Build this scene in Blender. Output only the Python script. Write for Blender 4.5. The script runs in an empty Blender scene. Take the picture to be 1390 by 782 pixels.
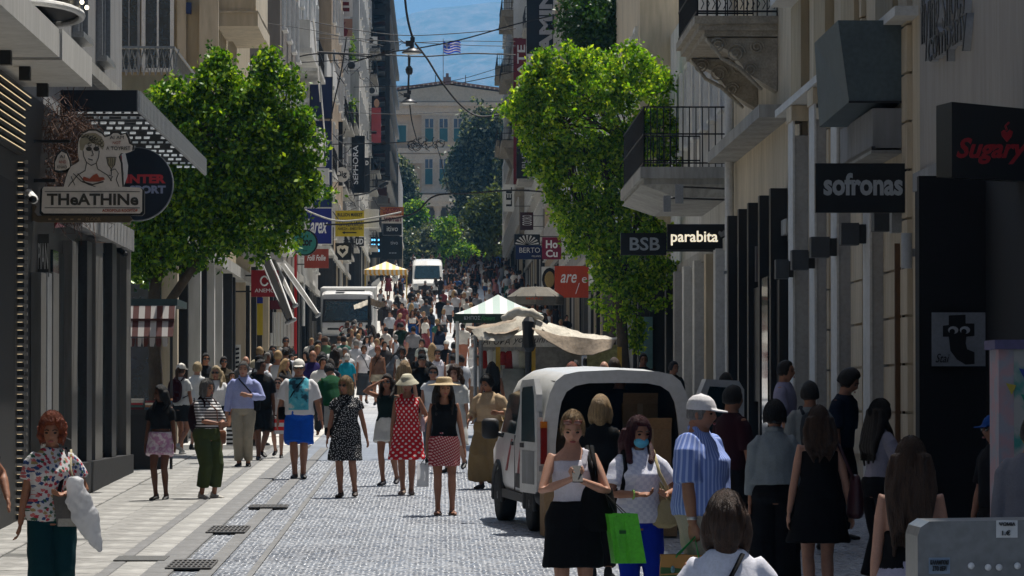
import bpy, math, random
import numpy as np
from mathutils import Vector, Matrix
R = random.Random(7)
sc = bpy.context.scene
COL = sc.collection
PI = math.pi
# ---------------------------------------------------------------- camera (eye level is z = 0, the street runs along +Y)
F, VX, VY = 5800.0, 600.0, 545.0
cam = bpy.data.cameras.new('camera'); cam.sensor_width = 36.0; cam.lens = F / 1390 * 36
cam.clip_start = 1.0; cam.clip_end = 40000
camo = bpy.data.objects.new('camera', cam); COL.objects.link(camo)
camo.rotation_euler = (PI / 2 + math.atan(154 / F), 0, -math.atan(95 / F))
sc.camera = camo
# ---------------------------------------------------------------- sky, sun, exposure
SUN_EL, SUN_AZ = math.radians(69), math.radians(33)
world = bpy.data.worlds.new('World'); sc.world = world; world.use_nodes = True
nt = world.node_tree; nt.nodes.clear()
sky = nt.nodes.new('ShaderNodeTexSky'); sky.sky_type = 'NISHITA'; sky.sun_disc = False
sky.sun_elevation = SUN_EL; sky.sun_rotation = SUN_AZ; sky.air_density = 0.75; sky.dust_density = 3.0; sky.ozone_density = 0.6
bg = nt.nodes.new('ShaderNodeBackground'); bg.inputs['Strength'].default_value = 0.064
wo = nt.nodes.new('ShaderNodeOutputWorld')
nt.links.new(sky.outputs[0], bg.inputs[0]); nt.links.new(bg.outputs[0], wo.inputs[0])
sl = bpy.data.lights.new('sun', 'SUN'); sl.energy = 5.0; sl.angle = math.radians(0.5); sl.color = (1.0, 0.955, 0.88)
so = bpy.data.objects.new('sun', sl); COL.objects.link(so)
sd = Vector((math.sin(SUN_AZ) * math.cos(SUN_EL), math.cos(SUN_AZ) * math.cos(SUN_EL), math.sin(SUN_EL)))
so.rotation_euler = (-sd).to_track_quat('-Z', 'Y').to_euler()
sc.view_settings.view_transform = 'Standard'; sc.view_settings.look = 'None'
sc.view_settings.exposure = 0.55; sc.view_settings.gamma = 1.0
sc.render.engine = 'CYCLES'
sc.cycles.max_bounces = 6; sc.cycles.diffuse_bounces = 4; sc.cycles.glossy_bounces = 3; sc.cycles.transmission_bounces = 4
sc.cycles.volume_bounces = 0; sc.cycles.transparent_max_bounces = 8
sc.cycles.sample_clamp_indirect = 4.0; sc.cycles.use_adaptive_sampling = True; sc.cycles.adaptive_threshold = 0.02

# ---------------------------------------------------------------- ground profile and picture-to-place helpers
_D = np.array([-60, 0, 85, 150, 400, 460, 700, 9000.0]); 
_dd = np.arange(-60, 17001, 1.0)
_sl = np.interp(_dd, [-60, 95, 150, 170, 300, 390, 430, 700, 720, 17000], [.0181, .0181, .034, .043, .048, .046, .03, .02, .0, .0])
_zz = np.concatenate([[0], np.cumsum((_sl[1:] + _sl[:-1]) / 2)]); _zz += -2.33 - np.interp(0, _dd, _zz)
def G(D): return float(np.interp(D, _dd, _zz))
def SLOPE(D): return math.atan(float(np.interp(D, _dd, _sl)))
def wx(x, D): return (x - VX) / F * D
def wz(y, D): return (VY - y) / F * D
def Dx(x, X): return X * F / (x - VX)

# ---------------------------------------------------------------- materials
MATS = {}
def _mat(name):
    m = bpy.data.materials.new(name); m.use_nodes = True
    n = m.node_tree.nodes; b = n['Principled BSDF']; return m, n, m.node_tree.links, b
def M(name, col, rough=.75, var=.25, scale=3.0, metal=0.0, bump=0.0, bscale=40.0, emit=0.0, streak=False, spec=.4, stretch=None, objcol=False):
    """colour with procedural variation; streak runs the variation down the surface"""
    if name in MATS: return MATS[name]
    m, n, L, b = _mat(name)
    b.inputs['Roughness'].default_value = rough; b.inputs['Metallic'].default_value = metal
    b.inputs['Specular IOR Level'].default_value = spec
    tc = n.new('ShaderNodeTexCoord'); mp = n.new('ShaderNodeMapping')
    mp.inputs['Scale'].default_value = stretch or ((1, 1, .15) if streak else (1, 1, 1))
    L.new(tc.outputs['Object'], mp.inputs[0])
    nz = n.new('ShaderNodeTexNoise'); nz.inputs['Scale'].default_value = scale; nz.inputs['Detail'].default_value = 6; nz.inputs['Roughness'].default_value = .65
    L.new(mp.outputs[0], nz.inputs['Vector'])
    cr = n.new('ShaderNodeValToRGB'); cr.color_ramp.elements[0].position = .32; cr.color_ramp.elements[1].position = .68
    lo, hi = 1 - var, 1 + var * .5
    cr.color_ramp.elements[0].color = (lo, lo, lo, 1); cr.color_ramp.elements[1].color = (hi, hi, hi, 1)
    L.new(nz.outputs[0], cr.inputs[0])
    mx = n.new('ShaderNodeMix'); mx.data_type = 'RGBA'; mx.blend_type = 'MULTIPLY'; mx.inputs[0].default_value = 1.0; mx.clamp_result = False
    L.new(cr.outputs[0], mx.inputs[7])
    if objcol:
        oi = n.new('ShaderNodeObjectInfo'); L.new(oi.outputs['Color'], mx.inputs[6])
    else: mx.inputs[6].default_value = (*col, 1)
    nf = n.new('ShaderNodeTexNoise'); nf.inputs['Scale'].default_value = scale * 9; nf.inputs['Detail'].default_value = 5; L.new(mp.outputs[0], nf.inputs['Vector'])
    c2 = n.new('ShaderNodeValToRGB'); c2.color_ramp.elements[0].position = .36; c2.color_ramp.elements[1].position = .6; q = 1 - var * .7; c2.color_ramp.elements[0].color = (q, q, q * .98, 1); c2.color_ramp.elements[1].color = (1.03, 1.03, 1.03, 1); L.new(nf.outputs[0], c2.inputs[0])
    m2 = n.new('ShaderNodeMix'); m2.data_type = 'RGBA'; m2.blend_type = 'MULTIPLY'; m2.inputs[0].default_value = 1.0; m2.clamp_result = False; L.new(mx.outputs[2], m2.inputs[6]); L.new(c2.outputs[0], m2.inputs[7]); mx = m2
    L.new(mx.outputs[2], b.inputs['Base Color'])
    if bump:
        n2 = n.new('ShaderNodeTexNoise'); n2.inputs['Scale'].default_value = bscale; n2.inputs['Detail'].default_value = 4
        L.new(mp.outputs[0], n2.inputs['Vector'])
        bp = n.new('ShaderNodeBump'); bp.inputs['Strength'].default_value = bump; bp.inputs['Distance'].default_value = .02
        L.new(n2.outputs[0], bp.inputs['Height']); L.new(bp.outputs[0], b.inputs['Normal'])
    if emit:
        b.inputs['Emission Color'].default_value = (*col, 1); b.inputs['Emission Strength'].default_value = emit
    MATS[name] = m; return m
def glass(name='glass', col=(.02, .03, .035), rough=.05):
    if name in MATS: return MATS[name]
    m = M(name, col, rough, .3, 1.5, spec=.9); return m
def P(name, kind, c1, c2, size=.05, c3=None, rough=.85, thr=.5):
    """patterned cloth in the wearer's own coordinates"""
    if name in MATS: return MATS[name]
    m, n, L, b = _mat(name); b.inputs['Roughness'].default_value = rough; b.inputs['Specular IOR Level'].default_value = .2
    tc = n.new('ShaderNodeTexCoord'); sep = n.new('ShaderNodeSeparateXYZ'); L.new(tc.outputs['Object'], sep.inputs[0])
    def math_(op, a, bb=None):
        q = n.new('ShaderNodeMath'); q.operation = op
        for i, v in enumerate((a, bb)):
            if v is None: continue
            if isinstance(v, (int, float)): q.inputs[i].default_value = v
            else: L.new(v, q.inputs[i])
        return q.outputs[0]
    X, Y, Z = sep.outputs
    side = math_('ADD', X, math_('MULTIPLY', Y, .6))
    cmb = n.new('ShaderNodeCombineXYZ'); L.new(side, cmb.inputs[0]); L.new(Z, cmb.inputs[1])
    mx = n.new('ShaderNodeMix'); mx.data_type = 'RGBA'; mx.inputs[6].default_value = (*c1, 1); mx.inputs[7].default_value = (*c2, 1)
    if kind == 'dots':
        u = math_('DIVIDE', math_('MULTIPLY', math_('ARCTAN2', X, math_('MULTIPLY', Y, -1)), .17), size); vz_ = math_('DIVIDE', Z, size * .5); row_ = math_('FLOOR', vz_)
        u = math_('SUBTRACT', math_('FRACT', math_('ADD', u, math_('MULTIPLY', row_, .5))), .5); v_ = math_('MULTIPLY', math_('SUBTRACT', math_('FRACT', vz_), .5), .5)
        L.new(math_('LESS_THAN', math_('ADD', math_('MULTIPLY', u, u), math_('MULTIPLY', v_, v_)), thr * thr * .25), mx.inputs[0])
    elif kind in ('spots', 'floral'):
        v = n.new('ShaderNodeTexVoronoi'); v.voronoi_dimensions = '2D'; v.inputs['Scale'].default_value = 1 / size
        v.inputs['Randomness'].default_value = .15 if kind == 'dots' else 1.0
        L.new(cmb.outputs[0], v.inputs['Vector'])
        L.new(math_('LESS_THAN', v.outputs['Distance'], thr * .6), mx.inputs[0])
        if kind == 'floral':
            cr = n.new('ShaderNodeValToRGB'); cr.color_ramp.interpolation = 'CONSTANT'; e = cr.color_ramp.elements
            e[0].color = (.35, .03, .05, 1); e[1].position = .25; e[1].color = (.03, .06, .16, 1)
            for p_, c_ in ((.45, (.30, .22, .10, 1)), (.6, (.45, .12, .12, 1)), (.78, (.04, .10, .06, 1))):
                q = e.new(p_); q.color = c_
            sp = n.new('ShaderNodeSeparateColor'); L.new(v.outputs['Color'], sp.inputs[0]); L.new(sp.outputs[0], cr.inputs[0]); L.new(cr.outputs[0], mx.inputs[7])
            n2 = n.new('ShaderNodeTexNoise'); n2.inputs['Scale'].default_value = 3.2 / size; L.new(cmb.outputs[0], n2.inputs['Vector'])
            f = math_('LESS_THAN', math_('ADD', v.outputs['Distance'], math_('MULTIPLY', math_('SUBTRACT', n2.outputs[0], .5), .9)), thr * .75)
            L.new(f, mx.inputs[0])
    elif kind == 'hstripe': L.new(math_('GREATER_THAN', math_('FRACT', math_('DIVIDE', Z, size)), thr), mx.inputs[0])
    elif kind == 'vstripe': L.new(math_('GREATER_THAN', math_('FRACT', math_('DIVIDE', math_('MULTIPLY', math_('ARCTAN2', X, Y), .2), size)), thr), mx.inputs[0])
    elif kind == 'check':
        ch = n.new('ShaderNodeTexChecker'); ch.inputs['Scale'].default_value = 1 / size; L.new(cmb.outputs[0], ch.inputs['Vector']); L.new(ch.outputs['Fac'], mx.inputs[0])
    elif kind == 'diag':
        a = math_('FRACT', math_('DIVIDE', math_('ADD', side, math_('MULTIPLY', Z, .5)), size)); c = math_('FRACT', math_('DIVIDE', math_('SUBTRACT', Z, math_('MULTIPLY', side, .4)), size))
        L.new(math_('MULTIPLY', math_('GREATER_THAN', a, .4), math_('GREATER_THAN', c, .4)), mx.inputs[0])
    elif kind == 'blotch':
        nz = n.new('ShaderNodeTexNoise'); nz.inputs['Scale'].default_value = 1 / size; nz.inputs['Detail'].default_value = 3; L.new(tc.outputs['Object'], nz.inputs['Vector'])
        cr = n.new('ShaderNodeValToRGB'); cr.color_ramp.elements[0].position = .42; cr.color_ramp.elements[1].position = .58; L.new(nz.outputs[0], cr.inputs[0])
        L.new(cr.outputs[0], mx.inputs[0])
    elif kind == 'print':   # picture printed on a T-shirt front
        nz = n.new('ShaderNodeTexNoise'); nz.inputs['Scale'].default_value = 9; nz.inputs['Detail'].default_value = 4; L.new(tc.outputs['Object'], nz.inputs['Vector'])
        cr = n.new('ShaderNodeValToRGB'); e = cr.color_ramp.elements; e[0].position = .40; e[0].color = (.02, .06, .09, 1); e[1].position = .47; e[1].color = (.06, .32, .42, 1)
        q = e.new(.62); q.color = (.10, .42, .50, 1); q = e.new(.70); q.color = (.5, .55, .55, 1); L.new(nz.outputs[0], cr.inputs[0])
        ax = math_('LESS_THAN', math_('ABSOLUTE', X), .145); az = math_('MULTIPLY', math_('GREATER_THAN', Z, 1.0), math_('LESS_THAN', Z, 1.47))
        L.new(math_('MULTIPLY', math_('MULTIPLY', ax, az), math_('LESS_THAN', Y, 0)), mx.inputs[0]); L.new(cr.outputs[0], mx.inputs[7])
    L.new(mx.outputs[2], b.inputs['Base Color'])
    MATS[name] = m; return m
def hexc(h):
    v = [int(h[i:i + 2], 16) / 255 for i in (0, 2, 4)]
    return tuple(c / 12.92 if c <= .04045 else ((c + .055) / 1.055) ** 2.4 for c in v)

# ---------------------------------------------------------------- mesh builder
class MB:
    def __init__(s): s.v = []; s.f = []
    def add(s, V, Fc):
        n = len(s.v); s.v += [tuple(p) for p in V]; s.f += [tuple(i + n for i in q) for q in Fc]; return s
    def box(s, x0, x1, y0, y1, z0, z1):
        return s.add([(x0, y0, z0), (x1, y0, z0), (x1, y1, z0), (x0, y1, z0), (x0, y0, z1), (x1, y0, z1), (x1, y1, z1), (x0, y1, z1)],
                     [(0, 3, 2, 1), (4, 5, 6, 7), (0, 1, 5, 4), (1, 2, 6, 5), (2, 3, 7, 6), (3, 0, 4, 7)])
    def quad(s, a, b, c, d): return s.add([a, b, c, d], [(0, 1, 2, 3)])
    def sheet(s, a, b, c, d, t):
        """quad with thickness t"""
        a, b, c, d = map(Vector, (a, b, c, d)); n = (b - a).cross(d - a).normalized() * t
        V = [a, b, c, d, a + n, b + n, c + n, d + n]
        return s.add(V, [(0, 3, 2, 1), (4, 5, 6, 7), (0, 1, 5, 4), (1, 2, 6, 5), (2, 3, 7, 6), (3, 0, 4, 7)])
    def prism(s, poly, axis, a, b):
        """poly: 2-d points; axis 'y' extrudes x,z along y; 'x' extrudes y,z along x; 'z' extrudes x,y along z"""
        g = {'y': lambda p, t: (p[0], t, p[1]), 'x': lambda p, t: (t, p[0], p[1]), 'z': lambda p, t: (p[0], p[1], t)}[axis]
        n = len(poly); V = [g(p, a) for p in poly] + [g(p, b) for p in poly]
        return s.add(V, [tuple(range(n)), tuple(range(2 * n - 1, n - 1, -1))] + [(i, i + n, (i + 1) % n + n, (i + 1) % n) for i in range(n)])
    def loft(s, secs, n=12, cap=True):
        """secs: (centre, rx, ry, ux, uy)"""
        V = []; Fc = []
        for c, rx, ry, ux, uy in secs:
            for k in range(n):
                t = 2 * PI * k / n; V.append(c + ux * (math.cos(t) * rx) + uy * (math.sin(t) * ry))
        m = len(secs)
        for i in range(m - 1):
            for k in range(n): Fc.append((i * n + k, i * n + (k + 1) % n, (i + 1) * n + (k + 1) % n, (i + 1) * n + k))
        if cap: Fc.append(tuple(range(n - 1, -1, -1))); Fc.append(tuple(range((m - 1) * n, m * n)))
        return s.add(V, Fc)
    def limb(s, pts, rad, n=10, flat=1.0, up=(1, 0, 0), round_=True):
        pts = [Vector(p) for p in pts]; rad = list(rad)
        if round_:
            a = (pts[0] - pts[1]).normalized(); b = (pts[-1] - pts[-2]).normalized()
            pts = [pts[0] + a * rad[0] * .7] + pts + [pts[-1] + b * rad[-1] * .7]; rad = [rad[0] * .6] + rad + [rad[-1] * .6]
        secs = []; u = Vector(up)
        for i, p in enumerate(pts):
            t = (pts[min(i + 1, len(pts) - 1)] - pts[max(i - 1, 0)]).normalized()
            u = (u - t * u.dot(t)); u = u.normalized() if u.length > 1e-4 else t.orthogonal().normalized()
            secs.append((p, rad[i], rad[i] * flat, u, t.cross(u)))
        return s.loft(secs, n)
    def tube(s, pts, r, n=6): return s.limb(pts, [r] * len(pts), n, round_=False)
    def ell(s, c, r, rot=None, n=12, m=8, fn=None):
        c = Vector(c); V = []; Fc = []
        for i in range(m + 1):
            th = PI * i / m
            for k in range(n):
                ph = 2 * PI * k / n; d = Vector((math.sin(th) * math.sin(ph), -math.sin(th) * math.cos(ph), math.cos(th)))
                p = Vector((d.x * r[0], d.y * r[1], d.z * r[2]))
                if fn: p = fn(d, p, ph if ph <= PI else ph - 2 * PI)
                if rot: p = rot @ p
                V.append(c + p)
        for i in range(m):
            for k in range(n): Fc.append((i * n + k, (i + 1) * n + k, (i + 1) * n + (k + 1) % n, i * n + (k + 1) % n))
        return s.add(V, Fc)
    def mesh(s, name, mat=None, smooth=False):
        me = bpy.data.meshes.new(name); me.from_pydata(s.v, [], s.f); me.update()
        if mat: me.materials.append(mat)
        if smooth: me.shade_smooth()
        return me
def nmesh(name, V, Fq, mat, smooth=False):
    """big mesh from numpy: V (n,3), Fq (m,k)"""
    me = bpy.data.meshes.new(name); k = Fq.shape[1]
    me.vertices.add(len(V)); me.vertices.foreach_set('co', np.asarray(V, dtype=np.float32).ravel())
    me.loops.add(Fq.size); me.loops.foreach_set('vertex_index', Fq.astype(np.int32).ravel())
    me.polygons.add(len(Fq)); me.polygons.foreach_set('loop_start', np.arange(0, Fq.size, k, dtype=np.int32))
    me.materials.append(mat); me.update(calc_edges=True)
    if smooth: me.shade_smooth()
    return me

# ---------------------------------------------------------------- objects, names, tags
def link(o): COL.objects.link(o); return o
def tag(o, label=None, cat=None, group=None, kind=None):
    if label: o['label'] = label
    if cat: o['category'] = cat
    if group: o['group'] = group
    if kind: o['kind'] = kind
    return o
def thing(name, label, cat, loc=(0, 0, 0), rz=0, group=None, rx=0):
    o = bpy.data.objects.new(name, None); o.empty_display_size = .2; o.location = loc; o.rotation_euler = (rx, 0, rz)
    return tag(link(o), label, cat, group)
def root_inv(p): return (Matrix.Translation(p.location) @ p.rotation_euler.to_matrix().to_4x4()).inverted()
def part(name, mb, mat, parent=None, world=True, smooth=False):
    """world=True: the mesh is in place coordinates and the parent only carries it"""
    me = mb if isinstance(mb, bpy.types.Mesh) else mb.mesh(name, mat, smooth)
    o = bpy.data.objects.new(name, me); link(o)
    if parent is not None:
        o.parent = parent
        if world and parent.parent is None: o.matrix_parent_inverse = root_inv(parent)
    return o
def solo(name, mb, mat, label, cat, group=None, smooth=False):
    return tag(part(name, mb, mat, None, True, smooth), label, cat, group)
def structure(name, mb, mat, smooth=False): return tag(part(name, mb, mat, None, True, smooth), kind='structure')
def place(name, me, parent, loc, rot=(0, 0, 0), scale=(1, 1, 1)):
    """a shared mesh set at a local place under a parent"""
    o = bpy.data.objects.new(name, me); link(o); o.parent = parent; o.location = loc; o.rotation_euler = rot; o.scale = scale
    return o
def copy_tree(o, parent=None):
    c = o.copy(); link(c); c.parent = parent
    for ch in o.children: copy_tree(ch, c)
    return c
# ---------------------------------------------------------------- batch baking (text and skinned forms), evaluated together
TMP = bpy.data.scenes.new('tmp'); JOBS = []
def bake_job(target, ob, post=None): TMP.collection.objects.link(ob); JOBS.append((target, ob, post))
def flush():
    vl = TMP.view_layers[0]; vl.update(); dg = vl.depsgraph; dg.update()
    for target, ob, post in JOBS:
        me = bpy.data.meshes.new_from_object(ob.evaluated_get(dg), preserve_all_data_layers=False, depsgraph=dg)
        me.name = target.name
        mats = [m for m in target.data.materials]
        me.materials.clear()
        for m in mats: me.materials.append(m)
        if post: post(me, target)
        old = target.data; target.data = me
        bpy.data.meshes.remove(old)
    for _, ob, _p in JOBS:
        d = ob.data; bpy.data.objects.remove(ob)
    JOBS.clear()
def solid(name, mb, mat, parent, voxel=.012, smooth=2, wrinkle=0.0, wf=1.0, world=False):
    """overlapping closed pieces grown together into one continuous surface"""
    ph = bpy.data.meshes.new(name); ph.materials.append(mat)
    o = bpy.data.objects.new(name, ph); link(o); o.parent = parent
    t = bpy.data.objects.new('t', mb.mesh('t'))
    r = t.modifiers.new('r', 'REMESH'); r.mode = 'VOXEL'; r.voxel_size = voxel; r.use_smooth_shade = True
    if smooth:
        q = t.modifiers.new('s', 'SMOOTH'); q.iterations = smooth; q.factor = .5
    def post(me, target):
        if wrinkle:
            n = len(me.vertices); co = np.empty(n * 3, np.float32); me.vertices.foreach_get('co', co); co = co.reshape(-1, 3)
            no = np.empty(n * 3, np.float32); me.vertices.foreach_get('normal', no); no = no.reshape(-1, 3)
            x, y, z = co.T * wf; ph_ = (hash(name) % 7) + parent.location.x * 3 if parent else 0
            w = np.sin(x * 21 + 2.2 * np.sin(z * 9 + ph_) + y * 13) * .5 + np.sin(z * 31 + 3 * np.sin(x * 11 + ph_) + y * 17) * .35 + np.sin(x * 47 - z * 23 + ph_ * 2) * .25
            co += no * ((w * .6 + .45) * wrinkle)[:, None].astype(np.float32); me.vertices.foreach_set('co', co.ravel()); me.update()
        me.shade_smooth()
    bake_job(o, t, post); return o
def text(parent, s, x0, x1, y0, y1, D, mat, vertical=False, bold=0.0, ext=.004, name='lettering', shear=0.0, line=1.0, local=None, keep=False):
    """lettering fitted into a pixel box on a plane at depth D facing the street's foot; local: matrix instead"""
    cu = bpy.data.curves.new('txt', 'FONT'); cu.body = s; cu.size = 1; cu.extrude = .01; cu.offset = bold; cu.shear = shear; cu.align_x = 'CENTER'; cu.space_line = line
    cu.resolution_u = 3
    ph = bpy.data.meshes.new(name); ph.materials.append(mat)
    o = bpy.data.objects.new(name, ph); link(o); o.parent = parent
    if parent is not None and parent.parent is None and local is None:
        o.matrix_parent_inverse = root_inv(parent)
    t = bpy.data.objects.new('t', cu)
    def post(me, target):
        n = len(me.vertices)
        if not n: return
        co = np.empty(n * 3, np.float32); me.vertices.foreach_get('co', co); co = co.reshape(-1, 3)
        if vertical: co = np.stack([-co[:, 1], co[:, 0], co[:, 2]], 1)
        lo, hi = co[:, :2].min(0), co[:, :2].max(0); u = (co[:, :2] - lo) / np.maximum(hi - lo, 1e-6)
        zc = co[:, 2] / .01
        if local is None:
            X = wx(x0, D) + u[:, 0] * (wx(x1, D) - wx(x0, D)); Z = wz(y1, D) + u[:, 1] * (wz(y0, D) - wz(y1, D))
            out = np.stack([X, D - ext * zc, Z], 1)
        else:
            w_, h_ = x1, y0
            p = np.stack([(u[:, 0] - .5) * w_, (u[:, 1] - .5) * h_, ext * zc, np.ones(n)], 1)
            out = (np.array(local) @ p.T).T[:, :3]
        me.vertices.foreach_set('co', out.astype(np.float32).ravel()); me.update()
    bake_job(o, t, post); return o
# ================================================================ GROUND
def sheet_rows(name, xs, ds, dz, mat):
    V = np.array([(x, d, G(d) + dz) for d in ds for x in xs], dtype=float); nx = len(xs)
    i, j = np.meshgrid(np.arange(len(ds) - 1), np.arange(nx - 1), indexing='ij'); a = (i * nx + j).ravel()
    return nmesh(name, V, np.stack([a, a + 1, a + nx + 1, a + nx], 1), mat)
def rows(a, b, st): return list(np.arange(a, b, st)) + [b]
m_ground = M('ground_earth', (.16, .15, .13), .95, .3, .2)
structure('ground', sheet_rows('ground', [-9000, -1500, -300, -60, -14, 14, 60, 300, 1500, 9000], rows(-60, 460, 4) + [500, 560, 620, 700, 720, 1500, 4000, 9500, 17000], -.12, m_ground), None)
def street_mat():
    m, n, L, b = _mat('street_stone'); b.inputs['Roughness'].default_value = .42; b.inputs['Specular IOR Level'].default_value = .5
    tc = n.new('ShaderNodeTexCoord'); sep = n.new('ShaderNodeSeparateXYZ'); L.new(tc.outputs['Object'], sep.inputs[0])
    br = n.new('ShaderNodeTexBrick'); br.inputs['Scale'].default_value = 1; br.inputs['Brick Width'].default_value = .22; br.inputs['Row Height'].default_value = .14; br.inputs['Mortar Size'].default_value = .012
    br.inputs['Color1'].default_value = (1, 1, 1, 1); br.inputs['Color2'].default_value = (.84, .86, .9, 1); br.inputs['Mortar'].default_value = (.66, .67, .69, 1)
    L.new(tc.outputs['Object'], br.inputs['Vector'])
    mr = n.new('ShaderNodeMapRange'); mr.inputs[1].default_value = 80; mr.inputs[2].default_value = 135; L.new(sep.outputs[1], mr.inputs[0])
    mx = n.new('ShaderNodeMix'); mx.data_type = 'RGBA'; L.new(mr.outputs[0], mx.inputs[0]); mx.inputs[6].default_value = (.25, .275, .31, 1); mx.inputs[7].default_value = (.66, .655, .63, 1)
    nz = n.new('ShaderNodeTexNoise'); nz.inputs['Scale'].default_value = .8; nz.inputs['Detail'].default_value = 8; L.new(tc.outputs['Object'], nz.inputs['Vector'])
    cr = n.new('ShaderNodeValToRGB'); cr.color_ramp.elements[0].position = .3; cr.color_ramp.elements[0].color = (.68, .68, .70, 1); cr.color_ramp.elements[1].position = .7; cr.color_ramp.elements[1].color = (1.12, 1.12, 1.12, 1)
    L.new(nz.outputs[0], cr.inputs[0])
    for src in (br.outputs['Color'], cr.outputs[0]):
        q = n.new('ShaderNodeMix'); q.data_type = 'RGBA'; q.blend_type = 'MULTIPLY'; q.inputs[0].default_value = 1; q.clamp_result = False
        L.new(mx.outputs[2], q.inputs[6]); L.new(src, q.inputs[7]); mx = q
    L.new(mx.outputs[2], b.inputs['Base Color'])
    return m
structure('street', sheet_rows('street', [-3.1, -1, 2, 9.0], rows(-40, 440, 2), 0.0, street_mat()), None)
# cobbles with real edges where they can be seen
def cobbles():
    rs = np.random.RandomState(3); V = []; nrow = 0
    pitch_y, pitch_x = .112, .100
    ys = np.arange(31, 73, pitch_y); xs = np.arange(-2.50, 6.0, pitch_x)
    YY, XX = np.meshgrid(ys, xs, indexing='ij'); XX = XX + (np.arange(len(ys)) % 2)[:, None] * pitch_x / 2 + rs.uniform(-.006, .006, XX.shape); YY = YY + rs.uniform(-.008, .008, YY.shape)
    x, y = XX.ravel(), YY.ravel(); n = len(x)
    Gz = np.interp(y, _dd, _zz); hx, hy = (pitch_x / 2 - .006) * rs.uniform(.88, 1, n), (pitch_y / 2 - .008) * rs.uniform(.88, 1, n)
    tx, ty, h = rs.normal(0, .020, n), rs.normal(0, .020, n), rs.uniform(.004, .009, n)
    P_ = np.zeros((n, 12, 3))
    cs = [(-1, -1), (1, -1), (1, 1), (-1, 1)]
    for k, (a, b) in enumerate(cs):
        P_[:, k] = np.stack([x + a * hx, y + b * hy, Gz - .01], 1)
        P_[:, 4 + k] = np.stack([x + a * hx * .97, y + b * hy * .97, Gz + h * .4 + a * hx * tx + b * hy * ty], 1)
        P_[:, 8 + k] = np.stack([x + a * hx * .72, y + b * hy * .72, Gz + h + a * hx * .7 * tx + b * hy * .7 * ty], 1)
    q = [(8, 9, 10, 11)] + [(4 + i, 4 + (i + 1) % 4, 8 + (i + 1) % 4, 8 + i) for i in range(4)] + [(0, 1, 5, 4), (3, 0, 4, 7), (1, 2, 6, 5)]
    Fq = (np.arange(n)[:, None, None] * 12 + np.array(q)[None]).reshape(-1, 4)
    m, nn, L, b = _mat('cobble_stone'); b.inputs['Specular IOR Level'].default_value = .6
    g = nn.new('ShaderNodeNewGeometry'); cr = nn.new('ShaderNodeValToRGB'); e = cr.color_ramp.elements
    e[0].color = (.185, .20, .225, 1); e[1].color = (.255, .27, .295, 1); q_ = e.new(.6); q_.color = (.22, .238, .268, 1)
    L.new(g.outputs['Random Per Island'], cr.inputs[0])
    nz = nn.new('ShaderNodeTexNoise'); nz.inputs['Scale'].default_value = .55; nz.inputs['Detail'].default_value = 7; tc = nn.new('ShaderNodeTexCoord'); L.new(tc.outputs['Object'], nz.inputs['Vector'])
    c2 = nn.new('ShaderNodeValToRGB'); c2.color_ramp.elements[0].position = .35; c2.color_ramp.elements[0].color = (.7, .7, .72, 1); c2.color_ramp.elements[1].position = .65; c2.color_ramp.elements[1].color = (1.1, 1.1, 1.1, 1)
    L.new(nz.outputs[0], c2.inputs[0])
    mx = nn.new('ShaderNodeMix'); mx.data_type = 'RGBA'; mx.blend_type = 'MULTIPLY'; mx.inputs[0].default_value = 1; mx.clamp_result = False; L.new(cr.outputs[0], mx.inputs[6]); L.new(c2.outputs[0], mx.inputs[7]); L.new(mx.outputs[2], b.inputs['Base Color'])
    mr = nn.new('ShaderNodeMapRange'); mr.inputs[3].default_value = .25; mr.inputs[4].default_value = .55; L.new(g.outputs['Random Per Island'], mr.inputs[0]); L.new(mr.outputs[0], b.inputs['Roughness'])
    o = structure('cobblestones', nmesh('cobblestones', P_.reshape(-1, 3), Fq, m), None); o['kind'] = 'stuff'
cobbles()
m_slab = M('slab_limestone', (.275, .27, .255), .75, .4, 1.1, bump=.3, bscale=25); m_slabd = M('slab_dark_granite', (.165, .165, .165), .7, .25, 2.0); m_pale = M('slab_pale', (.31, .305, .29), .7, .35, 1.2)
pav = structure('pavement', sheet_rows('pavement', [-14, -5, -2.5], rows(-40, 440, 2), .004, M('pavement_bed', (.10, .10, .095), .9, .2, 2)), None)
rs_ = random.Random(11)
def unit_slab(w, l, t=.06):
    mb = MB(); b = .007
    mb.v = [(-w, -l, 0), (w, -l, 0), (w, l, 0), (-w, l, 0), (-w, -l, t - b), (w, -l, t - b), (w, l, t - b), (-w, l, t - b), (-w + b, -l + b, t), (w - b, -l + b, t), (w - b, l - b, t), (-w + b, l - b, t)]
    mb.f = [(8, 9, 10, 11), (4, 5, 9, 8), (5, 6, 10, 9), (6, 7, 11, 10), (7, 4, 8, 11), (0, 1, 5, 4), (1, 2, 6, 5), (2, 3, 7, 6), (3, 0, 4, 7)]
    return mb
sm = unit_slab(.298, .595).mesh('paving_slab', m_slab)
d = 27.0; row = 0
while d < 79:
    for c in range(3):
        x = -4.70 + c * .61
        place('paving_slab', sm, pav, (x, d + (.6 if c % 2 else 0), G(d) - .045 + rs_.uniform(0, .006)), (SLOPE(d) + rs_.uniform(-.003, .003), rs_.uniform(-.004, .004), 0))
    d += 1.215
bm_ = unit_slab(.065, .74).mesh('band_stone', m_slabd); pm_ = unit_slab(.148, .74).mesh('pale_slab', m_pale); cm_ = unit_slab(.125, .74).mesh('kerb_stone', m_slabd)
d = 27.0
while d < 82:
    place('band_stone', bm_, pav, (-3.14, d, G(d) - .042), (SLOPE(d), 0, 0)); place('paving_slab', pm_, pav, (-2.92, d, G(d) - .044 + rs_.uniform(0, .004)), (SLOPE(d), 0, 0)); place('kerb_stone', cm_, pav, (-2.645, d, G(d) - .035), (SLOPE(d), 0, 0)); d += 1.5
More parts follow.
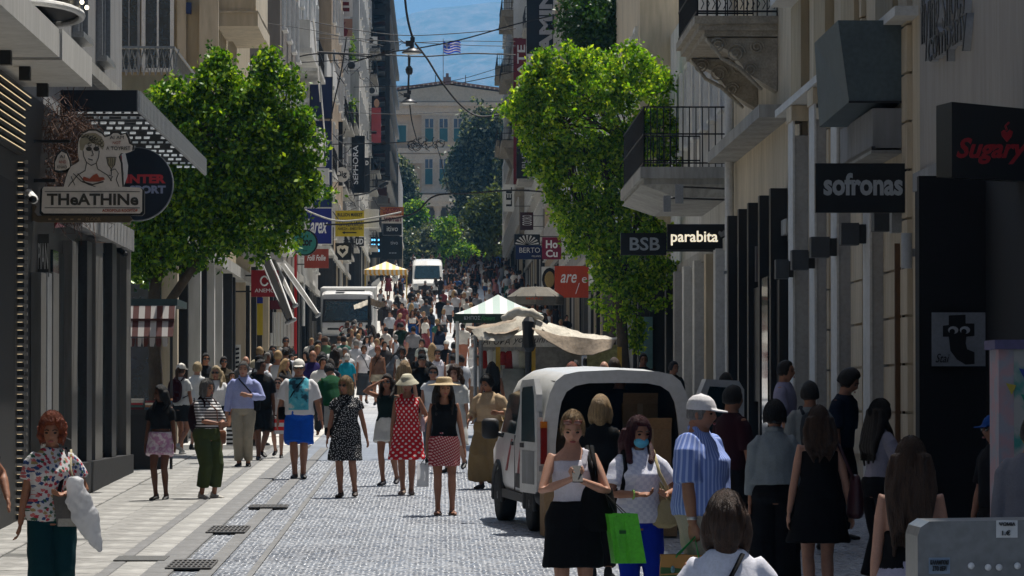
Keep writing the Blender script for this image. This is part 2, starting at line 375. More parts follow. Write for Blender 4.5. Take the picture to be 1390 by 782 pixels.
mb = MB()
def band(x0, x1, a, b, dz, mat, name):
    structure(name, sheet_rows(name, [x0, x1], rows(a, b, 1.5), dz, mat), None)
band(-2.27, -2.12, 30, 80, .019, m_slabd, 'drain_band'); band(-1.80, -1.74, 30, 80, .0185, m_slabd, 'drain_band')
band(-5, -2.5, 82, 440, .010, M('pavement_far', (.50, .49, .46), .7, .2, .5), 'pavement_far')
def _unused(): pass
def grate(label, x0, x1, D0, D1):
    t = thing('drain_grate', label, 'drain grate', ((x0 + x1) / 2, D0, G(D0)), group='drain grates in the street')
    z = G((D0 + D1) / 2) + .016; sl_ = math.tan(SLOPE(D0)); Z = lambda d_: z + (d_ - (D0 + D1) / 2) * sl_
    mm = M('cast_iron', (.12, .115, .11), .55, .3, 20, metal=.3)
    part('pit', MB().sheet((x0, D0, Z(D0) + .003), (x1, D0, Z(D0) + .003), (x1, D1, Z(D1) + .003), (x0, D1, Z(D1) + .003), .002), M('pit_black', (.03, .03, .03), .9, .1), t)  # flat dark sheet in place of the shaded hollow under the grille
    n = 9; mb = MB()
    for i in range(n + 1):
        x = x0 + (x1 - x0) * i / n; mb.sheet((x - .008, D0, Z(D0) + .008), (x + .008, D0, Z(D0) + .008), (x + .008, D1, Z(D1) + .008), (x - .008, D1, Z(D1) + .008), .016)
    for i in range(5):
        d_ = D0 + (D1 - D0) * i / 4; mb.sheet((x0, d_ - .05, Z(d_ - .05) + .010), (x1, d_ - .05, Z(d_ - .05) + .010), (x1, d_ + .05, Z(d_ + .05) + .010), (x0, d_ + .05, Z(d_ + .05) + .010), .016)
    part('grille', mb, mm, t)
grate('iron drain grate in the gutter nearest the photo edge', -2.60, -2.18, 40.3, 41.6)
grate('iron drain grate in the gutter, second from the front', -2.60, -2.18, 47.2, 48.6)
grate('narrow iron drain grate by the feet of the striped top woman', -2.42, -1.95, 53.6, 54.3)
t = solo('manhole_cover', MB().sheet((-3.2, 41.7, G(41.7) + .022), (-2.7, 41.7, G(41.7) + .022), (-2.7, 42.5, G(42.5) + .022), (-3.2, 42.5, G(42.5) + .022), .01), M('cast_iron2', (.10, .10, .095), .6, .3, 30, metal=.3, bump=.4), 'grey rectangular service cover set in the pavement band', 'manhole cover')

# ================================================================ BUILDING HELPERS
def fbox(mb, x0, x1, y0, y1, D, th=.1, back=True):
    """box whose front fills a pixel rectangle at depth D"""
    return mb.box(wx(x0, D), wx(x1, D), D, D + th, wz(y1, D), wz(y0, D))
m_white = M('render_white', (.58, .57, .54), .85, .22, .8, streak=True); m_grey = M('render_grey', (.26, .26, .26), .85, .22, .8, streak=True); m_cream = M('render_cream', (.56, .47, .34), .85, .2, .9, streak=True)
m_beige = M('render_beige', (.42, .34, .22), .85, .2, .8, streak=True); m_taupe = M('render_taupe', (.17, .145, .12), .85, .2, .6, streak=True); m_tan = M('render_tan', (.36, .27, .18), .85, .2, .8, streak=True)
m_black = M('black_panel', (.012, .012, .013), .45, .25, 2); m_dark = M('dark_metal', (.035, .036, .038), .45, .25, 3, metal=.3); m_steel = M('grey_metal', (.30, .31, .32), .45, .2, 3, metal=.4)
m_glass = glass(); m_wht = M('white_frame', (.72, .72, .70), .5, .12, 6); m_iron = M('wrought_iron', (.018, .018, .020), .5, .2, 6, metal=.4); m_stone = M('carved_stone', (.40, .35, .27), .85, .3, 3, bump=.4, bscale=18)
m_conc = M('concrete', (.36, .35, .32), .85, .28, 1.2, bump=.2, bscale=14, streak=True); m_post = M('post_grey', (.13, .125, .115), .6, .2, 2, streak=True)
def railing(b, side, X0, D0, D1, z, h=1.0, mat=None, ends=True, pitch=.13, name='railing', wallX=None):
    """railing round a balcony: street side at X0, ends back to wallX"""
    mb = MB(); mat = mat or m_iron; t = .022
    n = max(2, int((D1 - D0) / pitch)); 
    for i in range(n + 1):
        d_ = D0 + (D1 - D0) * i / n; mb.box(X0 - t / 2, X0 + t / 2, d_ - t / 2, d_ + t / 2, z, z + h)
    for zz in (z + .08, z + h * .55, z + h): mb.box(X0 - t, X0 + t, D0, D1, zz - .015, zz + .015)
    if ends and wallX is not None:
        for d_ in (D0, D1):
            a, c = sorted((X0, wallX)); m_ = max(1, int((c - a) / pitch))
            for i in range(m_ + 1): mb.box(a + (c - a) * i / m_ - t / 2, a + (c - a) * i / m_ + t / 2, d_ - t / 2, d_ + t / 2, z, z + h)
            for zz in (z + .08, z + h * .55, z + h): mb.box(a, c, d_ - t, d_ + t, zz - .015, zz + .015)
    return part(name, mb, mat, b)
def balcony(root, side, wallX, D0, D1, z, proj=1.0, th=.16, mat=None, rail=1.0, railmat=None, solid_rail=False):
    X0 = wallX - side * proj; a, c = sorted((X0, wallX - side * -.05)); mb = MB().box(a, c, D0, D1, z - th, z); mb.box(a - .03, c, D0 - .03, D1 + .03, z - .05, z - .01)
    b = part('balcony', mb, mat or m_conc, root)
    xi = X0 + side * .05
    if solid_rail:
        q = MB(); a2, c2 = sorted((xi, xi + side * .08)); q.box(a2, c2, D0 + .05, D1 - .05, z + .002, z + rail); a3, c3 = sorted((xi + side * .082, wallX)); q.box(a3, c3, D0 + .05, D0 + .13, z + .002, z + rail)
        part('parapet', q, railmat or m_white, b)
    else: railing(b, side, xi, D0 + .06, D1 - .06, z + .002, rail, railmat, True, .16, wallX=wallX)
    return b
WM = {}
def win_mesh(w, h, side, fm):
    k = (round(w, 2), round(h, 2), side, fm.name)
    if k in WM: return WM[k]
    s = -side; e = .05  # frame stands proud of the wall towards the street
    f = MB()
    a, c = sorted((0, s * .09))
    f.box(a, c, -w / 2 - .08, -w / 2, 0, h + .1); f.box(a, c, w / 2, w / 2 + .08, 0, h + .1); f.box(a, c, -w / 2, w / 2, h, h + .1)
    a2, c2 = sorted((0, s * .16)); f.box(a2, c2, -w / 2 - .12, w / 2 + .12, -.08, -.002)
    a3, c3 = sorted((s * .03, s * .07)); f.box(a3, c3, -.03, .03, .002, h - .002)
    p = MB(); a, c = sorted((0, s * .028)); p.box(a, c, -w / 2 + .001, w / 2 - .001, .001, h - .001)
    WM[k] = (f.mesh('window', fm), p.mesh('pane', m_glass)); return WM[k]
def window(root, side, X, d, z, w=1.1, h=1.6, fm=None):
    f, p = win_mesh(w, h, side, fm or m_wht); l = Vector(root.location)
    o = place('window', f, root, (X - l.x, d - l.y, z - l.z)); place('pane', p, o, (0, 0, 0)); return o
def fwindow(root, x0, x1, y0, y1, D, fm=None, gm=None, mull=True, proud=.08, shutter=None):
    """window on a wall that faces the street's foot, given as a pixel box"""
    X0, X1, Z0, Z1 = wx(x0, D), wx(x1, D), wz(y1, D), wz(y0, D); t = min(.12, (X1 - X0) * .12); mb = MB()
    mb.box(X0, X0 + t, D - proud, D, Z0, Z1); mb.box(X1 - t, X1, D - proud, D, Z0, Z1); mb.box(X0 + t, X1 - t, D - proud, D, Z1 - t, Z1); mb.box(X0 + t, X1 - t, D - proud, D, Z0, Z0 + t)
    if mull: mb.box((X0 + X1) / 2 - t * .25, (X0 + X1) / 2 + t * .25, D - proud * .8, D, Z0 + t, Z1 - t)
    o = part('window', mb, fm or m_wht, root); part('pane', MB().box(X0 + t, X1 - t, D - proud * .4, D + .01, Z0 + t, Z1 - t), gm or m_glass, o); return o
def block(label, side, D0, D1, z1, mat, X=None, deep=9.0, floors=0, z0f=None, fh=3.3, wpitch=3.0, fm=None, name='building', shop=True, cat='building', wh=1.9, ww=1.1, shopmat=None):
    X = (5.0 * side if side < 0 else 6.0) if X is None else X; D0 += .004
    root = thing(name, label, cat, (X, D0, G(D0)))
    g = min(G(D0), G(D1)) - 1.0; zs = G(D0) + 4.0; a, c = sorted((X, X + side * deep))
    if shop:
        part('wall', MB().box(a, c, D0, D1, zs, z1), mat, root)
        sf = part('shop_front', MB().box(a + (.25 if side > 0 else 0), c - (.25 if side < 0 else 0), D0, D1, g, zs - .002), shopmat or (m_glass if int(D0) % 3 != 1 else m_black), root)
        n = max(2, int((D1 - D0) / 3.2)); ps = m_post
        r_ = random.Random(int(D0))
        for i in range(n + 1):
            d_ = D0 + .3 + (D1 - D0 - .6) * i / n + r_.uniform(-.5, .5) * (0 < i < n); a2, c2 = sorted((X - side * r_.uniform(0, .08), X + side * .3)); hw_ = r_.uniform(.06, .26)
            q = MB().box(a2, c2, d_ - hw_, d_ + hw_, g, zs - .004); part('pilaster', q, r_.choice([m_post, m_white, m_dark, m_cream, m_black, m_dark]) if side < 0 or D0 > 90 else ps, root)
        a2, c2 = sorted((X - side * .12, X + side * .2)); part('cornice', MB().box(a2, c2, D0, D1, zs - .12, zs + .14), m_conc, root)
    else: part('wall', MB().box(a, c, D0, D1, g, z1), mat, root)
    z = z0f if z0f is not None else zs + .9
    for fl in range(floors):
        n = max(1, int((D1 - D0) / wpitch))
        for i in range(n): window(root, side, X, D0 + (D1 - D0) * (i + .5) / n, z + fl * fh, ww, wh, fm)
    return root, X
def ac_unit(root_label, x, y, D, w=.75):
    X, Z = wx(x, D), wz(y, D); t = thing('air_conditioner', root_label, 'air conditioner', (X, D, Z), group='air conditioners on the facades')
    part('casing', MB().box(X, X + w, D, D + .32, Z, Z + .55), m_wht, t); part('fan_grille', MB().ell((X + w * .38, D - .005, Z + .275), (.22, .012, .22), None, 16, 6), m_dark, t)
    part('bracket', MB().box(X, X + w, D + .02, D + .30, Z - .08, Z - .004), m_steel, t)

# ================================================================ LEFT SIDE
X_L = -5.0
b, X = block('dark modern shop building with grey posts and slatted black doorway at left edge', -1, 22, 66.7, 13, m_grey, shop=False, name='corner_shop_building')
# ground floor: black skin with posts and glazing
D_ = lambda x: Dx(x, X_L)
part('shop_front', MB().box(-5.0, -4.985, 46.5, 66.6, G(60) - 1, 3.72), m_black, b)
part('plinth', MB().box(-4.98, -4.80, 53.5, 66.68, G(53) - .6, G(60) + .42), M('plinth_granite', (.045, .045, .047), .85, .3, 10, spec=.1), b)
for i, (xa, xb, mt) in enumerate([(41, 48, m_post), (50, 56, m_steel), (58, 66, m_post), (84, 92, m_post), (105, 112, m_dark), (117, 127, m_post), (140, 146, m_dark), (160, 166, m_post)]):
    part('post', MB().box(-4.982, -4.86, D_(xa), D_(xb), G(60) - .4, wz(330 if i > 2 else 372, D_(xb)) ), mt, b)
for xa, xb in ((67, 83), (93, 104), (128, 139), (147, 159)):
    part('shop_window', MB().box(-4.982, -4.95, D_(xa) + .05, D_(xb) - .05, G(60) + .5, wz(345, D_(xb))), glass(), b)
part('fascia', MB().box(-4.984, -4.80, D_(90), D_(165), wz(330, D_(140)) , wz(300, D_(140))), m_grey, b)
t_ = thing('shop_poster', 'small red poster with white lettering in the near left shop window', 'poster', (-4.9, 55, 0)); part('sheet', fbox(MB(), 64, 77, 501, 541, 54.4, .02), M('poster_red', (.42, .03, .03), .5, .1), t_)
# pale canopy over the pavement
c = thing('canopy', 'light grey canopy slab with black cube downlights above the doorway', 'canopy', (-5, 51, 3.75))
part('slab', MB().box(-8, -4.18, 30, 46.6, 3.755, 4.06).box(-8, -4.18, 47.0, 51.0, 3.755, 4.10), M('canopy_paint', (.50, .49, .46), .7, .15, .9, streak=True), c)
part('joint', MB().box(-8, -4.20, 46.598, 47.002, 3.78, 4.04), m_grey, c)
for x, y in ((7, 72), (33, 94), (57, 117)):
    d_ = 3.755 * F / (545 - y + 4); part('downlight', MB().box(wx(x - 7.5, d_), wx(x + 7.5, d_), d_, d_ + .16, 3.60, 3.753), m_black, c)
# upper corner details of the near building
fwindow(b, -60, 40, -60, 55, 60, m_dark)
for d_ in (54.5, 58.5, 62.5): window(b, -1, -5, d_, 5.0, 1.4, 2.2, m_steel)
part('band_course', MB().box(-5, -4.86, 51, 66.65, 4.55, 4.72), m_conc, b)
part('band_course', MB().box(-5, -4.80, 51, 66.65, 7.55, 7.80), m_conc, b)
t = thing('balcony_curve', 'dark curved balcony rim with round bulbs at upper left corner', 'balcony', (-5, 56, 5))
mb = MB(); pts = [Vector((-5.05 + 0.62 * math.sin(a), 52.4 - 1.6 * math.cos(a), 4.76)) for a in np.linspace(0, PI, 15)]; mb.limb(pts, [.045] * 15, 8, round_=False); part('rim', mb, m_wht, t)
part('floor_plate', MB().loft([(Vector((-5.05, 52.4, 4.79)), .60, 1.55, Vector((1, 0, 0)), Vector((0, 1, 0))), (Vector((-5.05, 52.4, 4.88)), .60, 1.55, Vector((1, 0, 0)), Vector((0, 1, 0)))], 28), m_black, t)
m_bulb = M('bulb_glow', (1, .86, .6), .4, .05, emit=2.2)
for i in range(5): part('bulb', MB().ell(pts[4 + i * 2] + Vector((.06, -.05, .10)), (.028, .028, .028), None, 10, 7), m_bulb, t)
# LED slatted doorway
t = thing('slatted_portal', 'black slatted doorway surround edged with warm LED strips', 'doorway', (-5, 50, G(50)))
m_led = M('led_warm', (1.0, .76, .45), .5, .05, emit=.45); m_ledb = M('slat_paint', (.25, .24, .22), .5, .2, 5)
part('door_recess', MB().box(-4.984, -4.975, 44, 49.9, G(48) - .5, 2.55), M('door_black', (.006, .006, .006), .6, .1), t)  # flat black sheet: shade of the open doorway put into its colour
for i in range(8):
    z = 3.62 - i * .095; part('slat', MB().box(-4.975, -4.90, 42, 50.2 + (.7 if i < 2 else 0), z - .06, z), m_black, t); part('light_strip', MB().box(-4.899, -4.892, 42, 50.2 + (.7 if i < 2 else 0), z - .011, z - .003), m_led, t)
sm_, lm_ = MB().box(-.055, .055, -.04, .04, -.028, .028).mesh('slat', m_dark), MB().box(-.05, .035, -.046, -.0405, .028, .034).mesh('light_strip', m_led)
sm2 = MB().box(.02, .06, -.05, -.001, -.02, .02).mesh('slat_end', m_ledb)
z = 2.78
while z > G(50) + .02:
    place('slat', sm_, t, (-4.96 + 5, .3, z - G(50))); place('light_strip', lm_, t, (-4.96 + 5, .3, z - G(50))); place('slat_end', sm2, t, (-4.92 + 5, .2, z - G(50) + .03)); z -= .094
# dry creeper
mb = MB(); rr = random.Random(4)
for i in range(900):
    p = Vector((rr.uniform(-5.0, -4.55), rr.uniform(53, 57), rr.uniform(2.4, 3.75))); q = p + Vector((rr.gauss(0, .10), rr.gauss(0, .1), rr.gauss(-.05, .14))); r = q + Vector((rr.gauss(0, .07), 0, rr.gauss(-.06, .08)))
    mb.tube([p, q, r], .0045, 3)
cre = thing('dry_creeper', 'tangle of dry brown creeper hanging behind the cream cut-out sign', 'plant', (-4.9, 55, 2.4)); o = part('stems', mb, M('dry_stem', (.11, .055, .035), .9, .5, 12), cre); o['kind'] = 'stuff'
# ribbed awning
aw = thing('awning_roof', 'flat slatted metal awning with ribbed silver edge over the sports shop', 'awning', (-5, 56, 3.8))
part('front_fascia', MB().box(-5.0, -4.002, 56, 56.06, 3.80, 4.08), M('fascia_navy', (.010, .014, .022), .4, .2, 2), aw)
part('side_fascia', MB().box(-4.0, -3.985, 56, 72, 3.80, 4.08), m_steel, aw)
rm = MB().box(0, .028, -.04, .04, 0, .27).mesh('rib', M('aluminium', (.55, .56, .56), .4, .2, 4, metal=.5))
for i in range(56): place('rib', rm, aw, (-3.985 + 5, .14 + i * .284, .005))
slm = MB().box(.03, .97, -.07, .07, -.02, .02).mesh('slat', m_dark); slb = MB().box(-.03, .03, 0, 15.8, 0, .12).mesh('beam', m_dark)
for i in range(24): place('slat', slm, aw, (0, .3 + i * .62, .16), (.35, 0, 0))
for x in (.03, .97): place('beam', slb, aw, (x, .1, .05))
m_pc = bpy.data.materials.new('skylight_panel'); m_pc.use_nodes = True; _n = m_pc.node_tree.nodes; _t = _n.new('ShaderNodeBsdfTranslucent'); _t.inputs[0].default_value = (.85, .88, .9, 1); m_pc.node_tree.links.new(_t.outputs[0], _n['Material Output'].inputs[0])
pcm = MB().box(-.042, .042, -.004, .004, -.022, .022).mesh('skylight_panel', m_pc)  # added translucent chips stand in for daylight showing between the slats
for j in range(14):
    for i in range(7):
        if (i * 7 + j * 5) % 11 < 9: place('skylight_panel', pcm, aw, (.13 + i * .125, .5 + j * 1.12, .10), (-.9, 0, 0))
# neighbours up the street
b, X = block('beige neoclassical corner building with low stone front and terrace railing', -1, 80, 111, 6.1, m_beige, floors=0, name='terrace_building')
part('upper_wall', MB().box(-14, -5.0, 92, 111, 6.102, 15), m_beige, b)
rl = MB(); zt = 6.12
for i in range(46):
    x = -10 + i * .11; rl.tube([(x, 80.2, zt), (x + .06, 80.2, zt + .25), (x, 80.2, zt + .5)], .012, 4); rl.tube([(x + .11, 80.2, zt), (x + .05, 80.2, zt + .25), (x + .11, 80.2, zt + .5)], .012, 4)
for i in range(100):
    y = 80.2 + i * .12; rl.tube([(-5.05, y, zt), (-5.05, y + .06, zt + .25), (-5.05, y, zt + .5)], .012, 3)
rl.box(-10, -5.02, 80.17, 80.23, zt + .5, zt + .55).box(-5.08, -5.02, 80.23, 92, zt + .5, zt + .55); part('railing', rl, m_steel, b)
part('parapet', MB().box(-12, -4.92, 79.9, 80.0, 5.5, 6.1).box(-4.999, -4.9, 80, 92, 5.9, 6.1), m_beige, b)
fwindow(b, 192, 236, -70, 98, 92, m_wht); fwindow(b, 160, 190, -70, 98, 92, m_steel)
for xa, xb in ((240, 252), (270, 296)): part('pilaster', fbox(MB(), xa, xb, -60, 104, 91.85, .149), m_cream, b)
part('wall_lamp', fbox(MB(), 252, 259, 3, 18, 91.7, .2), M('navy_box', (.015, .03, .10), .5, .1), b)
for d_ in (95, 100): balcony(b, -1, -5, d_, d_ + 4, 8.7 + (d_ - 95) * .05, .9 - (d_ - 95) * .02, .35, m_cream, 1.0, m_cream, True)
b, X = block('low white shop building behind the left tree', -1, 111, 133, 5.0, m_white)
b, X = block('tall block with bare taupe side wall above the left tree', -1, 133, 150, 30, m_taupe, X=-5.05, floors=6, wpitch=4)
b, X = block('white apartment block with slanted balcony sides and drainpipes', -1, 150, 193, 30, m_white, X=-5.6, floors=5, wpitch=5)
for i, (d0, z) in enumerate([(152, 9.3), (152, 12.6), (163, 9.5), (163, 12.8), (174, 9.8), (174, 13.2), (184, 10), (184, 13.6), (158, 6.2), (178, 6.5)]):
    bb = balcony(b, -1, -5.6, d0, d0 + 7, z, .95, .18, m_white, 1.0, m_white if i % 3 else m_iron, i % 3 != 0)
for d_ in (151, 157, 170): part('drainpipe', MB().tube([(-5.52, d_, 3), (-5.52, d_, 20)], .07, 8), m_wht, b)
for d0, z in ((155, 13.9), (166, 11.6)): part('balcony_screen', MB().sheet((-4.7, d0, z), (-4.66, d0 + .01, z), (-4.66, d0 + 9, z - 2.4), (-4.7, d0 + 9, z - 2.4), .9), m_white, b)
b, X = block('narrow tan rendered building behind the blue banners', -1, 193, 215, 34, m_tan, floors=6, wpitch=5)
b, X = block('grey block with air conditioners left of the tall black sign', -1, 215, 262, 34, m_grey, X=-5.7, floors=6, wpitch=4)
for d0, z in [(217, 6.5), (217, 10), (217, 13.5), (230, 7), (230, 10.4), (230, 14), (245, 8), (245, 11.5), (245, 15)]: balcony(b, -1, -5.7, d0, d0 + 9, z + 1, .8, .2, m_conc)
b, X = block('pale grey rendered building with climbing plants on its edge', -1, 262, 296, 40, m_white, X=-5.1, floors=7, wpitch=5)
b, X = block('cluttered old building with pipes beside the steel tower', -1, 296, 330, 40, m_conc, X=-5.5, floors=7, wpitch=4)
for d0, z in [(300, 9), (300, 13), (300, 17), (300, 21), (314, 11), (314, 15), (314, 19), (314, 24)]: balcony(b, -1, -5.5, d0, d0 + 9, z + 2, .9, .2, m_conc)
for i, (x, y, D) in enumerate([(452, 66, 214), (470, 95, 245), (409, 268, 150), (497, 60, 295), (499, 128, 298), (417, 250, 148)]): ac_unit(['white air conditioner below the brown square sign', 'small air conditioner on the grey block', 'air conditioner above the parfum banner', 'air conditioner high on the cluttered building', 'air conditioner low on the cluttered building', 'air conditioner at the lower end of the tree crown'][i], x, y, D)
# steel tower
b, X = block('dark steel framed tower with open slatted floors', -1, 330, 400, 52, m_grey, X=-5.6, floors=0, name='steel_tower')
part('corner_column', MB().box(-4.40, -4.05, 330, 330.5, wz(238, 330), 50), m_dark, b); part('corner_column', MB().box(-5.6, -5.3, 329.8, 330, wz(238, 330), 50), m_dark, b)
for k, y in enumerate([-40, 10, 58, 106, 152, 196, 236]):
    z = wz(y, 330); part('floor_slab', MB().box(-5.6, -4.0, 330.51, 399, z - .5, z), m_dark, b)
    for j in range(7): mbx = MB().box(-5.29, -4.41, 332 + j * 9, 332.4 + j * 9, z - .9 - .25 * (j % 3), z - .502); part('beam', mbx, M('red_oxide', (.12, .045, .035), .7, .2, 3) if j % 2 else m_steel, b)
    if k < 6:
        for j in range(5): part('louvre', MB().sheet((-5.28, 330.2, z - .8 - j * .38), (-4.42, 330.2, z - .7 - j * .38), (-4.42, 331.2, z - .9 - j * .38), (-5.28, 331.2, z - .9 - j * .38), .05), [m_steel, m_black, M('red_oxide', (.12, .045, .035), .7, .2, 3)][(j + k) % 3], b)
b, X = block('plain grey low building end below the steel tower', -1, 380, 425, G(380) + 10, m_grey, X=-3.9)
# ================================================================ RIGHT SIDE
X_R = 6.0
b, X = block('plain grey building with raised metal letters and black shop at right edge', 1, 20, 53.5, 16.5, M('render_putty', (.34, .31, .275), .85, .12, .9, streak=True), shop=False, name='corner_shop_building')
D_ = lambda x: Dx(x, X_R)
part('shop_front', MB().box(5.93, 5.999, 30, 53.45, G(45) - 1, wz(235, 50)), M('matte_black', (.006, .006, .007), .8, .3, 3), b)
part('shop_fascia', MB().box(5.90, 5.929, 46, 53.44, wz(235, 50) - .05, wz(235, 50) + .18), m_grey, b)
part('side_panel', MB().box(wx(1249, 53.4), 6.4, 53.4, 53.6, G(50) - 1, wz(232, 53.4)), M('matte_black', (.006, .006, .007), .8, .3, 3), b)
bx = thing('shop_porch', 'matte black porch wall carrying the square cartoon letter poster', 'porch', (6, 49, G(49)))
part('wall', MB().box(wx(1249, 46.5), wx(1348, 46.5), 46.5, 46.7, G(46.5) - .5, wz(238, 46.5)), M('matte_black', (.006, .006, .007), .8, .3, 3), bx)
b2, X = block('cream neoclassical building with grey pilasters and rusticated piers', 1, 53.5, 73, 16.0, m_cream, shop=False, name='neoclassical_building')
m_pil = M('pilaster_grey', (.38, .37, .35), .85, .12, 2); m_pw = M('pilaster_white', (.60, .59, .56), .8, .12, 2)
for xg in (1196, 1150, 1119, 1089):
    d_ = Dx(xg, 5.89)
    part('pilaster', MB().box(5.78, 6.0, d_, d_ + .9, G(d_) - .5, wz(150, 64) if xg < 1196 else wz(250, 58)), m_pil, b2); part('pilaster_edge', MB().box(5.745, 5.779, d_ - .02, d_ + .92, G(d_) - .5, 4.6), m_pw, b2)
    part('capital', MB().box(5.72, 6.0, d_ - .05, d_ + .95, 4.6, 4.85), m_cream, b2)
for k in range(12):
    z = G(60) + .5 + k * .62
    for d0, d1 in ((54.2, 57.4), (60.1, 61.9), (65.3, 66.6), (70.0, 71.0)):
        part('stone_block', MB().box(5.93, 5.999, d0 + .15, d1, z, z + .585), m_cream, b2)
for d_, w_ in ((56.5, 2.2), (61.6, 2.0), (66.2, 2.0), (70.6, 2.0)):
    part('panel', MB().box(5.86, 5.998, d_ - w_ / 2, d_ + w_ / 2, 5.0, 6.6), m_beige, b2); window(b2, 1, 6, d_, 7.4, 1.2, 2.4, m_pw)
part('string_course', MB().box(5.70, 5.999, 53.6, 73, 4.86, 4.98), m_pw, b2); part('string_course', MB().box(5.62, 5.999, 53.6, 73, 6.75, 7.0), m_pw, b2)
# floodlights on brackets
for i, (x0, x1, y0, y1) in enumerate([(1143, 1177, 302, 332), (1102, 1137, 321, 349), (1076, 1107, 339, 366), (1054, 1078, 352, 378)]):
    d_ = Dx(x1, 5.74) ; t = thing('wall_floodlight', ['first', 'second', 'third', 'fourth'][i] + ' dark box floodlight from the right along the pilasters', 'wall light', (5.7, d_, wz(y1, d_)), group='box floodlights on the pilasters')
    part('housing', fbox(MB(), x0, x0 + (x1 - x0) * .72, y0, y1, d_, .35), M('flood_grey', (.05, .055, .062), .5, .15, 5), t); part('mount', fbox(MB(), x0 + (x1 - x0) * .72 + .2, x1, y0 + 2, y1 - 2, d_ + .05, .2), m_dark, t)
t = thing('wall_floodlight', 'dark box floodlight directly under the black sofronas sign', 'wall light', (5.7, 55, 2), group='box floodlights on the pilasters'); part('housing', fbox(MB(), 1188, 1210, 286, 313, 56, .4), M('flood_grey', (.05, .055, .062), .5, .15, 5), t)
t = thing('wall_lamp', 'pale cylinder wall lamp beside the brown wooden door frame', 'wall light', (5.8, 54, 1.8)); mb = MB(); z0, z1 = wz(364, 54), wz(316, 54); cx = wx(1232, 54); mb.loft([(Vector((cx, 54, z)), .07, .07, Vector((1, 0, 0)), Vector((0, 1, 0))) for z in (z0, z1)], 16); part('shade', mb, M('lamp_pale', (.40, .42, .44), .5, .1, 5), t); part('mount', MB().box(cx + .02, cx + .14, 54.0, 54.06, z0 + .15, z0 + .25), m_steel, t)
t = thing('door_frame', 'brown wooden door frame at the end of the grey pilasters', 'door', (6, 55, G(55)))
m_wood = M('varnished_wood', (.14, .065, .022), .5, .35, 3, stretch=(6, 6, .5)); part('jamb', fbox(MB(), 1216, 1224, 330, 730, 55.2, .1), m_wood, t); part('jamb', fbox(MB(), 1226, 1232, 330, 730, 55.3, .1), M('varnished_dark', (.07, .035, .015), .5, .35, 3), t)
part('panel', fbox(MB(), 1232.5, 1249, 330, 730, 55.5, .08), m_black, t); part('shutter_box', fbox(MB(), 1212, 1249, 240, 315, 55.0, .3), m_steel, t)
# ducts
m_teal = M('teal_metal', (.085, .115, .125), .5, .2, 2)
t = thing('duct_box', 'tapered teal metal duct box hanging high on the cream facade', 'duct', (5.5, 55, 4)); d_ = 55
part('casing', MB().add([(wx(1139, d_), d_, wz(26, d_)), (wx(1252, d_), d_, wz(26, d_)), (wx(1252, d_), d_, wz(137, d_)), (wx(1154, d_), d_, wz(137, d_)), (wx(1139, d_), d_ + 3.5, wz(26, d_)), (wx(1252, d_), d_ + 3.5, wz(26, d_)), (wx(1252, d_), d_ + 3.5, wz(148, d_)), (wx(1146, d_), d_ + 3.5, wz(148, d_))],
     [(0, 1, 2, 3), (7, 6, 5, 4), (0, 4, 5, 1), (1, 5, 6, 2), (2, 6, 7, 3), (3, 7, 4, 0)]), m_teal, t); part('rim', MB().box(wx(1153, d_), wx(1250, d_), d_ - .03, d_ - .002, wz(139, d_), wz(136, d_)), m_black, t)
t = thing('duct_box', 'grey rectangular duct box below the teal one', 'duct', (5.5, 56, 3)); d_ = 56
part('casing', MB().box(wx(1186, 55), 5.98, 55, 59.5, wz(200, 55), wz(146, 55)), m_grey, t); part('flange', MB().box(wx(1184, 55) , wx(1184, 55) + .05, 54.97, 59.6, wz(203, 55), wz(198, 55)), m_dark, t); part('soffit', MB().box(wx(1186, 55) - .02, 5.97, 54.98, 59.5, wz(203, 55) - .04, wz(203, 55)), m_conc, t)
b3, X = block('building with black shops under a carved stone balcony', 1, 73, 88.5, 15.0, m_cream, name='balcony_building')
part('cornice', MB().box(5.45, 6.0, 73.3, 87.5, wz(172, 76), wz(172, 76) + .22), m_conc, b3); part('shop_shutter', MB().box(5.8, 5.99, 73.4, 80, 0, 2.1), m_black, b3)
for d_ in (74, 76.6, 79.4, 82, 85): part('door_post', MB().box(5.70, 5.99, d_, d_ + .35, G(75) - .3, 3.7), m_black, b3)
part('glazed_bay', MB().box(5.72, 5.99, 75, 76.4, G(75) + .2, 2.2), m_glass, b3)
for d_ in (75, 79, 83): window(b3, 1, 6, d_, 8.2, 1.1, 2.2, m_dark)
t = thing('downpipe', 'white painted downpipe running down beside the parabita sign', 'pipe', (5.85, 87, G(87))); part('pipe', MB().tube([(5.86, 87, G(87)), (5.86, 87, 14)], .095, 12), m_pw, t)
for z in (0.2, 2.6, 5.0, 7.4): part('pipe_clamp', MB().box(5.74, 6.0, 86.88, 87.12, z, z + .06), m_steel, t)
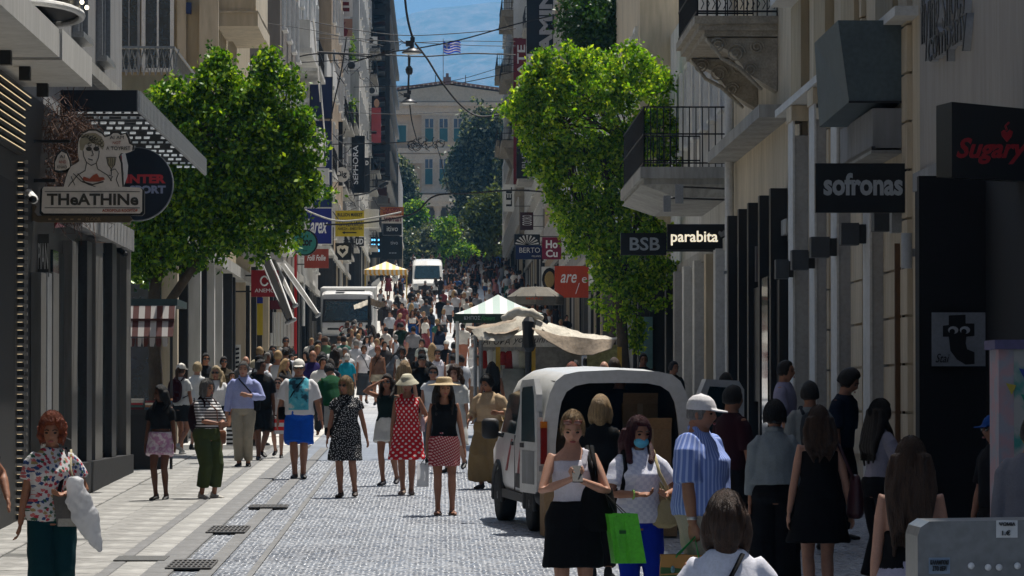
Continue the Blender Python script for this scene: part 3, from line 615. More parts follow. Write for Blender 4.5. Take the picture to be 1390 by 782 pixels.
# carved balcony
t = thing('stone_balcony', 'ornate carved stone balcony on scrolled consoles with black railing, upper right', 'balcony', (6, 76, 6.2))
zb = wz(20, 76); part('slab', MB().box(4.50, 6.0, 76, 82, zb - .14, zb).box(4.58, 6.0, 76.05, 81.9, zb - .26, zb - .142).box(4.68, 6.0, 76.1, 81.8, zb - .36, zb - .262), m_stone, t)
def console(parent, d0, d1):
    pr = []; n = 14
    for i in range(n + 1):
        a = i / n; pr.append((6.0 - 1.28 * (1 - a) ** .75 - .03 * math.sin(a * 9), zb - .38 - .98 * a ** 1.35 - .04 * math.sin(a * 12)))
    poly = [(6.0, zb - .38)] + pr; cns = part('console', MB().prism(poly, 'y', d0, d1), m_stone, parent)
    for cx, cz, r in ((4.92, zb - .52, .15), (5.25, zb - .66, .17), (5.62, zb - .55, .13), (5.50, zb - .95, .13)):
        mb = MB(); pts = [(cx + math.cos(q) * r * (1 - q / 16), d0 - .03, cz + math.sin(q) * r * (1 - q / 16)) for q in np.linspace(0, 4 * PI, 34)]; mb.tube(pts, .018, 5); part('scroll', mb, m_stone, cns)
    mb = MB(); mb.limb([(4.75, d0 - .02, zb - .42), (5.0, d0 - .03, zb - .76), (5.3, d0 - .03, zb - .92), (5.7, d0 - .02, zb - 1.30)], [.03, .035, .04, .03], 7); part('moulding', mb, m_stone, cns)
console(t, 76.15, 76.75); console(t, 80.9, 81.5)
railing(t, 1, 4.56, 76.06, 81.94, zb + .005, 1.05, m_iron, True, .16, wallX=5.98)
mb = MB()
for i in range(14):
    x = 4.62 + i * .1; mb.tube([(x, 76.03, zb + .12), (x + .05, 76.03, zb + .22), (x, 76.03, zb + .32)], .009, 4)
part('railing_scrolls', mb, m_iron, t)
# lower iron balcony
t = thing('iron_balcony', 'deep plaster balcony with tall black iron railing beside the tree', 'balcony', (6, 89, 4.4)); zb = wz(226, 89)
part('slab', MB().box(4.14, 6.0, 89, 99, zb - .24, zb).box(4.22, 6.0, 89.1, 98.9, zb - .36, zb - .242), m_conc, t); part('soffit', MB().add([(4.16, 89.12, zb - .362), (6, 89.12, zb - .362), (6, 98.8, zb - .362), (4.16, 98.8, zb - .362), (4.9, 89.3, zb - .62), (6, 89.3, zb - .62), (6, 98.6, zb - .62), (4.9, 98.6, zb - .62)], [(0, 1, 5, 4), (1, 2, 6, 5), (2, 3, 7, 6), (3, 0, 4, 7), (4, 5, 6, 7)]), m_conc, t)
railing(t, 1, 4.22, 89.08, 98.9, zb + .004, 1.25, m_iron, True, .13, wallX=5.98)
b4, X = block('white building with pilastered shops behind the parabita sign', 1, 88.5, 112, 9.6, m_white, floors=1, z0f=6.2)
for d_ in (89.3, 92.5, 96.8, 101, 105, 109): part('shop_pier', MB().box(5.72, 5.99, d_, d_ + .7, G(95) - .4, 3.2), [m_pw, m_black, m_cream, m_pil, m_black, m_pw][int(d_) % 6], b4)
b5, X = block('cream building with teal door behind the right tree', 1, 112, 140, 12.5, m_cream, X=5.2, floors=2)
part('teal_door', MB().box(wx(868, 111.8), wx(886, 111.8), 111.8, 111.95, G(112), wz(430, 111.8)), M('teal_door_paint', (.10, .20, .22), .6, .15, 3), b5)
b6, X = block('white building with big round sign behind dark leaves', 1, 140, 175, 17, m_white, floors=3)
b7, X = block('dark framed shop building behind the pink sign', 1, 175, 217, 18, m_grey, floors=3)
b8, X = block('old building carrying the tall black and maroon banner', 1, 217, 262, 25, m_tan, X=6.3, floors=5)
b9, X = block('pale stone building with projecting balconies beside the sky gap', 1, 262, 318, 30, m_conc, X=6.2, floors=6)
b10, X = block('classical stone corner building with carved cornices at the sky gap', 1, 318, 400, 40, m_stone, X=5.75, floors=7)
for d0, z in ((322, wz(98, 322)), (322, wz(190, 322)), (322, wz(12, 322)), (350, wz(98, 350) + .6), (350, wz(190, 350))):
    balcony(b10, 1, 5.75, d0, d0 + 16, z, 1.25, .5, m_stone); part('console', MB().prism([(5.75, z - .5), (4.7, z - .5), (5.0, z - 1.2), (5.45, z - 2.0), (5.75, z - 2.6)], 'y', d0 + 1, d0 + 2), m_stone, b10)
for d0, z in ((264, wz(30, 264)), (264, wz(140, 264)), (264, wz(205, 264)), (285, wz(240, 285))): balcony(b9, 1, 6.2, d0, d0 + 8, z, 1.1, .3, m_conc)
b11, X = block('plain stone building end before the square', 1, 400, 440, G(400) + 12, m_stone, X=6.2)
# ================================================================ PARLIAMENT, HILL, TREES
DP = 640.0
m_par = M('palace_ochre', (.62, .47, .32), .85, .12, .15); m_parw = M('palace_marble', (.68, .56, .42), .8, .12, .3); m_shut = M('shutter_green', (.035, .13, .135), .7, .1, .5); m_pane = M('palace_pane', (.10, .13, .17), .2, .2, .3)
pl = thing('palace', 'ochre neoclassical palace with low pediment and green shutters across the square', 'palace', (wx(607, DP), DP, G(DP)))
x0, x1 = wx(400, DP), wx(814, DP)
part('wall', MB().box(x0, x1, DP, DP + 20, G(DP) - 1, wz(150, DP)), m_par, pl)
part('central_bay', fbox(MB(), 572, 668, 150, 262, DP - .6, .598), m_parw, pl)
part('entablature', MB().box(x0, x1, DP - .7, DP - .001, wz(156, DP), wz(144, DP)).box(x0 - .3, x1 + .3, DP - 1.1, DP - .71, wz(144, DP), wz(139, DP)), m_parw, pl)
part('string_course', MB().box(x0, x1, DP - .95, DP - .701, wz(208, DP), wz(201, DP)).box(x0, x1, DP - .75, DP - .702, wz(222, DP), wz(209, DP)), m_parw, pl)
part('pediment', MB().prism([(wx(440, DP), wz(138, DP)), (wx(774, DP), wz(138, DP)), (wx(607, DP), wz(115, DP))], 'y', DP - .8, DP + 18), M('palace_tympanum', (.58, .50, .38), .85, .12, .3), pl)
mb = MB()
for sx in (-1, 1): mb.sheet((wx(607, DP), DP - 1.2, wz(112.5, DP)), (wx(607, DP), DP + 18, wz(112.5, DP)), (wx(607 + sx * 172, DP), DP + 18, wz(136.5, DP)), (wx(607 + sx * 172, DP), DP - 1.2, wz(136.5, DP)), .35 * -sx)
part('raking_cornice', mb, M('roof_terracotta', (.30, .16, .11), .85, .2, .5), pl)
mb = MB(); k = 0
for i in range(-26, 27):
    x = 607 + i * 6.4; y = 112 + abs(i) * .145 * 6.1; mb.box(wx(x - 1, DP), wx(x + 1, DP), DP - 1.25, DP - .9, wz(y + 1, DP), wz(y - 1.3, DP))
part('antefixes', mb, m_parw, pl)['kind'] = 'stuff'
part('acroterion', fbox(fbox(MB(), 602, 612, 104, 114, DP - 1.3, .6), 605, 609, 99, 104, DP - 1.2, .4), M('acroterion_stone', (.22, .12, .09), .85, .2, 1), pl)
def pwin(x0, x1, y0, y1, D, upper=True):
    o = part('window', fbox(MB(), x0 - 2.2, x1 + 2.2, y0 - 2, y1 + 1, D, .25), m_parw, pl); part('shutter', fbox(MB(), x0, x1, y0 + (13 if upper else 0), y1, D - .1, .099), m_shut, o)
    if upper:
        part('pane', fbox(MB(), x0, x1, y0, y0 + 12, D - .06, .059), m_pane, o); part('mullion', fbox(MB(), (x0 + x1) / 2 - .5, (x0 + x1) / 2 + .5, y0, y0 + 12, D - .12, .058), m_parw, o)
for x in (577, 596.5, 616, 635.5): pwin(x, x + 11, 161, 192, DP - .9)
for x in (539, 674, 505): pwin(x, x + 12, 170, 193, DP - .26, False)
for x in (577, 596.5, 616, 635.5): pwin(x, x + 10, 216, 250, DP - .9)
for x in (539, 674): pwin(x, x + 12, 222, 250, DP - .26, False)
part('portico_roof', fbox(fbox(MB(), 558, 700, 264, 274, DP - 7, 6), 562, 696, 274.1, 280, DP - 6.8, 5.6), m_parw, pl); part('portico_back', fbox(MB(), 565, 692, 280, 345, DP - .9, .29), m_taupe, pl)
colm = MB(); 
for x in (575, 594, 613, 632, 651, 670):
    mb = MB(); mb.loft([(Vector((wx(x, DP - 6), DP - 6, wz(y, DP - 6))), r, r, Vector((1, 0, 0)), Vector((0, 1, 0))) for y, r in ((345, .52), (320, .52), (287, .45), (284, .6), (280.2, .7))], 14); part('column', mb, m_parw, pl)
for x, y in ((591, 118), (632, 118)): part('lightning_rod', MB().tube([(wx(x, DP), DP + 2, wz(y, DP)), (wx(x, DP), DP + 2, wz(y - 18, DP))], .06, 5), m_dark, pl)
# flag over the palace
fl = thing('flag', 'blue and white striped flag with cross waving above the palace', 'flag', (wx(602, 645), 645, wz(72, 645)))
rows_f = 9
def flagpt(u, v): return (wx(602 + u * 23, 645), 645 + .5 * math.sin(u * 7), wz(55.5 + v * 15.5 + math.sin(u * 6) * 1.3 + u * 1.0, 645))
def _fm(nm, c_):
    m = bpy.data.materials.new(nm); m.use_nodes = True; n = m.node_tree.nodes; b = n['Principled BSDF']; b.inputs['Base Color'].default_value = (*c_, 1); t = n.new('ShaderNodeBsdfTranslucent'); t.inputs[0].default_value = (*c_, 1); s = n.new('ShaderNodeMixShader'); s.inputs[0].default_value = .55; k = m.node_tree.links; k.new(b.outputs[0], s.inputs[1]); k.new(t.outputs[0], s.inputs[2]); k.new(s.outputs[0], n['Material Output'].inputs[0]); return m
blue, whi = _fm('flag_blue', (.01, .13, .80)), _fm('flag_white', (.85, .85, .85))
for i in range(9):
    mb = MB(); n = 14
    for j in range(n): mb.sheet(flagpt(j / n, (i + 1) / 9), flagpt((j + 1) / n, (i + 1) / 9), flagpt((j + 1) / n, i / 9), flagpt(j / n, i / 9), .02)
    part('stripe', mb, blue if i % 2 == 0 else whi, fl)
def fq(u0, u1, v0, v1, m, off, nm):
    mb = MB(); n = 5
    for j in range(n):
        a, b = u0 + (u1 - u0) * j / n, u0 + (u1 - u0) * (j + 1) / n; P_ = lambda u, v: (flagpt(u, v)[0], flagpt(u, v)[1] - off, flagpt(u, v)[2]); mb.sheet(P_(a, v1), P_(b, v1), P_(b, v0), P_(a, v0), .02)
    part(nm, mb, m, fl)
fq(0, .38, 0, 5 / 9, blue, .06, 'canton'); fq(0, .38, 2 / 9, 3 / 9, whi, .09, 'cross'); fq(.155, .225, 0, 5 / 9, whi, .092, 'cross')
part('flagpole', MB().tube([(wx(601.5, 645), 645, wz(52, 645)), (wx(601.5, 645), 645, wz(118, 645))], .05, 6), M('pole_pale', (.20, .24, .3), .5, .1), fl)
# hill
def hillz(x, d):
    px = VX + x * F / 13000
    prof = np.interp(px, [-900, 300, 480, 527, 545, 575, 600, 640, 700, 900, 1500], [120, 90, 45, 23, 16, 7, 3, 0, -8, -30, -20])
    return prof
nx, nd = 150, 50; xs = np.linspace(-4500, 4500, nx); ds = np.linspace(7400, 15800, nd); rsn = np.random.RandomState(5)
from mathutils import noise as mn
V = []
for j, d_ in enumerate(ds):
    for x in xs:
        f = (d_ - 7400) / 5600; top = wz(hillz(x, d_), 13000); base = G(2600)
        rise = min(1, f) ** 1.15 if f <= 1 else 1 - (f - 1) * .5
        n = mn.fractal(Vector((x / 740, d_ / 940, 0)), 1, 2, 6); nn_ = mn.fractal(Vector((x / 160, d_ / 260, 3)), 1, 2, 4)
        amp = math.sin(min(1, max(0, f)) * PI) * 95 + 4; V.append((x, d_, base - 3 + (top - base) * max(0, rise) + n * amp + nn_ * 13.0))
i, j = np.meshgrid(np.arange(nd - 1), np.arange(nx - 1), indexing='ij'); a = (i * nx + j).ravel()
m, n, L, b_ = _mat('hill_scrub'); b_.inputs['Roughness'].default_value = .95; b_.inputs['Specular IOR Level'].default_value = .1
tc = n.new('ShaderNodeTexCoord'); nz = n.new('ShaderNodeTexNoise'); nz.inputs['Scale'].default_value = .016; nz.inputs['Detail'].default_value = 9; nz.inputs['Roughness'].default_value = .8; mp = n.new('ShaderNodeMapping'); mp.inputs['Scale'].default_value = (1, .2, 1.4); L.new(tc.outputs['Object'], mp.inputs[0]); L.new(mp.outputs[0], nz.inputs['Vector'])
cr = n.new('ShaderNodeValToRGB'); e = cr.color_ramp.elements; e[0].position = .42; e[0].color = (.05, .075, .05, 1); e[1].position = .64; e[1].color = (.24, .21, .18, 1); L.new(nz.outputs[0], cr.inputs[0]); L.new(cr.outputs[0], b_.inputs['Base Color'])
structure('hill', nmesh('hill', np.array(V), np.stack([a, a + 1, a + nx + 1, a + nx], 1), m, True), None)

# ---------------------------------------------------------------- trees
def leaf_mat(name, c0, c1, c2, trans=.5, rough=.45):
    if name in MATS: return MATS[name]
    m = bpy.data.materials.new(name); m.use_nodes = True; n = m.node_tree.nodes; L = m.node_tree.links; b = n['Principled BSDF']; b.inputs['Roughness'].default_value = rough; b.inputs['Specular IOR Level'].default_value = .35
    g = n.new('ShaderNodeNewGeometry'); cr = n.new('ShaderNodeValToRGB'); e = cr.color_ramp.elements; e[0].color = (*c0, 1); e[1].color = (*c2, 1); q = e.new(.55); q.color = (*c1, 1)
    L.new(g.outputs['Random Per Island'], cr.inputs[0]); L.new(cr.outputs[0], b.inputs['Base Color'])
    tr = n.new('ShaderNodeBsdfTranslucent'); br = n.new('ShaderNodeMix'); br.data_type = 'RGBA'; br.blend_type = 'MULTIPLY'; br.inputs[0].default_value = 1; br.clamp_result = False; br.inputs[7].default_value = (1.7, 1.6, .5, 1)
    L.new(cr.outputs[0], br.inputs[6]); L.new(br.outputs[2], tr.inputs[0])
    ms = n.new('ShaderNodeMixShader'); ms.inputs[0].default_value = trans; L.new(b.outputs[0], ms.inputs[1]); L.new(tr.outputs[0], ms.inputs[2]); L.new(ms.outputs[0], n['Material Output'].inputs[0])
    MATS[name] = m; return m
def leaves(rs, centers, per, spread, size, droop=.6, flat=.35):
    """leaf-shaped faces in twigs around centres"""
    n = len(centers) * per; c = np.repeat(centers, per, 0) + rs.normal(0, 1, (n, 3)) * np.array(spread)
    a = rs.normal(0, 1, (n, 3)); a[:, 2] -= droop; a /= np.linalg.norm(a, axis=1)[:, None]
    w = rs.normal(0, 1, (n, 3)); w[:, 2] *= flat; w = np.cross(a, w); w /= np.maximum(1e-6, np.linalg.norm(w, axis=1))[:, None]; nrm = np.cross(a, w)
    s = size * rs.uniform(.6, 1.25, n)[:, None]
    V = np.stack([c, c + a * s * .5 + w * s * .28 + nrm * s * .04, c + a * s, c + a * s * .5 - w * s * .28 + nrm * s * .04], 1)
    return V.reshape(-1, 3), np.arange(n * 4).reshape(-1, 4)
def tree(label, base, trunk, limbs, lumps, nclus, per, size, mat, seed, bark=None, spread=.11, name='tree', inner=.0, cat='tree', group=None, shell=.5):
    """lumps: (x, y, z, rx, ry, rz) crown masses; clusters sit mostly near their surfaces"""
    rs = np.random.RandomState(seed); root = thing(name, label, cat, base, group=group)
    bark = bark or M('bark', (.085, .065, .045), .95, .35, 6, bump=.6, bscale=20)
    mb = MB(); mb.limb([p[:3] for p in trunk], [p[3] for p in trunk], 12); part('trunk', mb, bark, root, smooth=True)
    mb = MB()
    for lb in limbs: mb.limb([p[:3] for p in lb], [p[3] for p in lb], 8)
    lw = np.array([l[3] * l[5] * l[4] for l in lumps]) ** .67; lw /= lw.sum(); C = []
    idx = rs.choice(len(lumps), nclus, p=lw)
    for i in idx:
        l = lumps[i]; d_ = rs.normal(0, 1, 3); d_ /= np.linalg.norm(d_); r = 1 - shell * rs.uniform(0, 1) ** 1.6; r *= 1 + .20 * math.sin(d_[0] * 7 + i) * math.cos(d_[2] * 9 + i * 2) + (rs.uniform(.1, .32) if rs.uniform() < .12 else 0)
        C.append((l[0] + d_[0] * l[3] * r, l[1] + d_[1] * l[4] * r, l[2] + d_[2] * l[5] * r))
    C = np.array(C)
    for c_ in C[::max(1, len(C) // 60)]:
        e = Vector(limbs[rs.randint(len(limbs))][-1][:3]) if limbs else Vector(trunk[-1][:3]); mb.limb([e, e.lerp(Vector(c_), .5) + Vector((0, 0, .1)), Vector(c_)], [.03, .018, .008], 5)
    part('branches', mb, bark, root, smooth=True)
    V, Fq = leaves(rs, C, per, (spread,) * 3, size); o = part('crown', nmesh('crown', V, Fq, mat), None, root); o['kind'] = 'stuff' if False else None
    del o['kind']; return root
lm_plane = leaf_mat('leaf_plane', (.012, .045, .005), (.08, .21, .012), (.36, .50, .04), .36)
lm_right = leaf_mat('leaf_bright', (.02, .07, .006), (.15, .32, .015), (.46, .56, .06), .52)
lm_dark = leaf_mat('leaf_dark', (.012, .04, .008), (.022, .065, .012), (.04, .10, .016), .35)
lm_olive = leaf_mat('leaf_grey_green', (.030, .045, .028), (.09, .11, .075), (.26, .28, .20), .25)
lm_cyp = leaf_mat('leaf_evergreen', (.015, .035, .020), (.035, .06, .038), (.30, .33, .24), .3)
def L_(x, y, D, rx, ry_px, dy=None):
    """lump from a pixel ellipse at depth D"""
    s = F / D; return (wx(x, D), D, wz(y, D), rx / s, (dy or .62 * rx / s), ry_px / s)
D = 76.0; bx_, gz = wx(210, D), G(D)
tree('leafy green street tree over the left pavement beside the silver awning', (bx_, D, gz), [(bx_, D, gz - .2, .14), (bx_ + .03, D, gz + 1.4, .125), (bx_ - .03, D, gz + 2.6, .11), (bx_ + .05, D, gz + 3.3, .09)],
     [[(bx_ + .05, D, gz + 2.4, .085), (wx(268, D), D, wz(355, D), .08), (wx(315, D), D, wz(310, D), .07), (wx(345, D), D, wz(240, D), .05)], [(bx_, D, gz + 2.8, .08), (wx(235, D), D, wz(260, D), .07), (wx(250, D), D, wz(180, D), .04)]],
     [L_(300, 205, D, 82, 95), L_(255, 235, D, 70, 70), L_(365, 215, D, 66, 75), L_(300, 120, D, 42, 38), L_(240, 135, D, 34, 30), L_(375, 125, D, 34, 38), L_(402, 190, D, 30, 48), L_(330, 300, D, 75, 48), L_(250, 310, D, 70, 50), L_(392, 262, D, 36, 30), L_(215, 260, D, 42, 60), L_(200, 345, D, 35, 45), L_(366, 86, D, 14, 16), L_(294, 84, D, 14, 16), L_(205, 175, D, 26, 26)],
     1150, 50, .105, lm_plane, 21, spread=.085, shell=.4)
D = 107.0; bx_, gz = wx(848, D), G(D)
tree('tall bright sunlit tree with slim dark trunk right of the kiosks', (bx_, D, gz), [(bx_ + .1, D, gz - .2, .17), (bx_ - .05, D, gz + 1.6, .15), (bx_ - .1, D, gz + 3.2, .13), (wx(830, D), D, wz(300, D), .10), (wx(815, D), D, wz(180, D), .05)],
     [[(bx_ - .1, D, gz + 3.0, .09), (wx(800, D), D, wz(330, D), .07), (wx(775, D), D, wz(250, D), .05), (wx(765, D), D, wz(170, D), .03)], [(bx_ - .1, D, gz + 3.4, .08), (wx(865, D), D, wz(300, D), .06), (wx(860, D), D, wz(200, D), .04)]],
     [L_(790, 160, D, 82, 62), L_(745, 130, D, 46, 42), L_(735, 185, D, 30, 34), L_(800, 240, D, 62, 60), L_(865, 130, D, 50, 58), L_(825, 312, D, 58, 56), L_(860, 345, D, 56, 55), L_(785, 300, D, 40, 44), L_(840, 400, D, 36, 44), L_(712, 140, D, 30, 26), L_(760, 92, D, 36, 26), L_(835, 88, D, 46, 30), L_(770, 215, D, 44, 40), L_(893, 200, D, 30, 60), L_(880, 240, D, 50, 60), L_(745, 235, D, 26, 24), L_(735, 92, D, 16, 26), L_(895, 390, D, 22, 30), L_(868, 455, D, 9, 20)],
     1000, 50, .125, lm_right, 22, spread=.085, shell=.28)
D = 128.0; bx_, gz = wx(835, D), G(D)
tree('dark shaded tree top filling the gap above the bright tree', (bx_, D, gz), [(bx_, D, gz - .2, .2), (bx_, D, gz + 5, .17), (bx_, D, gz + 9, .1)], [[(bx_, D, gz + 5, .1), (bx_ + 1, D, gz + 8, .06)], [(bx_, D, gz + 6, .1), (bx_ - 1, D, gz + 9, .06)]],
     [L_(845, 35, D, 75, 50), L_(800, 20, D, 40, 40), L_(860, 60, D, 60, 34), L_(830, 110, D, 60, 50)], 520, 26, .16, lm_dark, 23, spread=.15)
def far_tree(label, x, D, ybase, lumps, n, size, mat, seed, spread=.5):
    bx_, gz = wx(x, D), G(D); top = wz(lumps[0][1], D)
    tree(label, (bx_, D, gz), [(bx_, D, gz - .3, .35), (bx_, D, (gz + top) / 2, .25), (bx_, D, top, .1)], [[(bx_, D, gz + (top - gz) * .4, .15), (bx_ + 2, D, gz + (top - gz) * .7, .08)]], [L_(a, b, D, c, d_) for a, b, c, d_ in lumps], n, 22, size, mat, seed, spread=spread, cat='tree', group='trees before the palace')
far_tree('tall grey green evergreen leaning against the palace front', 650, 500, 340, [(650, 190, 24, 42), (640, 240, 32, 36), (668, 235, 22, 45), (655, 290, 40, 34), (625, 215, 14, 24), (668, 168, 10, 28), (685, 270, 22, 45)], 1050, .55, lm_cyp, 31, .32)
far_tree('dark rounded evergreen at the left end of the palace', 535, 480, 340, [(540, 250, 20, 34), (530, 225, 12, 20), (552, 275, 14, 18)], 420, .5, lm_cyp, 32, .32)
far_tree('bright green young tree in front of the palace portico', 562, 455, 350, [(562, 300, 17, 24), (570, 325, 15, 18)], 320, .42, lm_plane, 33, .3)
far_tree('olive green bushy tree at the right side of the street end', 660, 450, 350, [(655, 300, 26, 32), (645, 330, 30, 26), (672, 280, 16, 22)], 560, .45, leaf_mat('leaf_olive', (.04, .06, .02), (.08, .11, .035), (.14, .17, .05), .3), 34, .3)
far_tree('silvery olive tree at the street end behind the white van', 580, 445, 350, [(585, 335, 30, 26), (610, 325, 24, 24), (560, 345, 24, 18), (600, 350, 40, 14)], 700, .40, lm_olive, 35, .28)
far_tree('low bright shrub tree behind the crowd at the street end', 612, 440, 350, [(620, 345, 24, 16), (606, 312, 14, 16)], 280, .36, lm_plane, 36, .25)
far_tree('dark tree behind the right hand signs', 700, 470, 350, [(690, 300, 22, 50), (700, 350, 26, 30), (690, 230, 12, 40)], 600, .5, lm_cyp, 37, .35)
far_tree('dark hedge like tree closing the left end of the street', 540, 442, 350, [(536, 335, 26, 22), (520, 345, 16, 22)], 320, .42, lm_cyp, 38, .3)
# climbing plants on the left facades
def climber(label, x0, x1, y0, y1, D, n, seed):
    rs = np.random.RandomState(seed); c = np.stack([wx(rs.uniform(x0, x1, n), D), np.full(n, D) + rs.uniform(-.3, .3, n), wz(rs.uniform(y0, y1, n), D)], 1)
    root = thing('climbing_plant', label, 'plant', (wx((x0 + x1) / 2, D), D, wz(y1, D))); V, Fq = leaves(rs, c, 18, (.12, .12, .16), .20); o = part('foliage', nmesh('foliage', V, Fq, lm_plane), None, root)
    mb = MB().tube([(wx((x0 + x1) / 2, D), D, wz(y1, D)), (wx(x0, D), D, wz(y0, D))], .03, 5); part('stem', mb, MATS['bark'], root)
climber('green climbing plant below the brown square sign', 468, 479, 50, 86, 261, 40, 1)
climber('lower green climbing plant beside the black banner', 468, 481, 135, 172, 261, 44, 2)
# ================================================================ SIGNS
def flatmat(name, h, rough=.6, var=.10): return M('sign_' + name, hexc(h), rough, var, 3, streak=True)
s_black, s_white, s_navy, s_red, s_or = flatmat('black', '0c0d10', .35), flatmat('white', 'd6d6d2'), flatmat('navy', '14285c', .4), flatmat('red', '8c1420', .45), flatmat('orange', 'b84020', .45)
s_ltxt = M('letter_white', (.80, .80, .80), .5, .04); s_gold = M('letter_dark_gold', (.09, .06, .03), .5, .1)
def sign(name, label, x0, x1, y0, y1, D, mat, th=.14, side=None, frame=None, cat='sign', group=None, arm=True):
    t = thing(name, label, cat, (wx((x0 + x1) / 2, D), D, wz(y1, D)), group=group)
    part('panel', fbox(MB(), x0, x1, y0, y1, D, th), mat, t)
    if frame:
        mb = MB(); X0, X1, Z0, Z1 = wx(x0, D), wx(x1, D), wz(y1, D), wz(y0, D); f = .03
        mb.box(X0 - f, X1 + f, D - .02, D + th + .01, Z1 + .001, Z1 + f).box(X0 - f, X1 + f, D - .02, D + th + .01, Z0 - f, Z0 - .001).box(X0 - f, X0 - .001, D - .02, D + th + .01, Z0, Z1).box(X1 + .001, X1 + f, D - .02, D + th + .01, Z0, Z1)
        part('frame', mb, frame, t)
    if arm:
        s = -1 if wx(x0, D) < 0 else 1; W_ = -5.2 if s < 0 else 6.2; e = wx(x0 if s < 0 else x1, D)
        if (e - W_) * s < -.02:
            a, c = sorted((e, W_))
            for f in (.2, .8): z = wz(y1 + (y0 - y1) * f, D); part('bracket', MB().box(a, c, D + th * .3, D + th * .7, z - .02, z + .02), m_dark, t)
    return t
def tx(t, s, x0, x1, y0, y1, D, mat=None, **k): return text(t, s, x0, x1, y0, y1, D - .004, mat or s_ltxt, **k)
# --- right
t = sign('hanging_sign', 'black hanging sign lettered sofronas in white', 1108, 1238, 221, 288, 54.6, s_black, .16); tx(t, 'sofronas', 1119, 1227, 234, 265, 54.6, M('letter_cool', (.34, .37, .40), .5, .05), bold=.035)
t = sign('hanging_sign', 'black hanging sign lettered parabita with glowing cream letters', 906, 993, 304, 339, 89.4, s_black, .16)
tx(t, 'parabita', 911, 975, 313, 333, 89.4, M('letter_glow', (1, .88, .66), .5, .05, emit=.55), bold=.018); part('heart', MB().prism([(wx(a, 89.4), wz(b, 89.4)) for a, b in ((979, 322), (975, 316), (977, 313), (980, 315), (983, 312), (986, 315), (984, 320))], 'y', 89.38, 89.399), m_grey, t)
t = sign('hanging_sign', 'black hanging sign lettered BSB beside the tree', 843, 905, 316, 346, 91.5, s_black, .16); tx(t, 'BSB', 855, 896, 322, 340, 91.5, M('letter_cool', (.34, .37, .40), .5, .05), bold=.02)
for i, (x0, x1, y0, y1) in enumerate(((901, 911, 265, 287), (917, 928, 250, 276))):
    t = thing('spot_lamp', ['lower', 'upper'][i] + ' grey arm lamp over the parabita sign', 'lamp', (wx(x0, 88), 88, wz(y1, 88))); part('head', fbox(MB(), x0, x1, y0, y1, 88, .2), m_steel, t); part('arm', MB().tube([(wx(x1, 88), 88.1, wz(y0 + 3, 88)), (5.9, 88.3, wz(y0 + 5, 88))], .02, 6), m_dark, t)
t = thing('box_sign', 'large black box sign with dim red script lettering at right edge', 'sign', (6, 44, 2.4)); D = 43.4
part('panel', MB().add([(wx(1294, D), D, wz(137, D)), (wx(1412, D), D, wz(148, D)), (wx(1412, D), D, wz(246, D)), (wx(1294, D), D, wz(240, D)), (wx(1282, D), D + .6, wz(137, D)), (wx(1412, D), D + .6, wz(142, D)), (wx(1412, D), D + .6, wz(244, D)), (wx(1282, D), D + .6, wz(236, D))], [(0, 1, 2, 3), (7, 6, 5, 4), (0, 4, 5, 1), (1, 5, 6, 2), (2, 6, 7, 3), (3, 7, 4, 0)][::1]), s_black, t)
m_neon = M('dim_red_neon', (.22, .006, .012), .5, .1, emit=.03); tx(t, 'Sugary', 1300, 1398, 186, 222, D, m_neon, shear=.35, bold=.03)
part('heart_mark', MB().prism([(wx(a, D), wz(b, D)) for a, b in ((1369, 192), (1362, 184), (1361, 178), (1365, 175), (1369, 179), (1373, 175), (1377, 178), (1375, 185))], 'y', D - .02, D - .003), m_neon, t); part('fork_mark', MB().tube([(wx(1369, D), D - .01, wz(176, D)), (wx(1367, D), D - .01, wz(170, D)), (wx(1372, D), D - .01, wz(165, D))], .012, 5), m_neon, t)
# poster
t = thing('poster', 'square grey poster with a black letter t wearing a hat and two eyes', 'poster', (5.8, 46.4, 1)); D = 46.4
part('sheet', fbox(MB(), 1266, 1339, 424, 497, D, .02), M('poster_grey', (.24, .25, .27), .7, .12, 3), t)
pb = lambda pts, m, nm, o=.004: part(nm, MB().prism([(wx(a, D), wz(b, D)) for a, b in pts][::-1], 'y', D - o - .002, D - o), m, t)
pb([(1289, 428), (1312, 427), (1312, 439), (1324, 439), (1324, 456), (1313, 457), (1312, 466), (1314, 474), (1324, 478), (1324, 494), (1312, 495), (1300, 488), (1291, 476), (1289, 457), (1281, 457), (1281, 442), (1289, 441)], M('ink_black', (.008, .008, .008), .8, .1), 'letter')
for ex in (1295, 1311):
    part('eye', MB().ell((wx(ex, D), D - .010, wz(448, D)), (.058, .004, .042), None, 14, 6), M('poster_white', (.42, .43, .45), .7, .05), t); part('pupil', MB().ell((wx(ex - 1.5, D), D - .016, wz(450, D)), (.032, .004, .030), None, 10, 6), MATS['ink_black'], t)
tx(t, 'Stai', 1271, 1290, 480, 492, D, MATS['ink_black'], shear=.4)
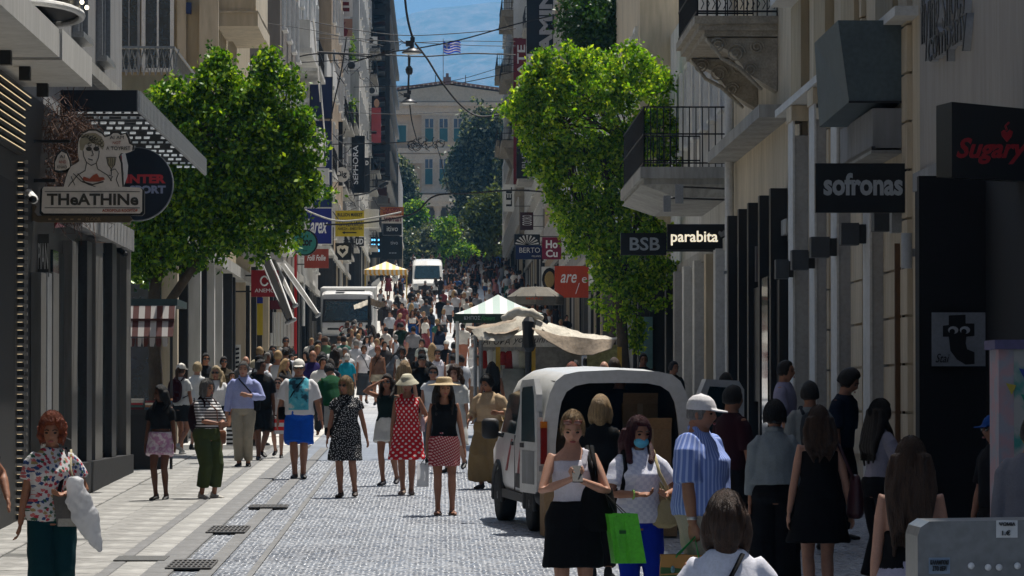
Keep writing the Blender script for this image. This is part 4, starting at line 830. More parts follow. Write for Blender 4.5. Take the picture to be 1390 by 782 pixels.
# raised letters along the right wall (they face the street)
t = thing('raised_lettering', 'tall raised metal lettering on the grey wall at upper right', 'sign', (6, 50, 4)); m_let = M('letter_face', (.012, .012, .014), .4, .1); m_ret = M('letter_return', (.38, .40, .43), .4, .1)
def wall_text(s, d0, d1, z0, z1, side, X, m1, m2=None, dep=.085, bold=.0):
    w_, h_ = abs(d1 - d0), z1 - z0; sgn = -side
    for mm, off, ex in ((m2, dep / 2, dep / 2), (m1, dep, .006)):
        if mm is None: continue
        M_ = Matrix(((0, 0, sgn, X + sgn * off), (-sgn * -1 if False else (1 if side < 0 else -1), 0, 0, (d0 + d1) / 2), (0, 1, 0, (z0 + z1) / 2), (0, 0, 0, 1)))
        o = text(t, s, 0, w_, h_, 0, 0, mm, local=M_, ext=ex, bold=bold, name='lettering'); o.matrix_parent_inverse = root_inv(t)
wall_text('flying shoes', 48.2, 52.6, wz(62, 50), wz(62, 50) + .95, 1, 6.0, m_let, m_ret); wall_text('company', 48.0, 51.8, wz(92, 50) + .08, wz(92, 50) + .48, 1, 6.0, m_let, m_ret)
solo('electric_cable', MB().tube([(wx(1388, 46), 46, 6), (wx(1386, 46), 46, wz(60, 46)), (wx(1390, 46), 46, wz(140, 46))], .018, 5), m_black, 'black cable hanging down the grey wall above the script sign', 'cable')
t = sign('wall_sign', 'vertical grey shop sign with worn red letters on the dark shopfront', 1026, 1052, 334, 382, 78.5, flatmat('weathered', '6a6462'), .10, arm=False); tx(t, 'WHAT', 1029, 1050, 344, 378, 78.5, flatmat('worn_red', '7a2020'), bold=.03)
t = sign('banner', 'orange banner sign with white handwritten lettering under the bright tree', 753, 799, 361, 404, 150, s_or, .12); tx(t, 'are', 761, 783, 372, 384, 150, bold=.01, shear=.3); tx(t, '/', 781, 787, 384, 399, 150, shear=.2); tx(t, 'e', 790, 797, 376, 384, 150)
t = sign('hanging_sign', 'dark pink hanging sign with white serif letters Ho Cu', 736, 762, 322, 352, 186, flatmat('pink', '7a1038'), .12); tx(t, 'Ho', 741, 757, 326, 337, 186, bold=.03); tx(t, 'Cu', 741, 757, 339, 349, 186, bold=.03)
t = sign('hanging_sign', 'navy hanging sign lettered BERTO in white', 700, 735, 333, 352, 222, s_navy, .12); tx(t, 'BERTO', 705, 733, 336, 343, 222); tx(t, 'MILANO', 722, 734, 346.5, 349, 222)
t = sign('sunburst_sign', 'black sign with a white sunburst above the navy sign', 698, 733, 318, 333, 221, s_black, .12)
for i in range(9):
    a = PI * (i + .5) / 9; part('ray', MB().prism([(wx(715.5 + math.cos(a - .07) * 2, 221), wz(332.5 - math.sin(a - .07) * 1.5, 221)), (wx(715.5 + math.cos(a - .09) * 16, 221), wz(332.5 - math.sin(a - .09) * 13.5, 221)), (wx(715.5 + math.cos(a + .09) * 16, 221), wz(332.5 - math.sin(a + .09) * 13.5, 221))], 'y', 220.97, 220.99), s_white, t)
t = sign('round_sign', 'black square sign holding a round gold emblem below the pink sign', 735, 757, 362, 397, 188, s_white, .1); part('disc', MB().ell((wx(746, 188), 187.9, wz(379.5, 188)), (.34, .03, .52), None, 20, 8), s_black, t); part('ring', MB().loft([(Vector((wx(746, 188), 187.86, wz(379.5, 188))), .22, .36, Vector((1, 0, 0)), Vector((0, 0, 1))), (Vector((wx(746, 188), 187.84, wz(379.5, 188))), .2, .33, Vector((1, 0, 0)), Vector((0, 0, 1)))], 18), M('emblem_gold', (.35, .24, .08), .4, .2, 20), t)
t = sign('vertical_sign', 'tall black banner with huge white letters AMIN reading upwards', 715, 752, -10, 72, 240, s_black, .3); tx(t, 'AMINI', 732, 750, -22, 72, 240, M('letter_grey', (.50, .51, .54), .6, .06), vertical=True, bold=.045)
t = sign('vertical_sign', 'maroon vertical banner strip beside the tall black banner', 752, 770, -10, 100, 240.4, flatmat('maroon', '5a0f1e'), .25)
t = sign('vertical_sign', 'narrow red vertical sign with white letters near the sky gap', 697, 714, 51, 250, 312, flatmat('deepred', '741019'), .3); tx(t, 'GATE', 702, 713, 60, 118, 312, vertical=True, bold=.02)
t = sign('vertical_sign', 'black vertical sign lettered BUDDHA reading upwards', 701, 716, 172, 242, 255, s_black, .2); tx(t, 'BUDDHA', 708.5, 714.5, 175, 228, 255, M('letter_grey', (.50, .51, .54), .6, .06), vertical=True)
t = sign('vertical_sign', 'white vertical panel with dark letters beside the far dark tree', 684, 698, 250, 287, 300, s_white, .15); tx(t, 'LEL', 687, 695, 254, 280, 300, s_black, vertical=True, bold=.03)
t = sign('wall_sign', 'white pale wall panel above the narrow red sign', 697, 714, -10, 50, 314, s_white, .2, arm=False)
t = sign('hanging_sign', 'dark brown sign behind the wires on the right', 706, 724, 288, 312, 260, flatmat('brown', '3c1c20'), .12); tx(t, 'ODORO', 709, 722, 292, 306, 260, vertical=True)
t = sign('wall_sign', 'black sign board with a white round letter behind the dark leaves', 772, 806, -8, 24, 140, s_white, .12, arm=False); tx(t, 'C', 778, 800, -6, 22, 140, s_black, bold=.05)
# road sign
t = thing('road_sign', 'small blue round pedestrian sign on a pole at the street end', 'road sign', (wx(676, 380), 380, G(380))); part('pole', MB().tube([(wx(676, 380), 380, G(380)), (wx(676, 380), 380, wz(348, 380))], .04, 6), m_steel, t); part('disc', MB().loft([(Vector((wx(676, 380), 379.9, wz(353, 380))), .3, .3, Vector((1, 0, 0)), Vector((0, 0, 1))), (Vector((wx(676, 380), 379.86, wz(353, 380))), .3, .3, Vector((1, 0, 0)), Vector((0, 0, 1)))], 18), M('sign_blue', (.02, .16, .55), .5, .05), t)
part('figure', MB().box(wx(675.4, 379), wx(676.6, 379), 379.80, 379.84, wz(355, 379), wz(351.4, 379)), s_ltxt, t)
# --- left
s_ed = flatmat('edge', '1c1c1a'); s_creamy = M('sign_cream', (.74, .66, .57), .6, .06, 3)
t = thing('cutout_sign', 'cream cut-out sign lettered THEATHINE with a drawn statue holding a glass', 'sign', (wx(125, 52), 52, wz(293, 52))); D = 52.0
def pxp(pts, D, y0, y1): return MB().prism([(wx(a, D), wz(b, D)) for a, b in pts][::-1], 'y', y0, y1)
base_ = [(58, 257), (60, 254), (87, 254), (90, 242), (93, 233), (97, 226), (103, 223), (108, 219), (106, 208), (106, 197), (108, 188), (113, 182), (121, 178), (130, 178), (138, 182), (142, 187), (149, 185), (154, 181), (160, 181), (164, 184), (170, 182), (173, 188), (175, 195), (180, 198), (179, 205), (172, 208), (164, 208), (161, 213), (164, 222), (165, 238), (166, 254), (190, 255), (193, 258), (193, 287), (190, 290), (60, 290), (57, 287)]
cx_, cy_ = 125, 235
part('board', pxp([(cx_ + (a - cx_) * 1.045, cy_ + (b - cy_) * 1.05) for a, b in base_], D, D + .01, D + .12), s_ed, t); part('face_sheet', pxp(base_, D, D - .02, D + .009), s_creamy, t)
part('speech_board', pxp([(73, 233), (73, 221), (77, 209), (84, 203), (91, 206), (96, 218), (97, 228), (90, 234), (80, 235)], D, D + .01, D + .10), s_ed, t); part('speech_sheet', pxp([(75, 231), (75, 221), (79, 211), (84, 206), (90, 209), (94, 219), (95, 227), (89, 231), (81, 232)], D, D - .015, D + .009), s_creamy, t)
ink = M('sign_ink', (.05, .042, .028), .6, .1); skt = M('sign_sketch', (.36, .31, .20), .6, .1)
tx(t, 'THeATHINe', 64, 188, 263, 279, D - .02, ink, bold=.03)
for y in (260, 282): part('rule', fbox(MB(), 61, 190, y, y + .8, D - .026, .004), ink, t)
tx(t, 'ACROPOLIS ROOFTOP', 139, 187, 284, 288, D - .02, flatmat('terracotta', 'a85030'), bold=.02)
tx(t, 'AI AM', 149, 168, 184.5, 189, D - .02, ink); tx(t, 'NOT', 153, 164, 192, 196, D - .02, flatmat('terracotta', 'a85030')); tx(t, 'A TOYRIST', 144, 177, 199, 204, D - .02, ink)
tx(t, 'AI', 81, 88, 211, 215, D - .02, ink); tx(t, 'AND', 80, 90, 218, 222, D - .02, flatmat('terracotta', 'a85030')); tx(t, 'KNAO', 78, 91, 225, 229, D - .02, ink)
def sk(pts, m=ink, r=.005, nm='sketch_line', off=.026): part(nm, MB().tube([(wx(a, D), D - off, wz(b, D)) for a, b in pts], r, 4), m, t)
part('drawn_hair', pxp([(109, 204), (108, 192), (112, 184), (120, 181), (130, 181), (138, 186), (142, 195), (140, 204), (134, 198), (126, 195), (116, 197), (113, 205)], D, D - .023, D - .021), skt, t)
rr = random.Random(2)
for i in range(16):
    a, b = rr.uniform(111, 140), rr.uniform(184, 198); sk([(a + 2.4 * math.cos(q), b + 2.2 * math.sin(q)) for q in np.linspace(0, 5, 8)], r=.004)
sk([(113, 205), (114, 213), (118, 221), (124, 225), (131, 222), (134, 214), (135, 205)]); sk([(118, 221), (116, 232), (106, 238), (96, 250), (93, 254)]); sk([(131, 222), (133, 230), (146, 238), (152, 246)]); sk([(100, 236), (110, 246), (121, 251), (130, 254)]); sk([(97, 240), (102, 252)]); sk([(106, 236), (116, 248)])
sk([(120, 216), (126, 218)], r=.006); sk([(125, 204), (127, 211), (124, 212)])
for ex in (121, 131): part('drawn_glasses', pxp([(ex + 4.2 * math.cos(q), 202.5 + 3 * math.sin(q)) for q in np.linspace(0, 2 * PI, 13)[:-1]], D, D - .028, D - .024), ink, t)
part('drawn_food', pxp([(112, 244), (114, 240), (122, 243), (127, 238), (132, 236), (135, 241), (141, 241), (143, 244), (134, 247), (122, 247), (116, 246)], D, D - .025, D - .021), flatmat('terracotta', 'a85030'), t); sk([(112, 247), (126, 251), (141, 247)], r=.008)
part('drawn_glass', pxp([(145, 214), (158, 214), (156, 224), (153, 229), (150, 229), (147, 224)], D, D - .025, D - .021), skt, t); sk([(151.5, 229), (151.5, 238)]); sk([(145, 214), (158, 214), (156, 224), (151.5, 230), (147, 224), (145, 214)]); sk([(150, 232), (157, 230), (161, 236), (158, 244), (162, 254)]); sk([(148, 238), (153, 240), (150, 246)])
for i in range(4): sk([(147 + i * 3, 215), (149 + i * 2, 226)], r=.003)
part('bracket', fbox(MB(), 36, 95, 190, 194, D + .2, .06), m_dark, t); part('bracket', fbox(MB(), 36, 75, 243, 248, D + .2, .06), m_dark, t)
t = thing('arrow_sign', 'brown arrow board lettered FLOOR below the cream cut-out sign', 'sign', (wx(110, 52), 52, wz(303, 52))); part('board', pxp([(47, 288), (51, 293), (176, 293), (180, 298), (176, 302), (52, 302), (44, 300), (41, 280), (46, 276), (50, 280)], D, D + .02, D + .12), M('board_brown', (.10, .07, .035), .6, .2, 5), t)
tx(t, 'FLOOR', 117, 137, 295.5, 300.5, D + .02, M('faint_gold', (.30, .19, .08), .5, .1)); tx(t, '- - - - -', 66, 110, 297, 299, D + .02, M('faint_gold', (.30, .19, .08), .5, .1))
t = thing('security_camera', 'small white security camera above the brown arrow board', 'camera', (wx(42, 51), 51, wz(275, 51))); part('body', MB().limb([(wx(37, 51), 51.2, wz(262, 51)), (wx(48, 51), 50.85, wz(272, 51))], [.055, .055], 10), m_wht, t); part('lens', MB().ell((wx(47, 51), 50.8, wz(272, 51)), (.05, .02, .045), None, 12, 6), m_black, t); part('mount', MB().box(wx(34, 51), wx(40, 51), 51.2, 51.3, wz(268, 51), wz(255, 51)), m_steel, t)
t = thing('round_sign', 'navy round sign lettered INTERSPORT with a red and white flash', 'sign', (wx(190, 60), 60, wz(300, 60))); D = 60.0
circ = lambda cx, cy, r, n=40: [(cx + r * math.cos(q), cy + r * 1.02 * math.sin(q)) for q in np.linspace(0, 2 * PI, n + 1)[:-1]]
part('disc', pxp(circ(186, 250, 48), D, D, D + .15), flatmat('discnavy', '101c2c', .35), t); part('rim', pxp(circ(186, 250, 49.2), D, D + .02, D + .14), m_steel, t)
tx(t, 'INTER', 171, 225, 237, 249, D, M('letter_red', (.55, .04, .05), .5, .05), bold=.05); tx(t, 'SPORT', 176, 225, 252, 263, D, M('letter_blue', (.30, .34, .50), .5, .05), bold=.05)
part('flash', pxp([(164, 210), (170, 207), (174, 225), (173, 240), (167, 256), (168, 236)], D, D - .01, D), s_ltxt, t); part('flash', pxp([(160, 210), (165, 210), (168, 236), (162, 256), (158, 240)], D, D - .014, D), flatmat('red', '8c1420'), t)
part('bracket', MB().box(-5, wx(140, D), D + .05, D + .1, wz(240, D), wz(237, D)), m_dark, t)
t = thing('fascia_sign', 'grey fascia sign with tall white letters beside the slatted doorway', 'sign', (-4.9, 51, 1.5)); part('panel', fbox(MB(), 37, 67, 318, 376, 52.8, .06), flatmat('fasc', '3a3a38'), t); tx(t, 'UTOPIAN', 38, 66, 330, 366, 52.8, M('letter_dull', (.5, .5, .48), .5, .1), bold=.01)
t = thing('awning_cassette', 'folded red and white awning above the left shop window', 'awning', (-4.9, 56, 1.9)); part('fabric', MB().sheet((wx(68, 55), 55, wz(306, 55)), (wx(74, 55), 55, wz(310, 55)), (wx(118, 62), 62, wz(330, 62)), (wx(110, 62), 62, wz(322, 62)), .08), s_red, t); part('front_bar', MB().tube([(wx(70, 55), 54.9, wz(311, 55)), (wx(120, 62), 61.9, wz(330, 62))], .03, 6), m_wht, t)
t = sign('box_sign', 'white box sign with red letters on the last grey post', 147, 169, 307, 333, 65.5, s_white, .2, arm=False); tx(t, 'VINTSEN', 152, 168, 314, 328, 65.5, flatmat('red', '8c1420'), bold=.02)
t = thing('security_camera', 'dark pair of cameras under the white box sign', 'camera', (-4.6, 65, 1.9)); part('body', MB().limb([(wx(158, 65), 65.2, wz(338, 65)), (wx(170, 65), 65, wz(345, 65))], [.05, .05], 8), m_dark, t); part('mount', fbox(MB(), 152, 162, 334, 338, 65.3, .1), m_dark, t)
t = thing('neon_letter', 'pale yellow neon letter M in the dark shop', 'neon sign', (wx(182, 79.9), 79.9, 2.3)); part('tube', MB().tube([(wx(a, 79.8), 79.7, wz(b, 79.8)) for a, b in ((169, 386), (169, 376), (182, 384), (195, 375), (196, 386))], .016, 6), M('neon_yellow', (.85, 1.0, .55), .5, .05, emit=1.4), t)
t = thing('neon_tube', 'thin violet neon tube beside the left kiosk', 'neon sign', (wx(168, 79.9), 79.9, 0)); part('tube', MB().tube([(wx(170, 79.8), 79.7, wz(470, 79.8)), (wx(170, 79.8), 79.7, wz(500, 79.8))], .014, 6), M('neon_violet', (.28, .06, 1.0), .5, .05, emit=3), t); part('tube', MB().tube([(wx(170.5, 79.8), 79.7, wz(323, 79.8)), (wx(170.5, 79.8), 79.7, wz(330, 79.8))], .02, 6), MATS['neon_violet'], t)
t = sign('hanging_sign', 'red hanging sign lettered ANEMO with a white wreath', 341, 378, 367, 403, 106, s_red, .14); tx(t, 'ANEMO', 346, 373, 392, 397, 106); part('wreath', MB().tube([(wx(359 + 5 * math.cos(q), 106), 105.98, wz(381.5 + 6 * math.sin(q), 106)) for q in np.linspace(.4, 5.9, 16)], .022, 5), s_ltxt, t)
t = thing('round_sign', 'green round sign with black rim lettered Stor', 'sign', (wx(414, 139), 139, wz(347, 139))); D = 139; part('rim', pxp(circ(414, 329.5, 17.5, 28), D, D, D + .1), s_black, t); part('disc', pxp(circ(413.5, 329.5, 15.5, 28), D, D - .02, D - .001), M('disc_green', (.03, .22, .18), .5, .1), t); tx(t, 'iStor', 403, 424, 322, 334, D - .02, s_black, bold=.04); tx(t, '---', 411, 417, 340, 341, D - .02, s_black); part('bracket', MB().box(-5.1, wx(400, D), D + .02, D + .06, wz(328, D), wz(326, D)), m_dark, t)
t = sign('hanging_sign', 'brick red hanging sign lettered Folli Follie in white script', 413, 446, 338, 364, 147, flatmat('brick', '9a4030'), .12); tx(t, 'Folli Follie', 417, 442, 346, 354, 147, bold=.02, shear=.3)
t = sign('hanging_sign', 'royal blue hanging sign with white script arex', 400, 450, 283, 331, 152, flatmat('royal', '18247c', .4), .14, frame=s_white); tx(t, 'arex', 421, 445, 302, 317, 152, shear=.35, bold=.02); part('patch', fbox(MB(), 400, 420, 297, 312, 151.97, .02), s_white, t)
t = sign('hanging_sign', 'dark navy vertical banner at the top of the blue stack', 421, 450, 105, 160, 172, flatmat('navyd', '101c44', .4), .12, frame=s_ed, group='stack of blue banners'); 
t = sign('hanging_sign', 'navy banner lettered RIN in the middle of the blue stack', 423, 450, 192, 230, 173, s_navy, .12, frame=m_steel, group='stack of blue banners'); tx(t, 'ERIN', 431, 445, 195, 200, 173); tx(t, 'LANTE', 433, 447, 214, 217, 173); tx(t, 'PARIS', 436, 444, 220, 221.5, 173)
t = sign('hanging_sign', 'plain navy banner below the topmost one of the blue stack', 424, 450, 164, 190, 173.5, flatmat('navyd', '101c44', .4), .12, group='stack of blue banners')
t = sign('hanging_sign', 'navy banner lettered GRUND at the bottom of the blue stack', 426, 450, 234, 281, 171, s_navy, .12, frame=m_steel, group='stack of blue banners'); tx(t, 'HEMARIE', 428, 446, 242, 246, 171); tx(t, 'GRUND', 428, 447, 247.5, 253, 171); tx(t, 'BEAUTY', 430, 445, 256, 258, 171); part('flower_mark', MB().ell((wx(437, 171), 170.98, wz(261, 171)), (.08, .02, .09), None, 8, 6), s_ltxt, t)
t = sign('vertical_sign', 'plain black vertical banner behind the round Big sign', 451, 465, 165, 252, 206, s_black, .2)
t = thing('round_sign', 'white round sign lettered Big on the black vertical banner', 'sign', (wx(464, 204), 204, wz(247, 204))); D = 204; part('disc', pxp(circ(464, 237, 10, 24), D, D, D + .1), s_white, t); tx(t, 'Big', 457.5, 470.5, 232, 242, D, s_black, bold=.03); part('bracket', MB().box(-5.2, wx(455, D), D + .02, D + .06, wz(238, D), wz(236, D)), m_dark, t)
t = sign('vertical_sign', 'tall black sign lettered SEPHORA reading upwards', 477, 495, 184, 262, 240, s_black, .25); tx(t, 'SEPHORA', 478.8, 486, 197, 250, 240, M('letter_glow2', (.8, .8, .82), .5, .04), vertical=True, bold=.015)
t = sign('vertical_sign', 'narrow black sign with a white letter D right of the tall one', 495, 502, 214, 262, 275, s_black, .15); tx(t, 'D', 496, 500, 218, 224, 275, bold=.03)
t = sign('poster_banner', 'faded pink street banner with a face on the old building', 504, 517, 146, 194, 300, flatmat('fadedpink', 'b04c50'), .06); part('face_print', MB().ell((wx(511, 299.9), 299.9, wz(140, 299.9)), (.20, .03, .30), None, 12, 8), M('print_skin', (.5, .3, .2), .8, .1), t)
t = sign('hanging_sign', 'yellow sign filled with black Greek lettering and an arrow', 455, 494, 286, 321, 198, flatmat('yellow', 'c8b41c', .5), .1)
for i, (s_, a, b) in enumerate((('BULLION MARKET', 289, 294), ('ΑΓΟΡΑ ΧΡΥΣΟΥ', 298, 302.5), ('ΛΙΡΑ ΕΚΠΟΙΗΣΗ', 303.5, 307.5), ('ΑΜΕΣΗ - ΕΝΕΧΥΡΑ', 308.5, 312.5))): tx(t, s_, 458, 492, a, b, 198, s_black, bold=.03)
part('arrow', pxp([(464, 316), (468, 314), (468, 315.3), (484, 315.3), (484, 316.7), (468, 316.7), (468, 318)], 198, 197.97, 197.995), s_black, t); part('side_box', fbox(MB(), 494.2, 514, 284, 309, 198.5, .8), s_white, t)
t = sign('hanging_sign', 'black square sign with a white heart shield', 453, 477, 330, 353, 200, s_black, .1); part('shield', pxp([(457, 335), (462, 333), (465, 334), (468, 333), (473, 335), (472, 343), (465, 350), (458, 343)], 200, 199.97, 199.995), s_white, t); part('heart', pxp([(465, 345), (460.5, 340), (462, 337), (465, 339), (468, 337), (469.5, 340)], 200, 199.95, 199.965), s_black, t)
t = sign('hanging_sign', 'small black sign lettered UD in white italics', 482, 494, 322, 334, 245, s_black, .1); tx(t, 'UD', 483, 493, 324, 332, 245, shear=.2, bold=.04)
t = sign('hanging_sign', 'orange sign lettered ΑΓΟΡΑ ΧΡΥΣΟΥ in red', 516, 548, 281, 292.5, 330, flatmat('orange2', 'c87838'), .15, arm=False); tx(t, 'ΑΓΟΡΑ\nΧΡΥΣΟΥ', 519, 546, 282, 292, 330, flatmat('red', '8c1420'), bold=.05)
t = sign('hanging_sign', 'pale sign lettered woman below the orange sign', 518, 546, 293, 303, 330.5, s_white, .15, arm=False); tx(t, 'woman', 521, 544, 295, 301, 330.5, flatmat('plum', '5a1830'), bold=.03)
t = sign('hanging_sign', 'black sign lettered itivo below the pale sign', 520, 545, 303.5, 319, 331, s_black, .15, arm=False, frame=m_steel); tx(t, 'itivo', 525, 540, 307, 314, 331)
t = sign('hanging_sign', 'dark sign panel lettered tivo above the yellow pavilion', 517, 546, 321, 352, 332, flatmat('darkteal', '141c20'), .15, arm=False); tx(t, 'tivo', 530, 540, 327, 332, 332, M('letter_grey', (.50, .51, .54), .6, .06)); tx(t, '---', 528, 538, 343, 344, 332, M('letter_grey', (.50, .51, .54), .6, .06))
t = sign('led_sign', 'small screen sign with light blue lit bars under the signs', 503, 518, 322, 350, 326, s_black, .15, arm=False); m_cy = M('screen_cyan', (.15, .55, .95), .4, .05, emit=1.3)
for a, b in ((324.5, 327), (331, 333), (338.5, 342)): part('lit_bar', fbox(MB(), 504, 515, a, b, 325.98, .015), m_cy, t)
t = sign('wall_sign', 'large white wall sign with a dark red letter E at the top', 453, 478, -14, 22, 214.6, s_white, .1, arm=False); tx(t, 'E', 459, 474, -6, 15, 214.6, flatmat('darkred', '6a0c14'), bold=.05)
t = sign('square_sign', 'square tan sign with a dark red curl emblem', 455, 478, 25, 49, 214, flatmat('tansign', '9a7868'), .12); part('curl', MB().limb([(wx(a, 214), 213.98, wz(b, 214)) for a, b in ((468, 30), (464, 33), (465, 38), (469, 41), (467, 46))], [.03, .09, .12, .12, .14], 8, .2), flatmat('darkred', '6a0c14'), t)
t = thing('round_board', 'mustard yellow round board behind the armoured van', 'sign', (wx(449, 215), 215, G(215))); D = 215; part('disc', pxp(circ(449, 392, 9.5, 22), D, D, D + .1), M('mustard', (.34, .26, .07), .5, .1), t); part('post', MB().tube([(wx(449, D), D + .15, G(D)), (wx(449, D), D + .15, wz(392, D))], .04, 6), m_dark, t)
t = thing('banner', 'tall yellow poster board in the white shop entrance', 'poster', (wx(352, 118), 118, G(118))); part('sheet', fbox(MB(), 347, 357, 404, 455, 117.6, .04), flatmat('posteryellow', 'b8a020'), t); part('head_panel', fbox(MB(), 347, 357, 404, 412, 117.55, .045), flatmat('royal', '18247c'), t)
t = thing('striped_board', 'white board with dark diagonal stripes standing by the dark doors', 'sign', (wx(319, 104), 104, G(104))); part('panel', fbox(MB(), 312, 327, 468, 505, 104, .05), s_white, t)
for i in range(5): part('stripe', pxp([(314, 474 + i * 6), (325, 468 + i * 6 + 4), (325, 471 + i * 6 + 4), (314, 477 + i * 6)], 104, 103.98, 103.998), s_black, t)
t = thing('shop_entrance', 'bright white ribbed shop entrance panel behind the folded awnings', 'shop front', (wx(375, 125), 125, G(125)))
for i in range(9): part('panel', fbox(MB(), 358 + i * 4.6, 361.6 + i * 4.6, 424, 470, 125 + (i % 2) * .05, .1), s_white, t)
part('red_strip', fbox(MB(), 399.5, 403, 345, 480, 124.8, .1), flatmat('brightred', 'b01818'), t); part('dark_door', fbox(MB(), 361, 370, 424, 452, 124.7, .1), m_black, t)
part('lintel', fbox(MB(), 358, 402, 408, 420, 124.9, .2), flatmat('maroon', '5a0f1e'), t)
# ================================================================ CANOPY BLOCK AND FOLDED AWNINGS (left, mid distance)
t = thing('canopy', 'white concrete shop canopy at the lower end of the left tree', 'canopy', (-4.5, 104, 3.6)); part('slab', MB().box(-5, wx(398, 112), 104, 112, wz(334, 104), wz(306, 104)), m_white, t); part('underbeam', MB().box(-5, wx(385, 112), 104.2, 112, wz(342, 104), wz(335, 104)), m_grey, t)
def folded(label, a, b, D0, w, dark, seed):
    t = thing('folded_awning', label, 'awning', (wx(a[0], D0), D0, wz(a[1], D0))); A = Vector((wx(a[0], D0), D0, wz(a[1], D0))); B = Vector((wx(b[0], D0), D0 - 1.6, wz(b[1], D0 - 1.6))); d_ = (B - A); u = Vector((d_.z, 0, -d_.x)).normalized()
    part('fabric', MB().sheet(A - u * w, A + u * w, B + u * w * .8, B - u * w * .8, .12), M('awning_black', (.015, .014, .013), .9, .2) if dark else m_conc, t)
    for k, mm in ((-1, m_wht), (1, m_steel)):
        part('arm', MB().tube([A + u * w * k * 1.15 + Vector((0, .15, 0)), A.lerp(B, .5) + u * (w * k * 1.3) + Vector((0, .2, 0)), B + u * w * k * .9], .022, 6), mm, t)
    part('front_bar', MB().limb([B - u * w * 1.3, B + u * w * 1.3], [.05, .05], 8), m_steel, t); return t
folded('black folded awning hanging steeply from the white canopy', (352, 332), (398, 436), 103, .085, True, 1)
folded('pale folded awning sloping down towards the armoured van', (384, 360), (434, 428), 122, .05, False, 2)
folded('thin white awning arm between the two folded awnings', (366, 345), (404, 415), 110, .035, False, 3)
# ================================================================ KIOSKS AND PAVILIONS
def stripe_cloth(name, c1, c2, w, axis='X', rough=.85):
    if name in MATS: return MATS[name]
    m, n, L, b = _mat(name); b.inputs['Roughness'].default_value = rough
    tc = n.new('ShaderNodeTexCoord'); sep = n.new('ShaderNodeSeparateXYZ'); L.new(tc.outputs['Object'], sep.inputs[0])
    d_ = n.new('ShaderNodeMath'); d_.operation = 'DIVIDE'; L.new(sep.outputs['XYZ'.index(axis)], d_.inputs[0]); d_.inputs[1].default_value = w
    f = n.new('ShaderNodeMath'); f.operation = 'FRACT'; L.new(d_.outputs[0], f.inputs[0]); g = n.new('ShaderNodeMath'); g.operation = 'GREATER_THAN'; g.inputs[1].default_value = .5; L.new(f.outputs[0], g.inputs[0])
    mx = n.new('ShaderNodeMix'); mx.data_type = 'RGBA'; mx.inputs[6].default_value = (*c1, 1); mx.inputs[7].default_value = (*c2, 1); L.new(g.outputs[0], mx.inputs[0]); L.new(mx.outputs[2], b.inputs['Base Color']); MATS[name] = m; return m
def hip_roof(mb, x0, x1, y0, y1, z, h, th=.03, sag=.05):
    cx, cy = (x0 + x1) / 2, (y0 + y1) / 2; n = 8; pk = Vector((cx, cy, z + h))
    cs = [Vector((x0, y0, z)), Vector((x1, y0, z)), Vector((x1, y1, z)), Vector((x0, y1, z))]
    for k in range(4):
        a, b = cs[k], cs[(k + 1) % 4]
        for i in range(4):
            f0, f1 = i / 4, (i + 1) / 4; s0, s1 = math.sin(f0 * PI) * sag, math.sin(f1 * PI) * sag
            A, B, C, D_ = a.lerp(pk, f0), b.lerp(pk, f0), b.lerp(pk, f1), a.lerp(pk, f1)
            A.z -= s0; B.z -= s0; C.z -= s1; D_.z -= s1; mb.add([A, B, C, D_, A - Vector((0, 0, th)), B - Vector((0, 0, th)), C - Vector((0, 0, th)), D_ - Vector((0, 0, th))], [(0, 1, 2, 3), (7, 6, 5, 4), (0, 4, 5, 1)])
    return mb
def pavilion(label, x0, x1, ytop, yeave, yval, D, dep, roofm, valm, txt=None, yfeet=None, name='pavilion', polem=None):
    X0, X1 = wx(x0, D), wx(x1, D); ze = wz(yeave, D); zt = wz(ytop, D); t = thing(name, label, 'pavilion', ((X0 + X1) / 2, D, G(D)))
    part('roof', hip_roof(MB(), X0, X1, D, D + dep, ze, (zt - ze) , sag=.03), roofm, t, smooth=False)
    v = MB().box(X0, X1, D - .012, D - .002, wz(yval, D), ze).box(X0 - .012, X0 - .002, D, D + dep, wz(yval, D), ze).box(X1 + .002, X1 + .012, D, D + dep, wz(yval, D), ze).box(X0, X1, D + dep + .002, D + dep + .012, wz(yval, D), ze); part('valance', v, valm, t)
    for x in (X0 + .06, X1 - .06):
        for y in (D + .06, D + dep - .06): part('pole', MB().tube([(x, y, G(y)), (x, y, ze)], .03, 8), polem or m_wht, t)
    return t
pv = pavilion('green and white striped pavilion roof over the book kiosk', 617, 737, 398, 426, 436, 88, 2.2, stripe_cloth('stripe_green', (.60, .62, .60), (.38, .47, .43), .30), M('valance_green', (.025, .05, .035), .8, .2, 3))
tx(pv, 'ΚΗΠΟΣ', 630, 652, 429, 434, 87.98, M('letter_grey', (.50, .51, .54), .6, .06)); tx(pv, 'Flowers', 653, 672, 428.5, 435, 87.98, M('letter_green', (.06, .30, .10), .5, .1), shear=.4)
pv = pavilion('yellow and white checked pavilion beside the far white van', 494, 553, 354, 366, 372, 270, 3.0, stripe_cloth('stripe_yellow', (.72, .70, .62), (.75, .58, .25), .42), stripe_cloth('check_yellow', (.72, .70, .62), (.78, .42, .06), .28), polem=M('pole_yellow', (.5, .35, .08), .6, .1))
tx(pv, '3XX', 516, 538, 373, 378, 269.9, s_black)
